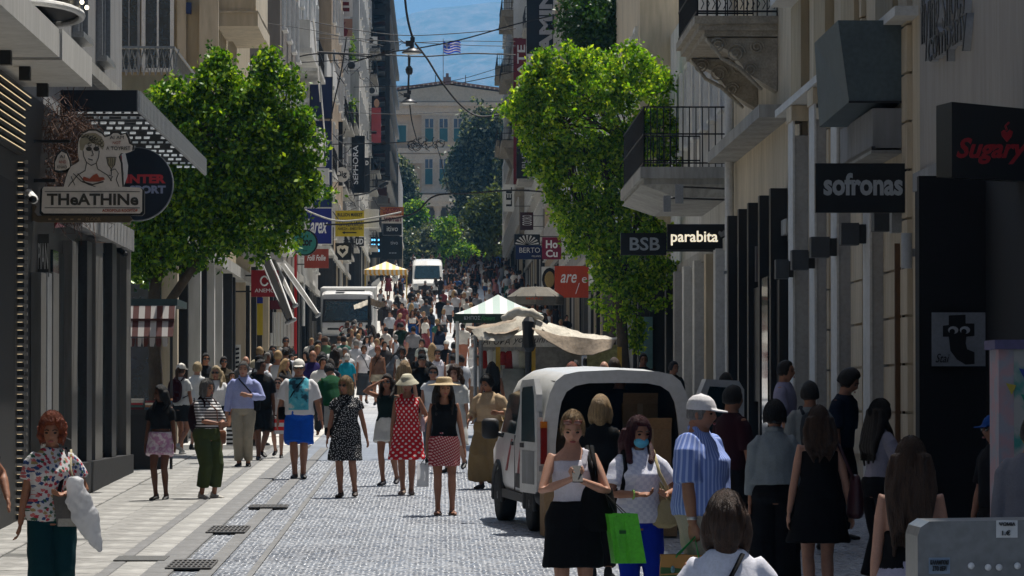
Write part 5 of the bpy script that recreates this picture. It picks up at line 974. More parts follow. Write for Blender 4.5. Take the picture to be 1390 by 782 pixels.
# umbrella
def parasol(label, x0, x1, ytop, yedge, D, mat, n=8):
    cx = wx((x0 + x1) / 2, D); r = wx(x1, D) - cx; zt, ze = wz(ytop, D), wz(yedge, D); t = thing('parasol', label, 'parasol', (cx, D, G(D))); mb = MB()
    ring_ = [Vector((cx + r * math.cos(2 * PI * k / n), D + r * math.sin(2 * PI * k / n), ze)) for k in range(n)]; pk = Vector((cx, D, zt))
    for k in range(n):
        a, b = ring_[k], ring_[(k + 1) % n]; m1, m2 = a.lerp(pk, .5) + Vector((0, 0, .12)), b.lerp(pk, .5) + Vector((0, 0, .12)); dz = Vector((0, 0, -.02))
        mb.add([a, b, m2, m1, a + dz, b + dz, m2 + dz, m1 + dz], [(0, 1, 2, 3), (7, 6, 5, 4), (0, 4, 5, 1)]).add([m1, m2, pk, m1 + dz, m2 + dz, pk + dz], [(0, 1, 2), (5, 4, 3)])
        mb.sheet(a, b, b + Vector((0, 0, -.22)), a + Vector((0, 0, -.22)), .01)
        part('rib', MB().tube([a, m1 + dz * 2, pk + dz * 3], .012, 4), m_dark, t)
    part('canopy', mb, mat, t); part('pole', MB().tube([(cx, D, G(D)), (cx, D, zt + .08)], .035, 8), m_dark, t); return t
pz = parasol('dusty grey beige parasol behind the striped pavilion', 688, 765, 389, 403, 118, M('canvas_taupe', (.17, .155, .13), .9, .2, 3))
tx(pz, 'MARC', 714, 737, 403.5, 407, 116.3, flatmat('terracotta', 'a85030'), bold=.03)
# flower / clothes kiosk with torn canvas
D = 80.0; k = thing('kiosk', 'open market kiosk with cream canvas skirt and hand painted lettering', 'kiosk', (wx(720, D), D, G(D))); m_canvas = M('canvas_cream', (.62, .57, .48), .9, .25, 2.2, bump=.3, bscale=8); m_canvd = M('canvas_dirty', (.34, .27, .20), .9, .35, 2, bump=.4, bscale=8)
part('valance', MB().box(wx(651, D), wx(782, D), D, D + .03, wz(471, D), wz(455, D)), m_canvas, k)
tx(k, 'ΑΓΟΡΑ', 655, 692, 458, 468, D, M('ink_brown', (.05, .035, .03), .8, .1), shear=.25); tx(k, 'yoga universe', 696, 768, 457, 468, D, M('ink_brown', (.05, .035, .03), .8, .1), shear=.35)
part('roof_cloth', hip_roof(MB(), wx(640, D), wx(790, D), D + .05, D + 2.4, wz(455, D), .52, sag=.12), m_canvas, k)
for a, b in (((640, 446), (700, 430)), ((700, 430), (770, 455)), ((700, 440), (830, 466)), ((650, 455), (700, 440))):
    pass
mb = MB(); pl_ = lambda x, y, d_: Vector((wx(x, d_), d_, wz(y, d_)))
def cloth_strip(mb, top, bot, n=10, sag=.08, th=.02):
    pass
def drape(pa, pb, pc, pd, sag, mat, nm, seed, par):
    """cloth hanging between four points with folds"""
    n, m_ = 12, 5; V = []; rr = random.Random(seed)
    pa, pb, pc, pd = map(Vector, (pa, pb, pc, pd))
    for j in range(m_ + 1):
        for i in range(n + 1):
            u, v = i / n, j / m_; p = pa.lerp(pb, u).lerp(pd.lerp(pc, u), v); p.z -= math.sin(u * PI) * sag * (.5 + v); p += Vector((0, math.sin(u * 17 + seed) * .04 * v, rr.uniform(-.015, .015))); V.append(p)
    N = len(V); Fc = []
    for j in range(m_):
        for i in range(n): a = j * (n + 1) + i; Fc.append((a, a + 1, a + n + 2, a + n + 1)); Fc.append((a + N, a + n + 1 + N, a + n + 2 + N, a + 1 + N))
    mb = MB().add(V + [p + Vector((0, .02, -.015)) for p in V], Fc); part(nm, mb, mat, par, smooth=True)
Dk = 79.0
drape(pl_(640, 447, Dk), pl_(718, 428, Dk + .4), pl_(722, 437, Dk + .2), pl_(650, 461, Dk - .1), .10, m_canvas, 'torn_cloth', 1, k)
drape(pl_(632, 444, Dk + 1), pl_(700, 432, Dk + 1.2), pl_(705, 446, Dk), pl_(655, 450, Dk), .05, m_canvd, 'torn_cloth', 2, k)
drape(pl_(716, 428, Dk), pl_(780, 455, Dk), pl_(776, 462, Dk - .2), pl_(712, 438, Dk - .2), .03, m_canvas, 'torn_cloth', 3, k)
drape(pl_(722, 444, Dk - .5), pl_(836, 460, Dk - .5), pl_(830, 474, Dk - .7), pl_(728, 450, Dk - .7), .16, m_canvd, 'torn_cloth', 4, k)
drape(pl_(745, 438, Dk + .3), pl_(838, 458, Dk), pl_(832, 464, Dk - .4), pl_(735, 446, Dk - .2), .10, m_canvas, 'torn_cloth', 5, k)
mb = MB(); mb.limb([pl_(684, 432, Dk), pl_(700, 423, Dk), pl_(722, 425, Dk), pl_(735, 432, Dk)], [.06, .085, .08, .05], 9); solid('rolled_cloth', mb, m_canvas, None, .02, 2, .02) ; k2 = JOBS[-1][0]; k2.parent = k; k2.matrix_parent_inverse = root_inv(k)
for x in (645, 653): part('post', MB().tube([pl_(x, 445, D), (wx(x, D), D, G(D))], .035, 7), m_steel, k)
part('main_post', MB().tube([pl_(717, 436, Dk - .3), (wx(717, Dk), Dk - .3, G(Dk))], .06, 10), m_dark, k); part('winch', MB().limb([pl_(718, 470, Dk - .35), pl_(717, 455, Dk - .4), pl_(718, 438, Dk - .35)], [.13, .10, .13], 8), m_black, k)
m_ypost = M('post_yellow', (.52, .32, .03), .6, .15, 4)
for x0_, x1_ in ((673, 679), (720, 727), (838, 844)): part('yellow_post', fbox(MB(), x0_, x1_, 471, 575, D + .3, .1), m_ypost, k)
part('counter', MB().box(wx(655, D), wx(722, D), D + .3, D + 1.4, G(D), G(D) + .85), m_ypost, k); part('back_panel', MB().box(wx(650, D + 2), wx(790, D + 2), D + 2.2, D + 2.3, G(D), wz(460, D)), M('kiosk_wall', (.36, .34, .31), .9, .3, 2), k)
part('glass_case', MB().box(wx(683, D), wx(720, D), D + .5, D + 1.2, G(D) + .86, G(D) + 1.5), glass('case_glass', (.10, .12, .11), .1), k)
part('price_board', fbox(MB(), 797, 838, 468, 500, D + 1.5, .05), M('poster_map', (.42, .38, .14), .8, .45, 12), k)
rr = random.Random(9)
for i in range(7):
    x = 657 + i * 8.5; m_ = [M('garment_red', (.35, .03, .03), .9, .3, 6), s_white, M('garment_cream', (.55, .55, .44), .9, .2, 6), M('garment_red', (.35, .03, .03), .9, .3, 6)][i % 4]
    g_ = thing('hanging_garment', ['red scarf hanging at the left end of the kiosk', 'white blouse hanging second in the kiosk', 'cream shirt hanging third in the kiosk', 'red bag hanging in the middle of the kiosk', 'white apron hanging past the kiosk middle', 'cream top hanging near the yellow post', 'white cloth hanging by the right yellow post'][i], 'garment', (wx(x, D + .6), D + .6, wz(490, D)))
    mb = MB(); z1_, z0_ = wz(474 + rr.uniform(0, 3), D), wz(rr.uniform(494, 510), D); cx = wx(x, D + .6); mb.loft([(Vector((cx, D + .6, z1_)), .03, .02, Vector((1, 0, 0)), Vector((0, 1, 0))), (Vector((cx, D + .6, z1_ - .06)), .09, .03, Vector((1, 0, 0)), Vector((0, 1, 0))), (Vector((cx, D + .6, (z0_ + z1_) / 2)), .07, .04, Vector((1, 0, 0)), Vector((0, 1, 0))), (Vector((cx + .01, D + .6, z0_)), .10, .03, Vector((1, 0, 0)), Vector((0, 1, 0)))], 10); part('cloth', mb, m_, g_, smooth=True); part('hanger', MB().tube([(cx, D + .6, z1_), (cx, D + .6, z1_ + .08)], .006, 4), m_steel, g_)
# left book stall with striped awning
D = 68.5; k = thing('book_stall', 'dark book stall with brown and white striped awning under the left tree', 'stall', (wx(200, D), D, G(D)))
part('roof', MB().box(-5.35, wx(241, D), D, D + 2.6, wz(415, D), wz(406, D)), M('stall_teal', (.03, .06, .065), .5, .2, 3), k)
part('awning_cloth', MB().sheet((-5.3, D - .35, wz(458, D)), (wx(237, D), D - .35, wz(458, D)), (wx(239, D), D - .02, wz(416, D)), (-5.3, D - .02, wz(416, D)), .015), stripe_cloth('stripe_brown', (.08, .022, .018), (.42, .40, .38), .19), k)
for i in range(9):
    x = -5.3 + i * .105; 
    if x + .10 < wx(238, D): part('scallop', MB().loft([(Vector((x + .05, D - .36, z)), w_, .012, Vector((1, 0, 0)), Vector((0, 1, 0))) for z, w_ in ((wz(459, D), .048), (wz(466, D), .046), (wz(471, D), .03))], 8), MATS['stripe_brown'], k)
part('midrail', MB().box(-5.3, wx(238, D), D - .22, D - .19, wz(436, D), wz(433, D)), M('stall_red', (.06, .015, .012), .7, .2), k)
for x in (-5.1, wx(233, D)): part('post', MB().tube([(x, D, G(D)), (x, D, wz(415, D))], .025, 7), m_dark, k)
part('table', MB().box(-5.2, wx(226, D), D - .3, D + .5, wz(562, D), wz(556, D)), m_dark, k); part('table_cloth', MB().box(-5.2, wx(225, D), D - .28, D + .4, G(D), wz(562.1, D)), m_black, k)
bc = ['b8b4a8', '7c2a30', '2c5a78', 'c8c4bc', '40605c', 'a87048', '88a0b0', 'b03c48', 'd8d0c0', '30405c']
for c_ in range(4):
    for i in range(4 + c_ % 2):
        z = wz(555.9, D) + i * .036; x0_ = -5.18 + c_ * .225; w_ = .20 - rr.uniform(0, .03)
        b_ = solo('book', MB().box(x0_, x0_ + w_, D - .26 + rr.uniform(-.02, .02), D - .02, z, z + .033), M('book_' + bc[(i * 3 + c_) % 10], hexc(bc[(i * 3 + c_) % 10]), .7, .15, 6), '%s book, %s from the table in the %s stack on the stall' % (['cream', 'dark red', 'blue', 'grey', 'teal', 'brown', 'pale blue', 'bright red', 'white', 'navy'][(i * 3 + c_) % 10], ['first', 'second', 'third', 'fourth', 'fifth'][i], ['leftmost', 'second', 'third', 'rightmost'][c_]), 'book', 'books stacked on the stall table')
# ================================================================ VANS
m_van = M('van_white', (.62, .62, .61), .28, .08, 2, spec=.6); m_rub = M('rubber', (.012, .012, .012), .85, .2, 6); m_vblk = M('van_black_plastic', (.02, .02, .021), .55, .15, 5); m_rim = M('hubcap', (.30, .30, .31), .35, .15, 5, metal=.6); m_wind = glass('windscreen', (.010, .035, .045), .12)
def wheel(par, x, y, z, r, w, side):
    mb = MB(); mb.loft([(Vector((x + side * o * w, y, z)), r * q, r * q, Vector((0, 1, 0)), Vector((0, 0, 1))) for o, q in ((-.5, .88), (-.42, .98), (-.2, 1), (.2, 1), (.42, .98), (.5, .9), (.5, .66))], 26); o = part('wheel', mb, m_rub, par, False, True)
    mb = MB(); mb.loft([(Vector((x + side * w * q[0], y, z)), r * q[1], r * q[1], Vector((0, 1, 0)), Vector((0, 0, 1))) for q in ((.40, .655), (.47, .60), (.44, .3), (.50, .16), (.50, .02))], 20); part('hubcap', mb, m_rim, o, False, True)
    for k in range(8): a = 2 * PI * k / 8; part('vent', MB().ell((x + side * w * .485, y + math.cos(a) * r * .46, z + math.sin(a) * r * .46), (.012, r * .06, r * .06), None, 8, 5), m_vblk, o)
def section_loft(mb, secs):
    """secs: list of (y, [(x, z) half profile bottom to top]) mirrored into a closed hull"""
    n = len(secs[0][1]); V = []; Fc = []
    for y, pr in secs:
        V += [(-x, y, z) for x, z in pr] + [(x, y, z) for x, z in pr[::-1]]
    m_ = 2 * n
    for i in range(len(secs) - 1):
        for j in range(m_ - 1): Fc.append((i * m_ + j, i * m_ + j + 1, (i + 1) * m_ + j + 1, (i + 1) * m_ + j))
        Fc.append((i * m_ + m_ - 1, i * m_, (i + 1) * m_, (i + 1) * m_ + m_ - 1))
    mb.add(V, Fc); return mb
# near van (rear towards the camera, rear doors open); local: +y is its front
Dv = 47.4; van = thing('parked_van', 'white compact delivery van with rear doors open and red stripes', 'van', (wx(838, Dv), Dv, G(Dv)), math.radians(7.0), rx=SLOPE(Dv) * 1.0)
def prof(hw, zt, zs=.32, tum=.12, belt=.98):
    h = zt - belt; return [(hw - .06, zs), (hw, zs + .16), (hw + .008, belt), (hw - .02, belt + .16 * h), (hw - tum * .5, belt + .5 * h), (hw - tum * .9, belt + .72 * h), (hw - tum * 1.4, belt + .87 * h), (hw - tum * 2.2, belt + .96 * h), (hw - tum * 3.5, belt + h), (.001, zt + .02)]
secs = [(0.02, prof(.865, 1.80)), (1.0, prof(.875, 1.82)), (2.3, prof(.875, 1.82)), (2.9, prof(.87, 1.76)), (3.35, prof(.86, 1.42, tum=.10)), (3.7, prof(.85, 1.10, tum=.06, belt=.92)), (4.15, prof(.82, .95, tum=.05, belt=.82)), (4.3, prof(.74, .72, tum=.05, belt=.62))]
hull = section_loft(MB(), secs); nn = len(secs[0][1]) * 2; hull.f.append(tuple(range((len(secs) - 1) * nn, len(secs) * nn)))
part('body', hull, m_van, van, False, True)
mb = MB(); Xh, zt = .865, 1.80   # rear frame round the open load bay
inn = [(.70, .50), (.70, 1.0), (.665, 1.32), (.635, 1.47), (.58, 1.58), (.48, 1.645), (.33, 1.675), (0, 1.68)]; out_ = [(x + .004, z + .004) for x, z in prof(.865, 1.80)[1:]]; out_ = [(.86, .50)] + out_[1:]
outer = out_ + [(-x, z) for x, z in out_[::-1][1:]]; inner = [(-x, z) for x, z in inn] + inn[::-1][1:]
mb.prism(outer + inner, 'y', -.04, .02); part('rear_frame', mb, m_van, van, False)
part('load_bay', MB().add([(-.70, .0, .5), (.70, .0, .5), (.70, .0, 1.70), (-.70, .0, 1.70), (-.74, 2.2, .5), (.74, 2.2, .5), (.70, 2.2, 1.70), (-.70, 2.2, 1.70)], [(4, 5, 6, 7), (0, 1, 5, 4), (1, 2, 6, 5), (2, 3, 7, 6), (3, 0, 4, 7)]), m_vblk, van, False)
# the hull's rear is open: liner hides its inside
part('bumper', MB().limb([(-.84, .02, .42), (-.80, -.08, .40), (.80, -.08, .40), (.84, .02, .42)], [.10, .11, .11, .10], 10), m_vblk, van, False, True)
part('floor_sill', MB().box(-.70, .70, -.06, .10, .47, .53), m_vblk, van, False)
for s_ in (-1, 1):
    tl = part('tail_light', MB().box(*sorted((s_ * .80, s_ * .872)), -.065, .01, .78, 1.18), M('lamp_red', (.22, .012, .01), .2, .15, 8), van, False); part('indicator', MB().box(*sorted((s_ * .80, s_ * .873)), -.067, .01, 1.181, 1.25), M('lamp_orange', (.6, .18, .02), .2, .1), tl, False)
part('hinge', MB().box(-.885, -.85, -.05, .0, 1.30, 1.36).box(-.885, -.85, -.05, .0, .70, .76), m_steel, van, False)
def van_door(s_, ang, label):
    """rear door leaf hinged at the rear corner, swung open by ang"""
    c = Vector((s_ * .875, -.03, 0)); w = .68; d_ = Matrix.Rotation(ang, 3, 'Z')
    Q = lambda u, v, z: c + d_ @ Vector((-s_ * u, v, z))
    V = []; prf = [(0, .45), (w, .45), (w, 1.60), (w - .08, 1.70), (.12, 1.72), (.03, 1.55), (0, 1.0)]
    ins = [(.08, 1.02), (w - .08, 1.02), (w - .09, 1.56), (w - .14, 1.62), (.17, 1.64), (.12, 1.52), (.085, 1.1)]
    def leaf(pr, y0, y1, m_, nm, par):
        A = [Q(u, y0, z) for u, z in pr] + [Q(u, y1, z) for u, z in pr]; n = len(pr)
        return part(nm, MB().add(A, [tuple(range(n)), tuple(range(2 * n - 1, n - 1, -1))] + [(i, (i + 1) % n, (i + 1) % n + n, i + n) for i in range(n)]), m_, par, False)
    o = leaf(prf, -.035, .035, m_van, 'rear_door', van); leaf(ins, -.042, .042, m_wind, 'pane', o); leaf([(.10, .55), (w - .10, .55), (w - .10, .92), (.10, .92)], -.043, .040, m_grey, 'trim_panel', o); leaf([(w - .16, .95), (w - .04, .95), (w - .04, 1.0), (w - .16, 1.0)], -.055, .05, m_vblk, 'latch', o); return o
van_door(-1, math.radians(98), 'left'); van_door(1, math.radians(-150), 'right')
for s_ in (-1, 1):
    for y in (.78, 3.42): wheel(van, s_ * .78, y, .31, .315, .20, s_); part('wheel_arch', MB().limb([(s_ * .865, y + .40 * math.cos(a), .30 + .40 * math.sin(a)) for a in np.linspace(-.1, PI + .1, 12)], [.035] * 12, 6), m_vblk, van, False, True)
    part('sill_trim', MB().box(*sorted((s_ * .84, s_ * .885)), 1.2, 3.0, .30, .40), m_vblk, van, False)
    part('side_window', MB().add([(s_ * .872, 2.0, 1.06), (s_ * .868, 3.15, 1.06), (s_ * .825, 2.82, 1.50), (s_ * .80, 2.0, 1.58), (s_ * .85, 2.0, 1.05), (s_ * .85, 3.15, 1.05), (s_ * .80, 2.82, 1.50), (s_ * .78, 2.0, 1.58)], [(0, 1, 2, 3), (7, 6, 5, 4), (0, 4, 5, 1), (1, 5, 6, 2), (2, 6, 7, 3), (3, 7, 4, 0)]), m_wind, van, False)
    part('door_seam', MB().box(*sorted((s_ * .872, s_ * .884)), 1.93, 1.945, .42, 1.05).box(*sorted((s_ * .872, s_ * .884)), 1.05, 1.065, .42, 1.05), m_vblk, van, False)
    part('door_handle', MB().box(*sorted((s_ * .874, s_ * .90)), 2.02, 2.16, .93, .97), m_vblk, van, False); part('protector', MB().box(*sorted((s_ * .874, s_ * .90)), 1.15, 1.75, .46, .62), m_vblk, van, False)
    m_ = part('mirror', MB().ell((s_ * 1.02, 3.02, 1.10), (.11, .07, .13), None, 14, 10, lambda d, p, ph: Vector((max(-.10, min(.10, p.x * 1.15)), p.y, max(-.12, min(.12, p.z * 1.1))))), m_vblk, van, False, True); part('arm', MB().tube([(s_ * .86, 3.0, 1.02), (s_ * .97, 3.02, 1.05)], .03, 8), m_vblk, m_, False)
st_r = flatmat('van_red', '8a1018', .3)
for (u0, v0), (u1, v1), w_ in (((1.12, 1.02), (1.45, .62), .14), ((1.30, 1.05), (1.66, .60), .10), ((.55, 1.10), (.95, .66), .10), ((2.1, 1.0), (2.6, .62), .12)):
    part('stripe', MB().add([(-.8835, u0, v0), (-.8835, u0 + w_, v0), (-.884, u1 + w_, v1), (-.884, u1, v1), (-.87, u0, v0), (-.87, u0 + w_, v0), (-.87, u1 + w_, v1), (-.87, u1, v1)], [(0, 3, 2, 1), (0, 1, 5, 4), (1, 2, 6, 5), (2, 3, 7, 6), (3, 0, 4, 7)]), st_r, van, False)
part('fuel_flap', MB().box(-.887, -.87, .55, .68, .80, .95), m_van, van, False)
# parcels
def carton(label, x, y, z, w, d_, h, rz, D=Dv, m_='carton', grp='cartons in and behind the van'):
    t = thing('cardboard_box', label, 'box', (x, y, z), rz, grp); part('carton', MB().box(-w / 2, w / 2, 0, d_, 0, h), M(m_, (.27, .17, .085), .85, .15, 4), t, False); part('tape', MB().box(-.03, .03, -.003, d_ + .003, h * .0, h + .004), M('tape', (.36, .26, .15), .4, .1), t, False)
    part('flap', MB().sheet((-w / 2, -.004, h), (w / 2, -.004, h), (w / 2, -.06, h + .12), (-w / 2, -.06, h + .12), .006), M(m_, (.27, .17, .085), .85, .15, 4), t, False); return t
vz = G(Dv); vx_ = van.location.x
carton('tall cardboard box standing inside the open van on the right', vx_ + .38, Dv + .15, vz + .55, .46, .45, .62, .09); carton('cardboard box low on the ground behind the open van', vx_ + .34, Dv - .9, vz + .005, .55, .5, .62, -.05); carton('cardboard box stacked behind the woman in black', vx_ - .10, Dv + .5, vz + .55, .5, .4, .42, .1)
carton('small cardboard box behind the seated rear bumper on the left', vx_ - .62, Dv - .75, vz + .005, .42, .4, .55, .1)
carton('cardboard box at the back left of the open load bay', vx_ - .42, Dv + 1.2, vz + .55, .5, .5, .5, .12); carton('cardboard box high on the right stack in the load bay', vx_ + .30, Dv + 1.0, vz + 1.05, .4, .4, .4, .05)
# armoured van
Da = 172.0; av = thing('armoured_van', 'white armoured cash van with red letters and beacon bar on the left', 'van', (wx(471, Da), Da, G(Da)), 0, rx=SLOPE(Da))
pf = lambda hw, zt, c=.12: [(hw, .62), (hw + .01, 1.3), (hw, zt - c * 1.5), (hw - c * .4, zt - c * .4), (hw - c * 1.3, zt), (.001, zt + .02)]
def closed(secs):
    mb = section_loft(MB(), secs); n = len(secs[0][1]) * 2; mb.f.append(tuple(range(n))[::-1]); mb.f.append(tuple(range((len(secs) - 1) * n, len(secs) * n))); return mb
part('cab', closed([(.0, pf(.98, 1.30, .05)), (.06, pf(1.02, 1.46, .06)), (.14, pf(1.05, 1.60, .06)), (.36, pf(1.06, 2.35, .08)), (.46, pf(1.06, 2.62, .12)), (.62, pf(1.06, 2.70, .14)), (2.0, pf(1.06, 2.74, .14))]), m_van, av, False)
part('box_body', MB().box(-1.12, 1.12, 2.0, 6.2, .6, 2.85), m_van, av, False); part('windscreen', MB().add([(-.90, .075, 1.58), (.90, .075, 1.58), (.86, .315, 2.34), (-.86, .315, 2.34), (-.90, .3, 1.58), (.90, .3, 1.58), (.86, .5, 2.34), (-.86, .5, 2.34)], [(0, 1, 2, 3), (7, 6, 5, 4), (0, 4, 5, 1), (1, 5, 6, 2), (2, 6, 7, 3), (3, 7, 4, 0)]), m_wind, av, False)
part('windscreen_frame', MB().box(-1.0, 1.0, .06, .22, 1.50, 1.575).sheet((-1.0, .10, 1.576), (-.905, .10, 1.576), (-.865, .34, 2.38), (-.96, .34, 2.38), .05).sheet((.905, .10, 1.576), (1.0, .10, 1.576), (.96, .34, 2.38), (.865, .34, 2.38), .05).box(-.96, .96, .29, .42, 2.36, 2.43), m_vblk, av, False)
part('front_bumper', MB().box(-1.06, 1.06, -.10, .10, .35, .95).box(-.7, .7, -.13, -.101, .5, .8), m_vblk, av, False); part('grille', MB().box(-.78, -.32, -.012, .03, 1.20, 1.28), m_vblk, av, False); part('roof_vent', MB().box(-.1, .7, .7, .8, 2.745, 2.80).box(-.45, -.1, .55, .9, 2.745, 2.79), m_vblk, av, False); part('wiper', MB().tube([(-.6, .10, 1.55), (-.1, .15, 1.72)], .015, 4).tube([(.1, .10, 1.55), (.6, .15, 1.72)], .015, 4), m_black, av, False)
for s_ in (-1, 1):
    part('headlight', MB().ell((s_ * .82, -.08, .84), (.16, .05, .09), None, 12, 8), M('lamp_clear', (.4, .42, .44), .15, .1), av, False); wheel(av, s_ * .92, .95, .40, .42, .26, s_); wheel(av, s_ * .92, 4.8, .40, .42, .26, s_)
    m_ = part('mirror', MB().box(*sorted((s_ * 1.22, s_ * 1.42)), .35, .45, 1.55, 2.0), m_vblk, av, False); part('arm', MB().tube([(s_ * 1.05, .42, 2.1), (s_ * 1.32, .40, 2.02)], .025, 6), m_vblk, m_, False)
for ch, xo, col in (('G', -.18, '8a1018'), ('4', .0, '20242c'), ('S', .20, '8a1018')):
    M_ = Matrix(((1, 0, 0, xo - .02), (0, 0, -1, -.006), (0, 1, 0, 1.24), (0, 0, 0, 1))); text(av, ch, 0, .24, .26, 0, 0, flatmat('g_' + col, col), local=M_, ext=.012, bold=.04, shear=.25)
# awning arm over the armoured van's side
t = thing('street_umbrella', 'half closed dusty canvas umbrella beside the armoured van', 'parasol', (wx(502, 160), 160, G(160))); D = 160
part('pole', MB().tube([(wx(501, D), D, G(D)), (wx(501, D), D, wz(402, D))], .05, 8), m_dark, t)
drape(pl_(480, 414, D), pl_(502, 405, D + .2), pl_(502, 412, D), pl_(481, 420, D - .2), .02, m_canvas, 'canopy', 7, t); drape(pl_(502, 404, D), pl_(524, 411, D), pl_(522, 416, D), pl_(503, 413, D), .04, m_canvd, 'canopy', 8, t); part('counterweight', fbox(MB(), 499, 504, 430, 448, D - .1, .1), m_black, t)
# far van
Df = 286.0; fv = thing('parked_van', 'white panel van facing down the street among the far crowd', 'van', (wx(580, Df), Df, G(Df)), 0, rx=SLOPE(Df))
part('body', closed([(.0, pf(.95, 1.05, .05)), (.15, pf(1.0, 1.18, .06)), (.75, pf(1.02, 1.36, .07)), (1.35, pf(1.0, 2.25, .10)), (1.7, pf(1.0, 2.52, .16)), (2.4, pf(1.0, 2.60, .18)), (5.4, pf(1.0, 2.60, .18))]), m_van, fv, False)
part('windscreen', MB().add([(-.86, .62, 1.40), (.86, .62, 1.40), (.80, 1.20, 2.22), (-.80, 1.20, 2.22), (-.86, .95, 1.36), (.86, .95, 1.36), (.8, 1.5, 2.22), (-.8, 1.5, 2.22)], [(0, 1, 2, 3), (7, 6, 5, 4), (0, 4, 5, 1), (1, 5, 6, 2), (2, 6, 7, 3), (3, 7, 4, 0)]), m_wind, fv, False)
part('grille', MB().box(-.6, .6, -.03, .05, .62, .9), m_vblk, fv, False); part('bumper', MB().box(-.98, .98, -.10, .06, .32, .60), m_vblk, fv, False)
for s_ in (-1, 1): part('headlight', MB().ell((s_ * .78, .02, .92), (.16, .06, .12), None, 12, 8), M('lamp_clear', (.4, .42, .44), .15, .1), fv, False); wheel(fv, s_ * .9, 1.0, .34, .34, .22, s_); part('mirror', MB().box(*sorted((s_ * 1.08, s_ * 1.28)), .9, 1.0, 1.3, 1.65), m_vblk, fv, False)
# ================================================================ WIRES AND STREET LAMPS
m_wire = M('wire_black', (.02, .02, .022), .7, .1)
def wire(label, pts, r=.02, mat=None):
    """pts: (x px, y px, D) nodes; the run is smoothed through them"""
    P_ = [pl_(*p) for p in pts]; out = []
    for i in range(len(P_) - 1):
        p0, p1, p2, p3 = P_[max(0, i - 1)], P_[i], P_[i + 1], P_[min(len(P_) - 1, i + 2)]
        for k in range(7):
            t_ = k / 7; out.append(.5 * ((2 * p1) + (p2 - p0) * t_ + (2 * p0 - 5 * p1 + 4 * p2 - p3) * t_ ** 2 + (3 * p1 - p0 - 3 * p2 + p3) * t_ ** 3))
    out.append(P_[-1]); return solo('overhead_wire', MB().tube(out, r, 5), mat or m_wire, label, 'wire')
wire('thick black cable dropping from the upper lamp towards the palace', [(549, -5, 150), (552, 20, 150), (557, 42, 150), (561, 52, 150)], .045); wire('long black cable curving down right from the upper lamp', [(563, 58, 150), (580, 80, 150), (600, 112, 150), (628, 145, 150), (655, 158, 150), (700, 150, 150)], .038)
wire('lowest wire crossing the street in front of the hill', [(380, 68, 160), (470, 72, 160), (540, 75, 160), (580, 76, 160), (640, 72, 160), (700, 74, 160)], .028); wire('wire rising to the right above the flag', [(480, 84, 155), (520, 72, 155), (572, 64, 155), (630, 52, 155), (700, 32, 155), (760, 18, 155)], .026)
wire('thin upper wire across the hill', [(380, 20, 170), (470, 38, 170), (540, 47, 170), (600, 46, 170), (700, 38, 170)], .018); wire('thin wire across the flag top', [(380, 38, 165), (530, 56, 165), (620, 55, 165), (700, 56, 165)], .014); wire('second thin wire across the flag', [(400, 50, 166), (540, 56, 166), (640, 61, 166), (700, 62, 166)], .014)
wire('thin wire just above the palace roof', [(480, 118, 190), (560, 116, 190), (620, 113, 190), (700, 96, 190)], .018); wire('thin wire slanting up right over the roof', [(600, 112, 200), (640, 103, 200), (700, 84, 200)], .014)
wire('black wire passing before the palace upper windows', [(470, 152, 180), (540, 155, 180), (610, 152, 180), (700, 152, 180)], .014); wire('thin wire low over the palace middle', [(440, 196, 185), (520, 194, 185), (560, 192, 185)], .022)
wire('thick sagging cable across the street end', [(440, 305, 140), (500, 302, 140), (560, 290, 140), (590, 266, 140), (640, 262, 140), (700, 258, 140), (760, 262, 140)], .030)
wire('pale sagging cable from the left tree to the yellow sign', [(385, 272, 130), (430, 292, 130), (460, 300, 130), (500, 297, 130), (545, 288, 130)], .032, m_conc)
wire('vertical hanging wire left of the green plants', [(470, 50, 170), (464, 90, 170), (455, 130, 170), (448, 165, 170)], .03); wire('tangled wire above the blue banners', [(385, 88, 150), (400, 78, 150), (440, 72, 150), (500, 76, 150), (526, 72, 150)], .024); wire('sloping wire over the white blocks', [(382, 86, 150), (450, 82, 150), (500, 78, 150), (535, 66, 150)], .016)
wire('thin sloping wire left over the beige houses', [(335, 28, 120), (420, 40, 120), (520, 62, 120)], .010)
def lamp(label, x, y, D, r, hang):
    t = thing('street_lamp', label, 'street lamp', tuple(pl_(x, y, D)), group='lamps hung over the street'); c = pl_(x, y, D); u, v = Vector((1, 0, 0)), Vector((0, 1, 0))
    part('shade', MB().loft([(c + Vector((0, 0, z)), q, q, u, v) for z, q in ((-.02, r), (.02, r * .99), (r * .28, r * .72), (r * .45, r * .40), (r * .55, r * .22), (r * 1.0, r * .18))], 22), M('lamp_enamel', (.05, .05, .055), .4, .2, 4), t, smooth=True); part('diffuser', MB().ell(c + Vector((0, 0, -.02)), (r * .9, r * .9, r * .13), None, 18, 6), M('lamp_glass', (.55, .56, .55), .3, .1), t)
    part('gear_box', MB().box(c.x - r * .62, c.x + r * .05, D - .12, D + .12, c.z + r * .62, c.z + r * 1.15).box(c.x - .06, c.x + .10, D - .08, D + .08, c.z + r * 1.0, c.z + r * 1.5), m_dark, t); part('hanger', MB().tube([c + Vector((0, 0, r)), c + Vector((0, 0, r + hang))], .035, 6), m_dark, t)
    for k in range(3): part('stray_wire', MB().tube([c + Vector((-r * .6, 0, r * .9)), c + Vector((-r * (1.0 + .1 * k), 0, r * (.9 + .2 * k))), c + Vector((-r * 1.25, .02, r * (.7 + .35 * k)))], .012, 4), m_wire, t)
lamp('upper lamp hung on wires before the hill', 559, 71, 150, .36, .25); lamp('lower lamp hung on wires before the palace pediment', 554.5, 139, 172, .33, 1.9)
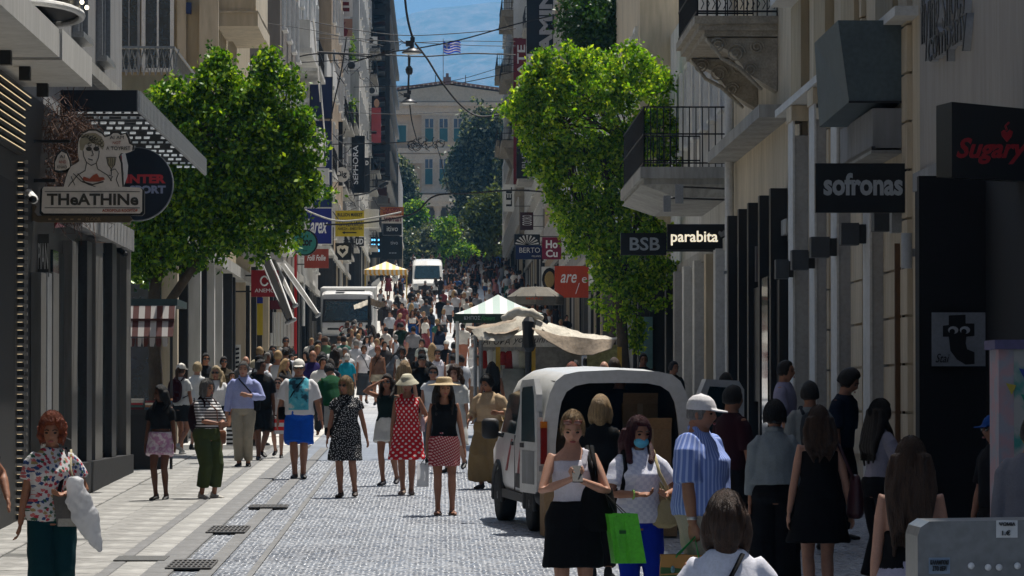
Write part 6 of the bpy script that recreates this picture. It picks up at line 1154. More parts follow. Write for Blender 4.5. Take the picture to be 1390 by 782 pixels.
t = solo('hanging_rod', MB().tube([pl_(556, 77, 150), pl_(555, 95, 150), pl_(553.5, 128, 150)], .035, 6).limb([pl_(555, 93, 150), pl_(555.5, 98, 150)], [.13, .12], 8), m_dark, 'dark rod with a round joint linking the two hung lamps', 'cable')
wire('wire falling from the lower lamp to the cable tangle', [(556, 142, 172), (559, 165, 172), (566, 191, 172)], .026)
mb = MB(); rr = random.Random(8)
for i in range(16):
    x, y = rr.uniform(556, 600), rr.uniform(188, 200); mb.tube([pl_(x + 6 * math.cos(q), y + 5 * math.sin(q) + rr.uniform(-1, 1), 172) for q in np.linspace(rr.uniform(0, 2), rr.uniform(4, 7), 8)], .017, 4)
solo('cable_tangle', mb, m_wire, 'tangle of looped black cable hanging before the palace windows', 'cable')
wire('wire dropping from the cable tangle beside the palace tree', [(592, 196, 172), (598, 215, 172), (606, 250, 172), (612, 262, 172)], .018)
mb = MB()
for i in range(60):
    x, y = rr.uniform(440, 520), rr.choice([rr.uniform(60, 110), rr.uniform(180, 240), rr.uniform(255, 290)]); D = 5.0 * F / (600 - x) - 2; p = pl_(x, y, D)
    mb.tube([p, p + Vector((rr.uniform(0, .5), 0, rr.uniform(-.5, .1))), p + Vector((rr.uniform(.1, .7), 0, rr.uniform(-.9, .4)))], .02, 4)
o = solo('facade_cables', mb, m_wire, 'loose cables and clips strewn over the far left facades', 'cable'); o['kind'] = 'stuff'
t = thing('street_lamp', 'small street lamp on a long arm near the white sign box', 'street lamp', tuple(pl_(490, 270, 250)), group='lamps hung over the street'); part('arm', MB().tube([pl_(480, 266, 250), pl_(500, 262, 250), pl_(520, 251, 250)], .05, 6), m_dark, t); part('head', MB().limb([pl_(517, 253, 250), pl_(525, 248, 250)], [.14, .12], 8, .5), m_dark, t)
# ================================================================ STANDS AT THE RIGHT EDGE
D = 21.0; t = thing('vending_cart', 'grey metal back of a food cart with price stickers at lower right', 'cart', (wx(1330, D), D, G(D)))
pts = [(1246, 800), (1246, 728), (1250, 716), (1262, 708), (1420, 706), (1420, 800)]; part('hood', pxp(pts, D, D, D + .55), M('cart_metal', (.20, .205, .205), .35, .2, 2, metal=.55), t); part('lower_body', MB().box(wx(1252, D), wx(1420, D), D + .02, D + .5, G(D) + .1, wz(800, D) + .001), m_grey, t)
part('sticker', fbox(MB(), 1353, 1382, 706.5, 730, D - .006, .004), s_white, t); tx(t, 'ΨΩΜΙΑ', 1357, 1379, 709, 714, D - .008, s_black, bold=.03); tx(t, '1.€', 1361, 1372, 720, 727, D - .008, s_black, bold=.03)
part('sticker', fbox(MB(), 1261, 1290, 757, 779, D - .006, .004), flatmat('stk', '8090a0'), t); tx(t, 'ΚΑΛΑΜΠΟΚΙ\nΣΤΟ ΧΕΡΙ', 1263, 1288, 760, 775, D - .008, s_black, bold=.02)
for x in (1318, 1341, 1356, 1381): part('bolt', MB().ell((wx(x, D), D - .02, wz(770 - (x % 3) * 2, D)), (.017, .017, .017), None, 10, 8), m_wht, t)
part('wheel', MB().loft([(Vector((wx(1330, D) + o_, D + .25, G(D) + .16)), .16, .16, Vector((0, 1, 0)), Vector((0, 0, 1))) for o_ in (-.04, .04)], 16), m_rub, t)
D = 30.0; t = thing('poster_stand', 'pink and blue painted advertising stand at the right edge', 'stand', (wx(1372, D), D, G(D)))
part('body', fbox(MB(), 1357, 1420, 474, 830, D, .5), P('paint_daubs', 'blotch', (.40, .27, .29), (.30, .30, .34), .12), t); part('roof', fbox(MB(), 1352, 1420, 461, 473.8, D - .05, .6), M('roof_violet', (.10, .09, .19), .6, .2, 3), t); part('side_poster', fbox(MB(), 1378, 1420, 474, 660, D - .02, .018), P('poster_daubs', 'blotch', (.35, .35, .33), (.06, .25, .22), .2), t)
for a, b, hx in ((1384, 500, '28408c'), (1386, 535, '18806c'), (1384, 590, 'a89018'), (1366, 520, 'b0a040')): part('paper_shape', pxp([(a, b), (a + 14, b + 3), (a + 8, b + 16)], D, D - .03, D - .022), flatmat('ps' + hx, hx), t)
part('lower_panel', fbox(MB(), 1359, 1376, 655, 740, D - .012, .01), P('pasteup', 'blotch', (.20, .20, .18), (.05, .05, .05), .05), t)
# ================================================================ PEOPLE
SKIN = dict(light=(.43, .225, .15), tan=(.30, .14, .085), olive=(.28, .125, .07), brown=(.11, .045, .025), pale=(.56, .33, .24))
def skin_mat(k): return M('skin_' + k, SKIN[k], .55, .12, 14, spec=.35, bump=.04, bscale=120)
HAIRC = dict(black=(.012, .010, .010), dark=(.022, .014, .010), brown=(.06, .03, .016), blond=(.36, .24, .12), lblond=(.50, .38, .22), red=(.16, .022, .012), ginger=(.26, .060, .022),
             grey=(.20, .19, .18), white=(.62, .60, .58), wine=(.06, .006, .012))
def hair_mat(k):
    return M('hair_' + k, HAIRC[k], .5, .55, 30, bump=.9, bscale=90, spec=.3, stretch=(2.2, 2.2, .12))
def cloth(h, rough=.9): return M('cloth_' + h, hexc(h), rough, .10, 9, bump=.12, bscale=60, spec=.15)
SHOE = lambda h: M('shoe_' + h, hexc(h), .6, .15, 12)
def ik(a, t, l1, l2, pole):
    a, t, pole = Vector(a), Vector(t), Vector(pole); d = t - a; L = max(.05, min(d.length, (l1 + l2) * .999)); u = d.normalized(); t = a + u * L
    x = (l1 * l1 - l2 * l2 + L * L) / (2 * L); h = math.sqrt(max(0, l1 * l1 - x * x)); p = pole - u * pole.dot(u)
    p = p.normalized() if p.length > 1e-4 else u.orthogonal().normalized()
    return a + u * x + p * h, t
MALE = [(.84, .10, .085, 0), (.90, .155, .105, .005), (.97, .163, .115, .008), (1.06, .152, .108, 0), (1.16, .155, .108, 0), (1.27, .172, .118, 0), (1.345, .180, .112, .004), (1.395, .172, .092, .008), (1.435, .125, .074, .010), (1.47, .080, .064, .012), (1.51, .060, .060, .012), (1.56, .056, .058, .008)]
FEM = [(.84, .11, .09, 0), (.90, .168, .11, .008), (.96, .172, .118, .012), (1.04, .142, .100, .004), (1.12, .122, .09, 0), (1.21, .136, .102, -.008), (1.29, .145, .125, -.018), (1.34, .150, .104, -.006), (1.39, .146, .082, .004), (1.43, .100, .064, .008), (1.465, .064, .055, .01), (1.50, .050, .051, .012), (1.56, .047, .050, .008)]
def stack_at(T, z):
    if z <= T[0][0]: return T[0][1:]
    for a, b in zip(T, T[1:]):
        if z <= b[0]:
            f = (z - a[0]) / (b[0] - a[0]); return tuple(a[i] * (1 - f) + b[i] * f for i in (1, 2, 3))
    return T[-1][1:]
class Fig:
    def __init__(s, male, w=1.0, lean=0, side=0, turn=0, feet=((-.10, .0, 0), (.10, .0, 0)), hands=(None, None), elbows=(None, None), look=(0, 0), knee=1):
        s.T = MALE if male else FEM; s.male = male; s.w = w
        s.lean, s.side = math.radians(lean), math.radians(side)
        s.turn = math.radians(turn)
        sh = .182 if male else .152
        s.sh = {k: s.sp(Vector((k * sh * (1 + (w - 1) * .4), .005, 1.388))) for k in (-1, 1)}
        s.hip = {k: Vector((k * .088 * (1 + (w - 1) * .5), .005, .91)) for k in (-1, 1)}
        s.arm = {}; s.leg = {}
        for i, k in enumerate((-1, 1)):
            h = hands[i] or (k * ((.245 if male else .215) + (w - 1) * .14), -.05 + .05 * k, .79)
            pole = elbows[i] or (k * .5, 1, -.3)
            e, h = ik(s.sh[k], h if hands[i] else s.sp(Vector(h)), .288, .255, pole)
            s.arm[k] = (s.sh[k], e, h)
            f = Vector(feet[i]); kn, an = ik(s.hip[k], (f.x, f.y, .085 + f.z), .43, .42, (0, -1, 0))
            s.leg[k] = (s.hip[k], kn, an, f.z)
        s.look = look
        s.hc = s.sp(Vector((0, -.014, 1.600)))
        s.hr = Matrix.Rotation(math.radians(look[0]), 3, 'Z') @ Matrix.Rotation(math.radians(look[1]), 3, 'X') @ Matrix.Rotation(s.lean * .35, 3, 'X')
    def rot(s, z):
        f = max(0, min(1, (z - .93) / .22)); return Matrix.Rotation(s.side * f, 3, 'Y') @ Matrix.Rotation(s.lean * f, 3, 'X') @ Matrix.Rotation(s.turn * f, 3, 'Z')
    def sp(s, p):
        pv = Vector((0, 0, .95)); return pv + s.rot(p.z) @ (p - pv)
    def sec(s, z, dr=0.0, mulx=1.0, muly=1.0, yo=0):
        rx, ry, y0 = stack_at(s.T, z); r = s.rot(z); w = s.w if z < 1.40 else 1 + (s.w - 1) * .3
        wy = 1 + (s.w - 1) * (1.7 if z < 1.3 else .6)
        return (s.sp(Vector((0, y0 + yo - (wy - 1) * .04, z))), (rx * w + dr) * mulx, (ry * wy + dr) * muly, r @ Vector((1, 0, 0)), r @ Vector((0, 1, 0)))
def _hemring(s, z, rx, ry, g):
    xs, ys = [], []
    for k in (-1, 1):
        hp, kn, an, _ = s.leg[k]; p = hp.lerp(kn, (hp.z - z) / max(.01, hp.z - kn.z)) if z > kn.z else kn.lerp(an, min(1, (kn.z - z) / max(.01, kn.z - an.z)))
        r = .098 * s.w ** .6 if z > .62 else .075; xs += [p.x - r, p.x + r]; ys += [p.y - r, p.y + r]
    y0, y1 = min(ys) - .018, max(ys) + .018; q = min(1, g * 2.5); cy = .005 + ((y0 + y1) / 2 - .005) * q; hy = max(ry, (y1 - y0) / 2 * q + ry * (1 - q)); hx = max(rx, (max(xs) - min(xs)) / 2 + .012)
    return (Vector((0, cy, z)), hx, hy, Vector((1, 0, 0)), Vector((0, 1, 0)))
Fig.hemring = _hemring
def headfn(d, p, ph):
    z = d.z; q = p.copy()
    if z < 0: q.x *= 1 - .30 * (-z) ** 1.4; q.y *= (1 - .12 * -z)
    if z < -.2 and d.y > 0: q.y *= 1 - .55 * min(1, (-.2 - z) / .6)
    if z > .3: q.y *= 1 + .03
    g = lambda a, m, s_: math.exp(-((a - m) / s_) ** 2)
    f = 0
    f += .024 * g(ph, 0, .17) * (g(z, -.20, .15) + .45 * g(z, 0, .16))
    f -= .010 * g(abs(ph), .42, .20) * g(z, .06, .13)
    f += .005 * g(abs(ph), .35, .35) * g(z, .26, .10)
    f += .006 * g(ph, 0, .32) * g(z, -.52, .07)
    f += .010 * g(ph, 0, .35) * g(z, -.85, .12)
    q.y -= f; return q
def head(mb, s, hd=1.0, det=True):
    mb.ell(s.hc, (.077 * hd, .096 * hd, .120 * hd), s.hr, 28 if det else 14, 22 if det else 10, headfn)
    for k in (-1, 1): mb.ell(s.hc + s.hr @ Vector((k * .078, .008, -.008)), (.012, .018, .030), s.hr, 8, 6)
def hand(mb, e, h, k, curl=.35, palm=None, fine=True):
    d = (h - e).normalized(); side = Vector(palm) if palm else Vector((k, -.2, 0)); side = (side - d * side.dot(d)).normalized(); acr = d.cross(side)
    rot = Matrix((acr, d, side)).transposed()
    c = h + d * .045; mb.ell(c, (.038, .052, .016), rot, 10, 8)
    if fine:
        for j, ln in enumerate((.062, .072, .068, .052)):
            o = acr * ((j - 1.5) * .0205); b = h + d * .085 + o
            m = b + d * ln * .55 - side * curl * ln * .35; t = m + d * ln * .5 * (1 - curl) - side * curl * ln * .8
            mb.limb([b - d * .03, b, m, t], [.010, .0092, .0085, .0070], 7)
        b = h + d * .02 + acr * (-.036 if k > 0 else -.036); mb.limb([h + d * .02 - acr * .02, b + d * .03 - side * .01, b + d * .062 - side * .02 - acr * .004], [.014, .0115, .0085], 7)
    else:
        mb.ell(h + d * .105 - side * curl * .03, (.034, .045, .014), rot, 8, 6)
def foot(mb, s, k, r=1.0, only=None, up=0):
    hip, kn, an, lift = s.leg[k]; t = Vector((k * .12, -1, 0)); pit = -.9 if lift > .05 else 0
    rr = Matrix.Rotation(math.atan2(-t.x, -t.y) * -1, 3, 'Z') @ Matrix.Rotation(lift * 3.0, 3, 'X')
    f = lambda x, y, z: an + rr @ Vector((x, y, z))
    mb.limb([f(0, .045, -.045), f(0, -.03, -.042), f(k * .004, -.10, -.056), f(k * .006, -.165, -.062)], [.036 * r, .040 * r, .042 * r, .030 * r], 10, .62, up=(1, 0, 0))
    mb.limb([f(0, .03, -.045), f(0, .01, up + .01)], [.036 * r, .036 * r], 8)
def body(s, mat, root, vx, fine, bare=True, palms=(None, None), curl=(.35, .35), shoes=True):
    mb = MB(); mb.loft([s.sec(z) for z, *_ in s.T], 16); head(mb, s, det=vx < .018)
    m = s.male; w = s.w ** .6
    for i, k in enumerate((-1, 1)):
        a, e, h = s.arm[k]; r = (.050, .047, .040, .041, .036, .027) if m else (.043, .040, .034, .034, .029, .022)
        r = [q * (s.w ** .8) for q in r]
        mb.limb([s.sp(Vector((k * .09, .01, 1.36))), a, a.lerp(e, .35), e, e.lerp(h, .3), h], [r[0] * .8, r[0], r[1], r[2] * .95, r[3], r[5]], 12)
        hand(mb, e, h, k, curl[i], palms[i], fine)
        hp, kn, an, _ = s.leg[k]; r = (.088, .078, .058, .058, .040) if m else (.092, .078, .054, .053, .036)
        r = [q * w for q in r]
        ck = kn.lerp(an, .30) + Vector((0, .012, 0))
        mb.limb([hp + Vector((0, 0, -.02)), hp.lerp(kn, .35), kn, ck, kn.lerp(an, .75), an], [r[0], r[1], r[2] * .95, r[3], r[4], r[4] * .95], 12)
        foot(mb, s, k)
    return solid('body', mb, mat, root, vx, 2)
def torso_cloth(s, z0, z1=1.475, dr=.016, flare=0.0, sleeves=0.0, loose=.012, straps=False, collar=False, skirt=None, sleeve_r=1.25):
    mb = MB(); zs = [z0 + (z1 - z0) * i / 9 for i in range(10)]; secs = []
    if skirt:
        hem, fl = skirt; n = 7; hipz = .93
        rx, ry, _ = stack_at(s.T, hipz)
        for i in range(n):
            f = i / (n - 1); z = hem + (hipz - hem) * f; g = 1 - f
            ex = fl * g; secs.append(s.hemring(z, rx * s.w + dr + ex, ry * s.w + dr + ex * .8, g))
        zs = [z for z in zs if z > hipz + .03]
    for z in zs:
        f = (z1 - z) / max(.01, z1 - z0); secs.append(s.sec(z, dr + loose * f + (flare * f * f)))
    if z1 > 1.44:
        secs[-1] = (secs[-1][0], min(secs[-1][1], .085), min(secs[-1][2], .075), secs[-1][3], secs[-1][4])
    mb.loft(secs, 20)
    if straps:
        for k in (-1, 1):
            a = [s.sp(Vector((k * .075, -.10, z1 - .03))), s.sp(Vector((k * .085, -.055, 1.435))), s.sp(Vector((k * .085, .03, 1.455))), s.sp(Vector((k * .075, .09, z1 - .03)))]
            mb.limb(a, [.02] * 4, 8)
    if sleeves:
        for k in (-1, 1):
            a, e, h = s.arm[k]; r0 = (.060 if s.male else .052) * s.w ** .8 * sleeve_r
            o_ = Vector((-k * .008, 0, -.006)); pts = [s.sp(Vector((k * .07, .01, 1.355))), a + o_, a.lerp(e, .16)]; rad = [r0 * .76, r0 * .88, r0 * .93]
            if sleeves <= 1: pts += [a.lerp(e, sleeves)]; rad += [r0 * 1.0]
            else: pts += [e, e.lerp(h, (sleeves - 1) * .5), e.lerp(h, sleeves - 1)]; rad += [r0 * .86, r0 * .82, r0 * .70]
            mb.limb(pts, rad, 14, round_=False)
    if collar:
        c = s.sp(Vector((0, .0, 1.49)))
        for k in (-1, 1): mb.limb([c + Vector((k * .01, .07, .015)), c + Vector((k * .068, .0, .01)), c + Vector((k * .035, -.075, -.045))], [.016, .018, .012], 8)
    return mb
def leg_cloth(s, to, dr=.022, cuff=1.0, top=1.03, crop=None):
    """to: 1 = knee, 2 = ankle"""
    mb = MB(); zs = [.86, .90, .95, 1.0, top]; mb.loft([s.sec(z, dr) for z in zs], 16)
    for k in (-1, 1):
        hp, kn, an, _ = s.leg[k]; w = s.w ** .6; r = (.096 * w + dr * .5, .084 * w + dr, (.060 * w + dr) * (1 + (cuff - 1) * .5), (.047 * w + dr) * cuff)
        if to <= 1: e = hp.lerp(kn, to); mb.limb([hp + Vector((0, 0, .01)), hp.lerp(kn, to * .4), e], [r[0], r[1] + .004, r[1] * cuff], 14, round_=False)
        else: e = kn.lerp(an, to - 1); mb.limb([hp + Vector((0, 0, .01)), hp.lerp(kn, .4), kn, kn.lerp(an, (to - 1) * .5), e], [r[0], r[1], r[2], (r[2] + r[3]) / 2 , r[3]], 14, round_=False)
    return mb
def skirt_cloth(s, hem, top=1.06, fl=.05, dr=.012, slim=1.0):
    mb = MB(); secs = []; hipz = .93; rx, ry, _ = stack_at(s.T, hipz); n = 8
    for i in range(n):
        f = i / (n - 1); z = hem + (hipz - hem) * f; ex = fl * (1 - f)
        secs.append(s.hemring(z, rx * s.w + dr + ex, ry * s.w + dr + ex * .8, 1 - f))
    for z in (.98, 1.02, top): secs.append(s.sec(z, dr))
    mb.loft(secs, 22); return mb
def hair(s, style, mb=None, L=.3, sc_=1.0):
    mb = mb or MB(); c, r = s.hc, s.hr; W = lambda x, y, z: c + r @ Vector((x, y, z))
    low = {'short': -.35, 'bun': -.45, 'bob': -1.0, 'long': -.9, 'curly': -.7, 'pony': -.4}[style]
    vol = {'short': 1.09, 'bun': 1.13, 'bob': 1.22, 'long': 1.13, 'curly': 1.12, 'pony': 1.06}[style] * sc_
    def fn(d, p, ph):
        a = abs(ph); lim = .60 if a < .75 else (.60 - (a - .75) / .55 * (.6 - low) if a < 1.3 else low)
        t = max(0, min(1, (d.z - lim) / .14 + .5))
        q = p * (.84 + (vol - .84) * t)
        if t > .5 and d.y > 0: q.y *= 1.06
        q.z += .006 * t
        n_ = math.sin(ph * 9 + d.z * 5) * .0025 + math.sin(ph * 17 - d.z * 8) * .0018
        return q * (1 + n_ * 6 * t)
    mb.ell(c, (.081, .099, .122), r, 30, 22, fn)
    if style == 'bob':
        for k in (-1, 1): mb.limb([W(k * .078, .02, .03), W(k * .090, .01, -.05), W(k * .082, .0, -.115)], [.030, .034, .026], 10)
        mb.limb([W(0, .085, .0), W(0, .088, -.07), W(0, .07, -.125)], [.06, .066, .05], 12, .75)
    if style == 'long':
        rr = R.Random if False else random.Random(int(L * 100) + int(s.w * 37))
        for k in (-1, 1):
            for j in range(3):
                x = .072 + j * .012; y = .0 + j * .03
                w_ = rr.uniform(-.012, .012)
                front = -.055 if j == 0 else .02 + j * .03
                mb.limb([W(k * x, y, .03), W(k * (x + .022), y + .01, -.06), s.sp(Vector((k * (x + .025 + w_), front, 1.44))), s.sp(Vector((k * (x + .012 - w_), front * 1.6 - .02 * (j == 0), 1.44 - L * .55))), s.sp(Vector((k * (x + w_ * .5), front * 1.5, 1.44 - L * (.85 + .1 * j))))],
                        [.022, .027, .028, .024, .010], 8)
        n = 5
        for j in range(n):
            x = (j - (n - 1) / 2) * .029; e = rr.uniform(-.02, .02)
            mb.limb([W(x, .085, .03), W(x * 1.2, .098, -.08), s.sp(Vector((x * 1.35 + e, .105, 1.42))), s.sp(Vector((x * 1.5 - e, .125, 1.42 - L * .5))), s.sp(Vector((x * 1.3 + e, .12, 1.40 - L - .04 * abs(e) * 50 + .03 * (j % 2))))], [.027, .030, .030, .026, .010], 8)
    if style == 'curly':
        rr = random.Random(5)
        for i in range(70):
            t, p = rr.uniform(0, 2 * PI), rr.uniform(-.5, 1)
            if abs(((t + PI) % (2 * PI)) - PI) < .85 and p < .6: continue
            q = math.sqrt(1 - p * p) if p > -1 else 0
            rad = .092 * sc_; mb.ell(W(math.sin(t) * q * rad, -math.cos(t) * q * rad * 1.08, p * rad * 1.25 + .012), (.026, .026, .024), None, 7, 5)
        if L > .3:
            for k in (-1, 1): mb.limb([W(k * .09, .02, 0), W(k * .12, .03, -.10), W(k * .11, .03, -.20)], [.035, .045, .03], 9)
    if style == 'bun': mb.ell(W(0, .085, .075), (.042, .042, .040), None, 10, 8)
    if style == 'pony':
        mb.limb([W(0, .09, .05), W(0, .15, .0), W(0, .15, -.12), W(0, .12, -.12 - L * .5)], [.022, .034, .03, .012], 8)
    return mb
def strands(s, root, style, mat, L, sc_):
    rr = random.Random(int(s.hc.z * 1e4) + len(style)); c, r = s.hc, s.hr; mb = MB(); vol = {'bob': 1.22, 'long': 1.14, 'curly': 1.2}.get(style, 1.12) * sc_; low = {'short': -.3, 'bun': -.4, 'bob': -.95, 'long': -.8, 'curly': -.6, 'pony': -.4}[style]
    for i in range(240):
        ph = rr.uniform(-PI, PI); a = abs(ph); lim = .60 if a < .75 else max(low, .6 - (a - .75) / .5 * (.6 - low)); th0 = rr.uniform(.05, .9); th1 = math.acos(max(-.99, min(.99, lim + rr.uniform(-.1, .2)))); pts = []; f_ = rr.uniform(.985, 1.035); dp = rr.gauss(0, .12)
        if th1 < th0 + .2: continue
        for j in range(7):
            th = th0 + (th1 - th0) * j / 6; q = ph + dp * j / 6 + (rr.gauss(0, .10) if style == 'curly' else 0); z = math.cos(th)
            pts.append(c + r @ Vector((math.sin(th) * math.sin(q) * .081, -math.sin(th) * math.cos(q) * .099 * (1.06 if abs(q) > 1.57 else 1), z * .122 + .006)) * (vol * f_))
        if style == 'long' and a > 1.2:
            e = pts[-1]; k = 1 if ph > 0 else -1; o = rr.gauss(0, .015); b_ = a > 2.0
            for j in range(1, 5): pts.append(s.sp(Vector((e.x + k * .012 * j * (0 if b_ else 1) + o * j * .4, (.10 + .012 * j if b_ else max(-.05, e.y - .01 * j)), 1.50 - (L + .08) * j / 4))))
        mb.tube(pts, .0017, 3)
    o = part('strands', mb, mat, root, False); o['kind'] = 'stuff'
def hat(s, kind, root, col, col2=None, vx=.009):
    c, r = s.hc, s.hr; W = lambda x, y, z: c + r @ Vector((x, y, z)); ux, uy = r @ Vector((1, 0, 0)), r @ Vector((0, 1, 0)); mb = MB()
    if kind == 'cap':
        mb.loft([(W(0, .004, .028), .088, .108, ux, uy), (W(0, .004, .06), .089, .108, ux, uy), (W(0, .006, .10), .076, .092, ux, uy), (W(0, .008, .128), .050, .060, ux, uy), (W(0, .008, .140), .012, .014, ux, uy)], 20)
        V = []
        mb.loft([(W(0, -.125, .022), .072, .068, ux, (uy + Vector((0, 0, .12))).normalized()), (W(0, -.125, .034), .070, .066, ux, (uy + Vector((0, 0, .12))).normalized())], 20)
        mb.ell(W(0, .008, .142), (.010, .010, .006), None, 8, 5)
    else:
        br = .225 if kind == 'straw' else .175; dz = -.004 if kind == 'straw' else -.04
        cr = .102
        mb.loft([(W(0, .005, .045 + dz), br, br * 1.02, ux, uy), (W(0, .005, .052 + dz), br * .99, br * 1.01, ux, uy), (W(0, .005, .066), cr + .02, cr + .032, ux, uy), (W(0, .005, .080), cr + .003, cr + .018, ux, uy),
                 (W(0, .005, .135 if kind == 'straw' else .12), cr - (.004 if kind == 'straw' else .02), cr + .004, ux, uy), (W(0, .005, .152), cr * .6, cr * .68, ux, uy)], 28)
    o = solid('cap' if kind == 'cap' else 'hat', mb, col, root, vx, 1)
    if col2:
        b = MB(); b.loft([(W(0, .005, .074), .100, .116, ux, uy), (W(0, .005, .092), .096, .112, ux, uy)], 24); part('hat_band', b, col2, root, False, True)
    return o
def face(s, root, lips=(.30, .07, .06), glasses=False, brow='dark', mask=False):
    c, r = s.hc, s.hr; W = lambda x, y, z: c + r @ Vector((x, y, z))
    dk = M('eye', (.01, .008, .007), .15, .1); 
    if glasses:
        mb = MB()
        for k in (-1, 1):
            mb.ell(W(k * .035, -.089, .008), (.031, .012, .021), r, 14, 8); mb.tube([W(k * .062, -.078, .014), W(k * .078, 0, .012)], .003, 5)
        mb.tube([W(-.01, -.097, .012), W(.01, -.097, .012)], .004, 5)
        part('sunglasses', mb, M('lens', (.008, .008, .01), .08, .1, spec=.8), root, False, True)
    else:
        for k in (-1, 1):
            part('eye', MB().ell(W(k * .033, -.082, .006), (.0165, .0080, .0080), r, 10, 6), dk, root, False, True)
    hm = hair_mat(brow)
    for k in (-1, 1): part('eyebrow', MB().tube([W(k * .014, -.095, .027), W(k * .033, -.093, .033), W(k * .054, -.079, .027)], .0042, 5), hm, root, False, True)
    if mask:
        solid('face_mask', MB().ell(W(0, -.052, -.055), (.064, .050, .050), r, 16, 10, lambda d, p, ph: Vector((p.x, p.y * (1 - .25 * abs(d.z)), p.z))), M('mask_blue', (.10, .42, .58), .8, .1, 20), root, .007, 1)
    else: part('lips', MB().ell(W(0, -.0965, -.063), (.025, .008, .0090), r, 10, 6), M('lips_%d' % int(lips[0] * 100), lips, .4, .1), root, False, True)
PEOPLE = {}
def solveD(ytop, H, lo=15, hi=60):
    f = lambda D: G(D) + H - wz(ytop, D)
    a, b = lo, hi
    for _ in range(50):
        m = (a + b) / 2
        if f(a) * f(m) <= 0: b = m
        else: a = m
    return (a + b) / 2
def person(key, label, px, D, H, face_=0, male=False, w=1.0, skin='tan', hairs=('short', 'dark', .3), top=None, bottom=None, shoes='101010', hatc=None, glasses=False, mask=False, det=1,
           group=None, cat='person', **pose):
    """top: dict(z0, col|mat, sleeves, ...), bottom: ('pants'|'shorts'|'skirt', mat, args)"""
    pal = pose.pop('palms', (None, None)); curl = pose.pop('curl', (.35, .35)); X = pose.pop('X', None); zup = pose.pop('up', 0)
    s = Fig(male, w, **pose); k = H / 1.722
    X = wx(px, D) if X is None else X
    root = thing('person', label, cat, (X, D, G(D) + zup), math.radians(face_), group); root.scale = (k, k, k)
    vx = {0: .030, 1: .013, 2: .0095, 3: .0075}[det]
    body(s, skin_mat(skin), root, vx, det >= 2, palms=pal, curl=curl)
    if hairs:
        st, hc_, L = hairs[:3]; solid('hair', hair(s, st, None, L, (hairs[3] if len(hairs) > 3 else 1.0) * (.95 if hatc else 1)), hair_mat(hc_), root, min(vx, .012) if det else .025, 1, .003 if det else 0, 2.0)
    wr = .006 if det else 0
    if det >= 2 and hairs and not hatc: strands(s, root, st, hair_mat(hc_), L, hairs[3] if len(hairs) > 3 else 1.0)
    if det >= 2: wr = .009
    if bottom:
        kind, bm, a = bottom
        if kind == 'skirt': solid('skirt', skirt_cloth(s, **a), bm, root, vx * 1.1, 2, wr)
        else: solid({'pants': 'trousers', 'shorts': 'shorts'}[kind], leg_cloth(s, **a), bm, root, vx * 1.1, 2, wr)
    if top:
        a = dict(top); tm = a.pop('mat'); nm = a.pop('name', 'shirt'); solid(nm, torso_cloth(s, **a), tm, root, vx * 1.1, 2, wr)
    if shoes:
        for q in (-1, 1):
            mb = MB(); foot(mb, s, q, 1.18, up=.0 if shoes != 'boot' else .05); solid('shoe', mb, SHOE(shoes), root, max(vx, .010), 1)
    if hatc: hat(s, *hatc[:1], root, *hatc[1:], vx=max(.009, vx) if det else .02)
    if det >= 1 and abs(face_) < 75 and (det >= 2 or not hatc or True): face(s, root, glasses=glasses, mask=mask, brow=hairs[1] if hairs and hairs[1] in ('black', 'dark', 'brown', 'blond') else 'dark')
    PEOPLE[key] = (root, s, k); return root, s, k
def at_person(key, p):
    """place coordinates of a point given in a person's own coordinates (1.75 m figure)"""
    root, s, k = PEOPLE[key]; a = root.rotation_euler.z
    return Vector(root.location) + Matrix.Rotation(a, 3, 'Z') @ (Vector(p) * k)
def held(name, label, cat, key, group=None):
    root, s, k = PEOPLE[key]; o = thing(name, label, cat, root.location, root.rotation_euler.z, group); o.scale = (k, k, k); return o
def strap_path(s, k, low, out=.02):
    """crossbody strap from shoulder -k across the chest and back to the hip on side k at height low"""
    pts = []
    for i in range(9):
        f = i / 8; z = 1.46 + (low - 1.46) * f; sec = s.sec(z, out); x = (-k * .075) + f * (k * (sec[1] + .0) + k * .075)
        yy = -sec[2] * math.sqrt(max(0, 1 - min(1, (x / sec[1])) ** 2)) - .004; pts.append(sec[0] + Vector((x, yy, 0)))
    return pts
def crossbody(key, label, mat, k=-1, low=1.0, size=(.11, .04, .08), cat='handbag', name='shoulder_bag', bag=True, front=True, out=.03):
    root, s, _ = PEOPLE[key]; h = held(name, label, cat, key)
    p = strap_path(s, k, low, out); back = [Vector((q.x, -q.y + .01, q.z)) for q in p]
    mb = MB(); mb.limb(p, [.011] * len(p), 6, .35, round_=False); mb.limb(back, [.011] * len(back), 6, .35, round_=False); part('strap', mb, mat, h, False, True)
    e = p[-1] + Vector((k * .03, -.02 if front else .03, -size[2]))
    mb = MB().ell(e, size, None, 14, 10, lambda d, q, ph: Vector((max(-size[0] * .8, min(size[0] * .8, q.x * 1.2)), q.y, max(-size[2] * .85, min(size[2] * .85, q.z * 1.15)))))
    solid('pouch', mb, mat, h, .010, 2); return h, e
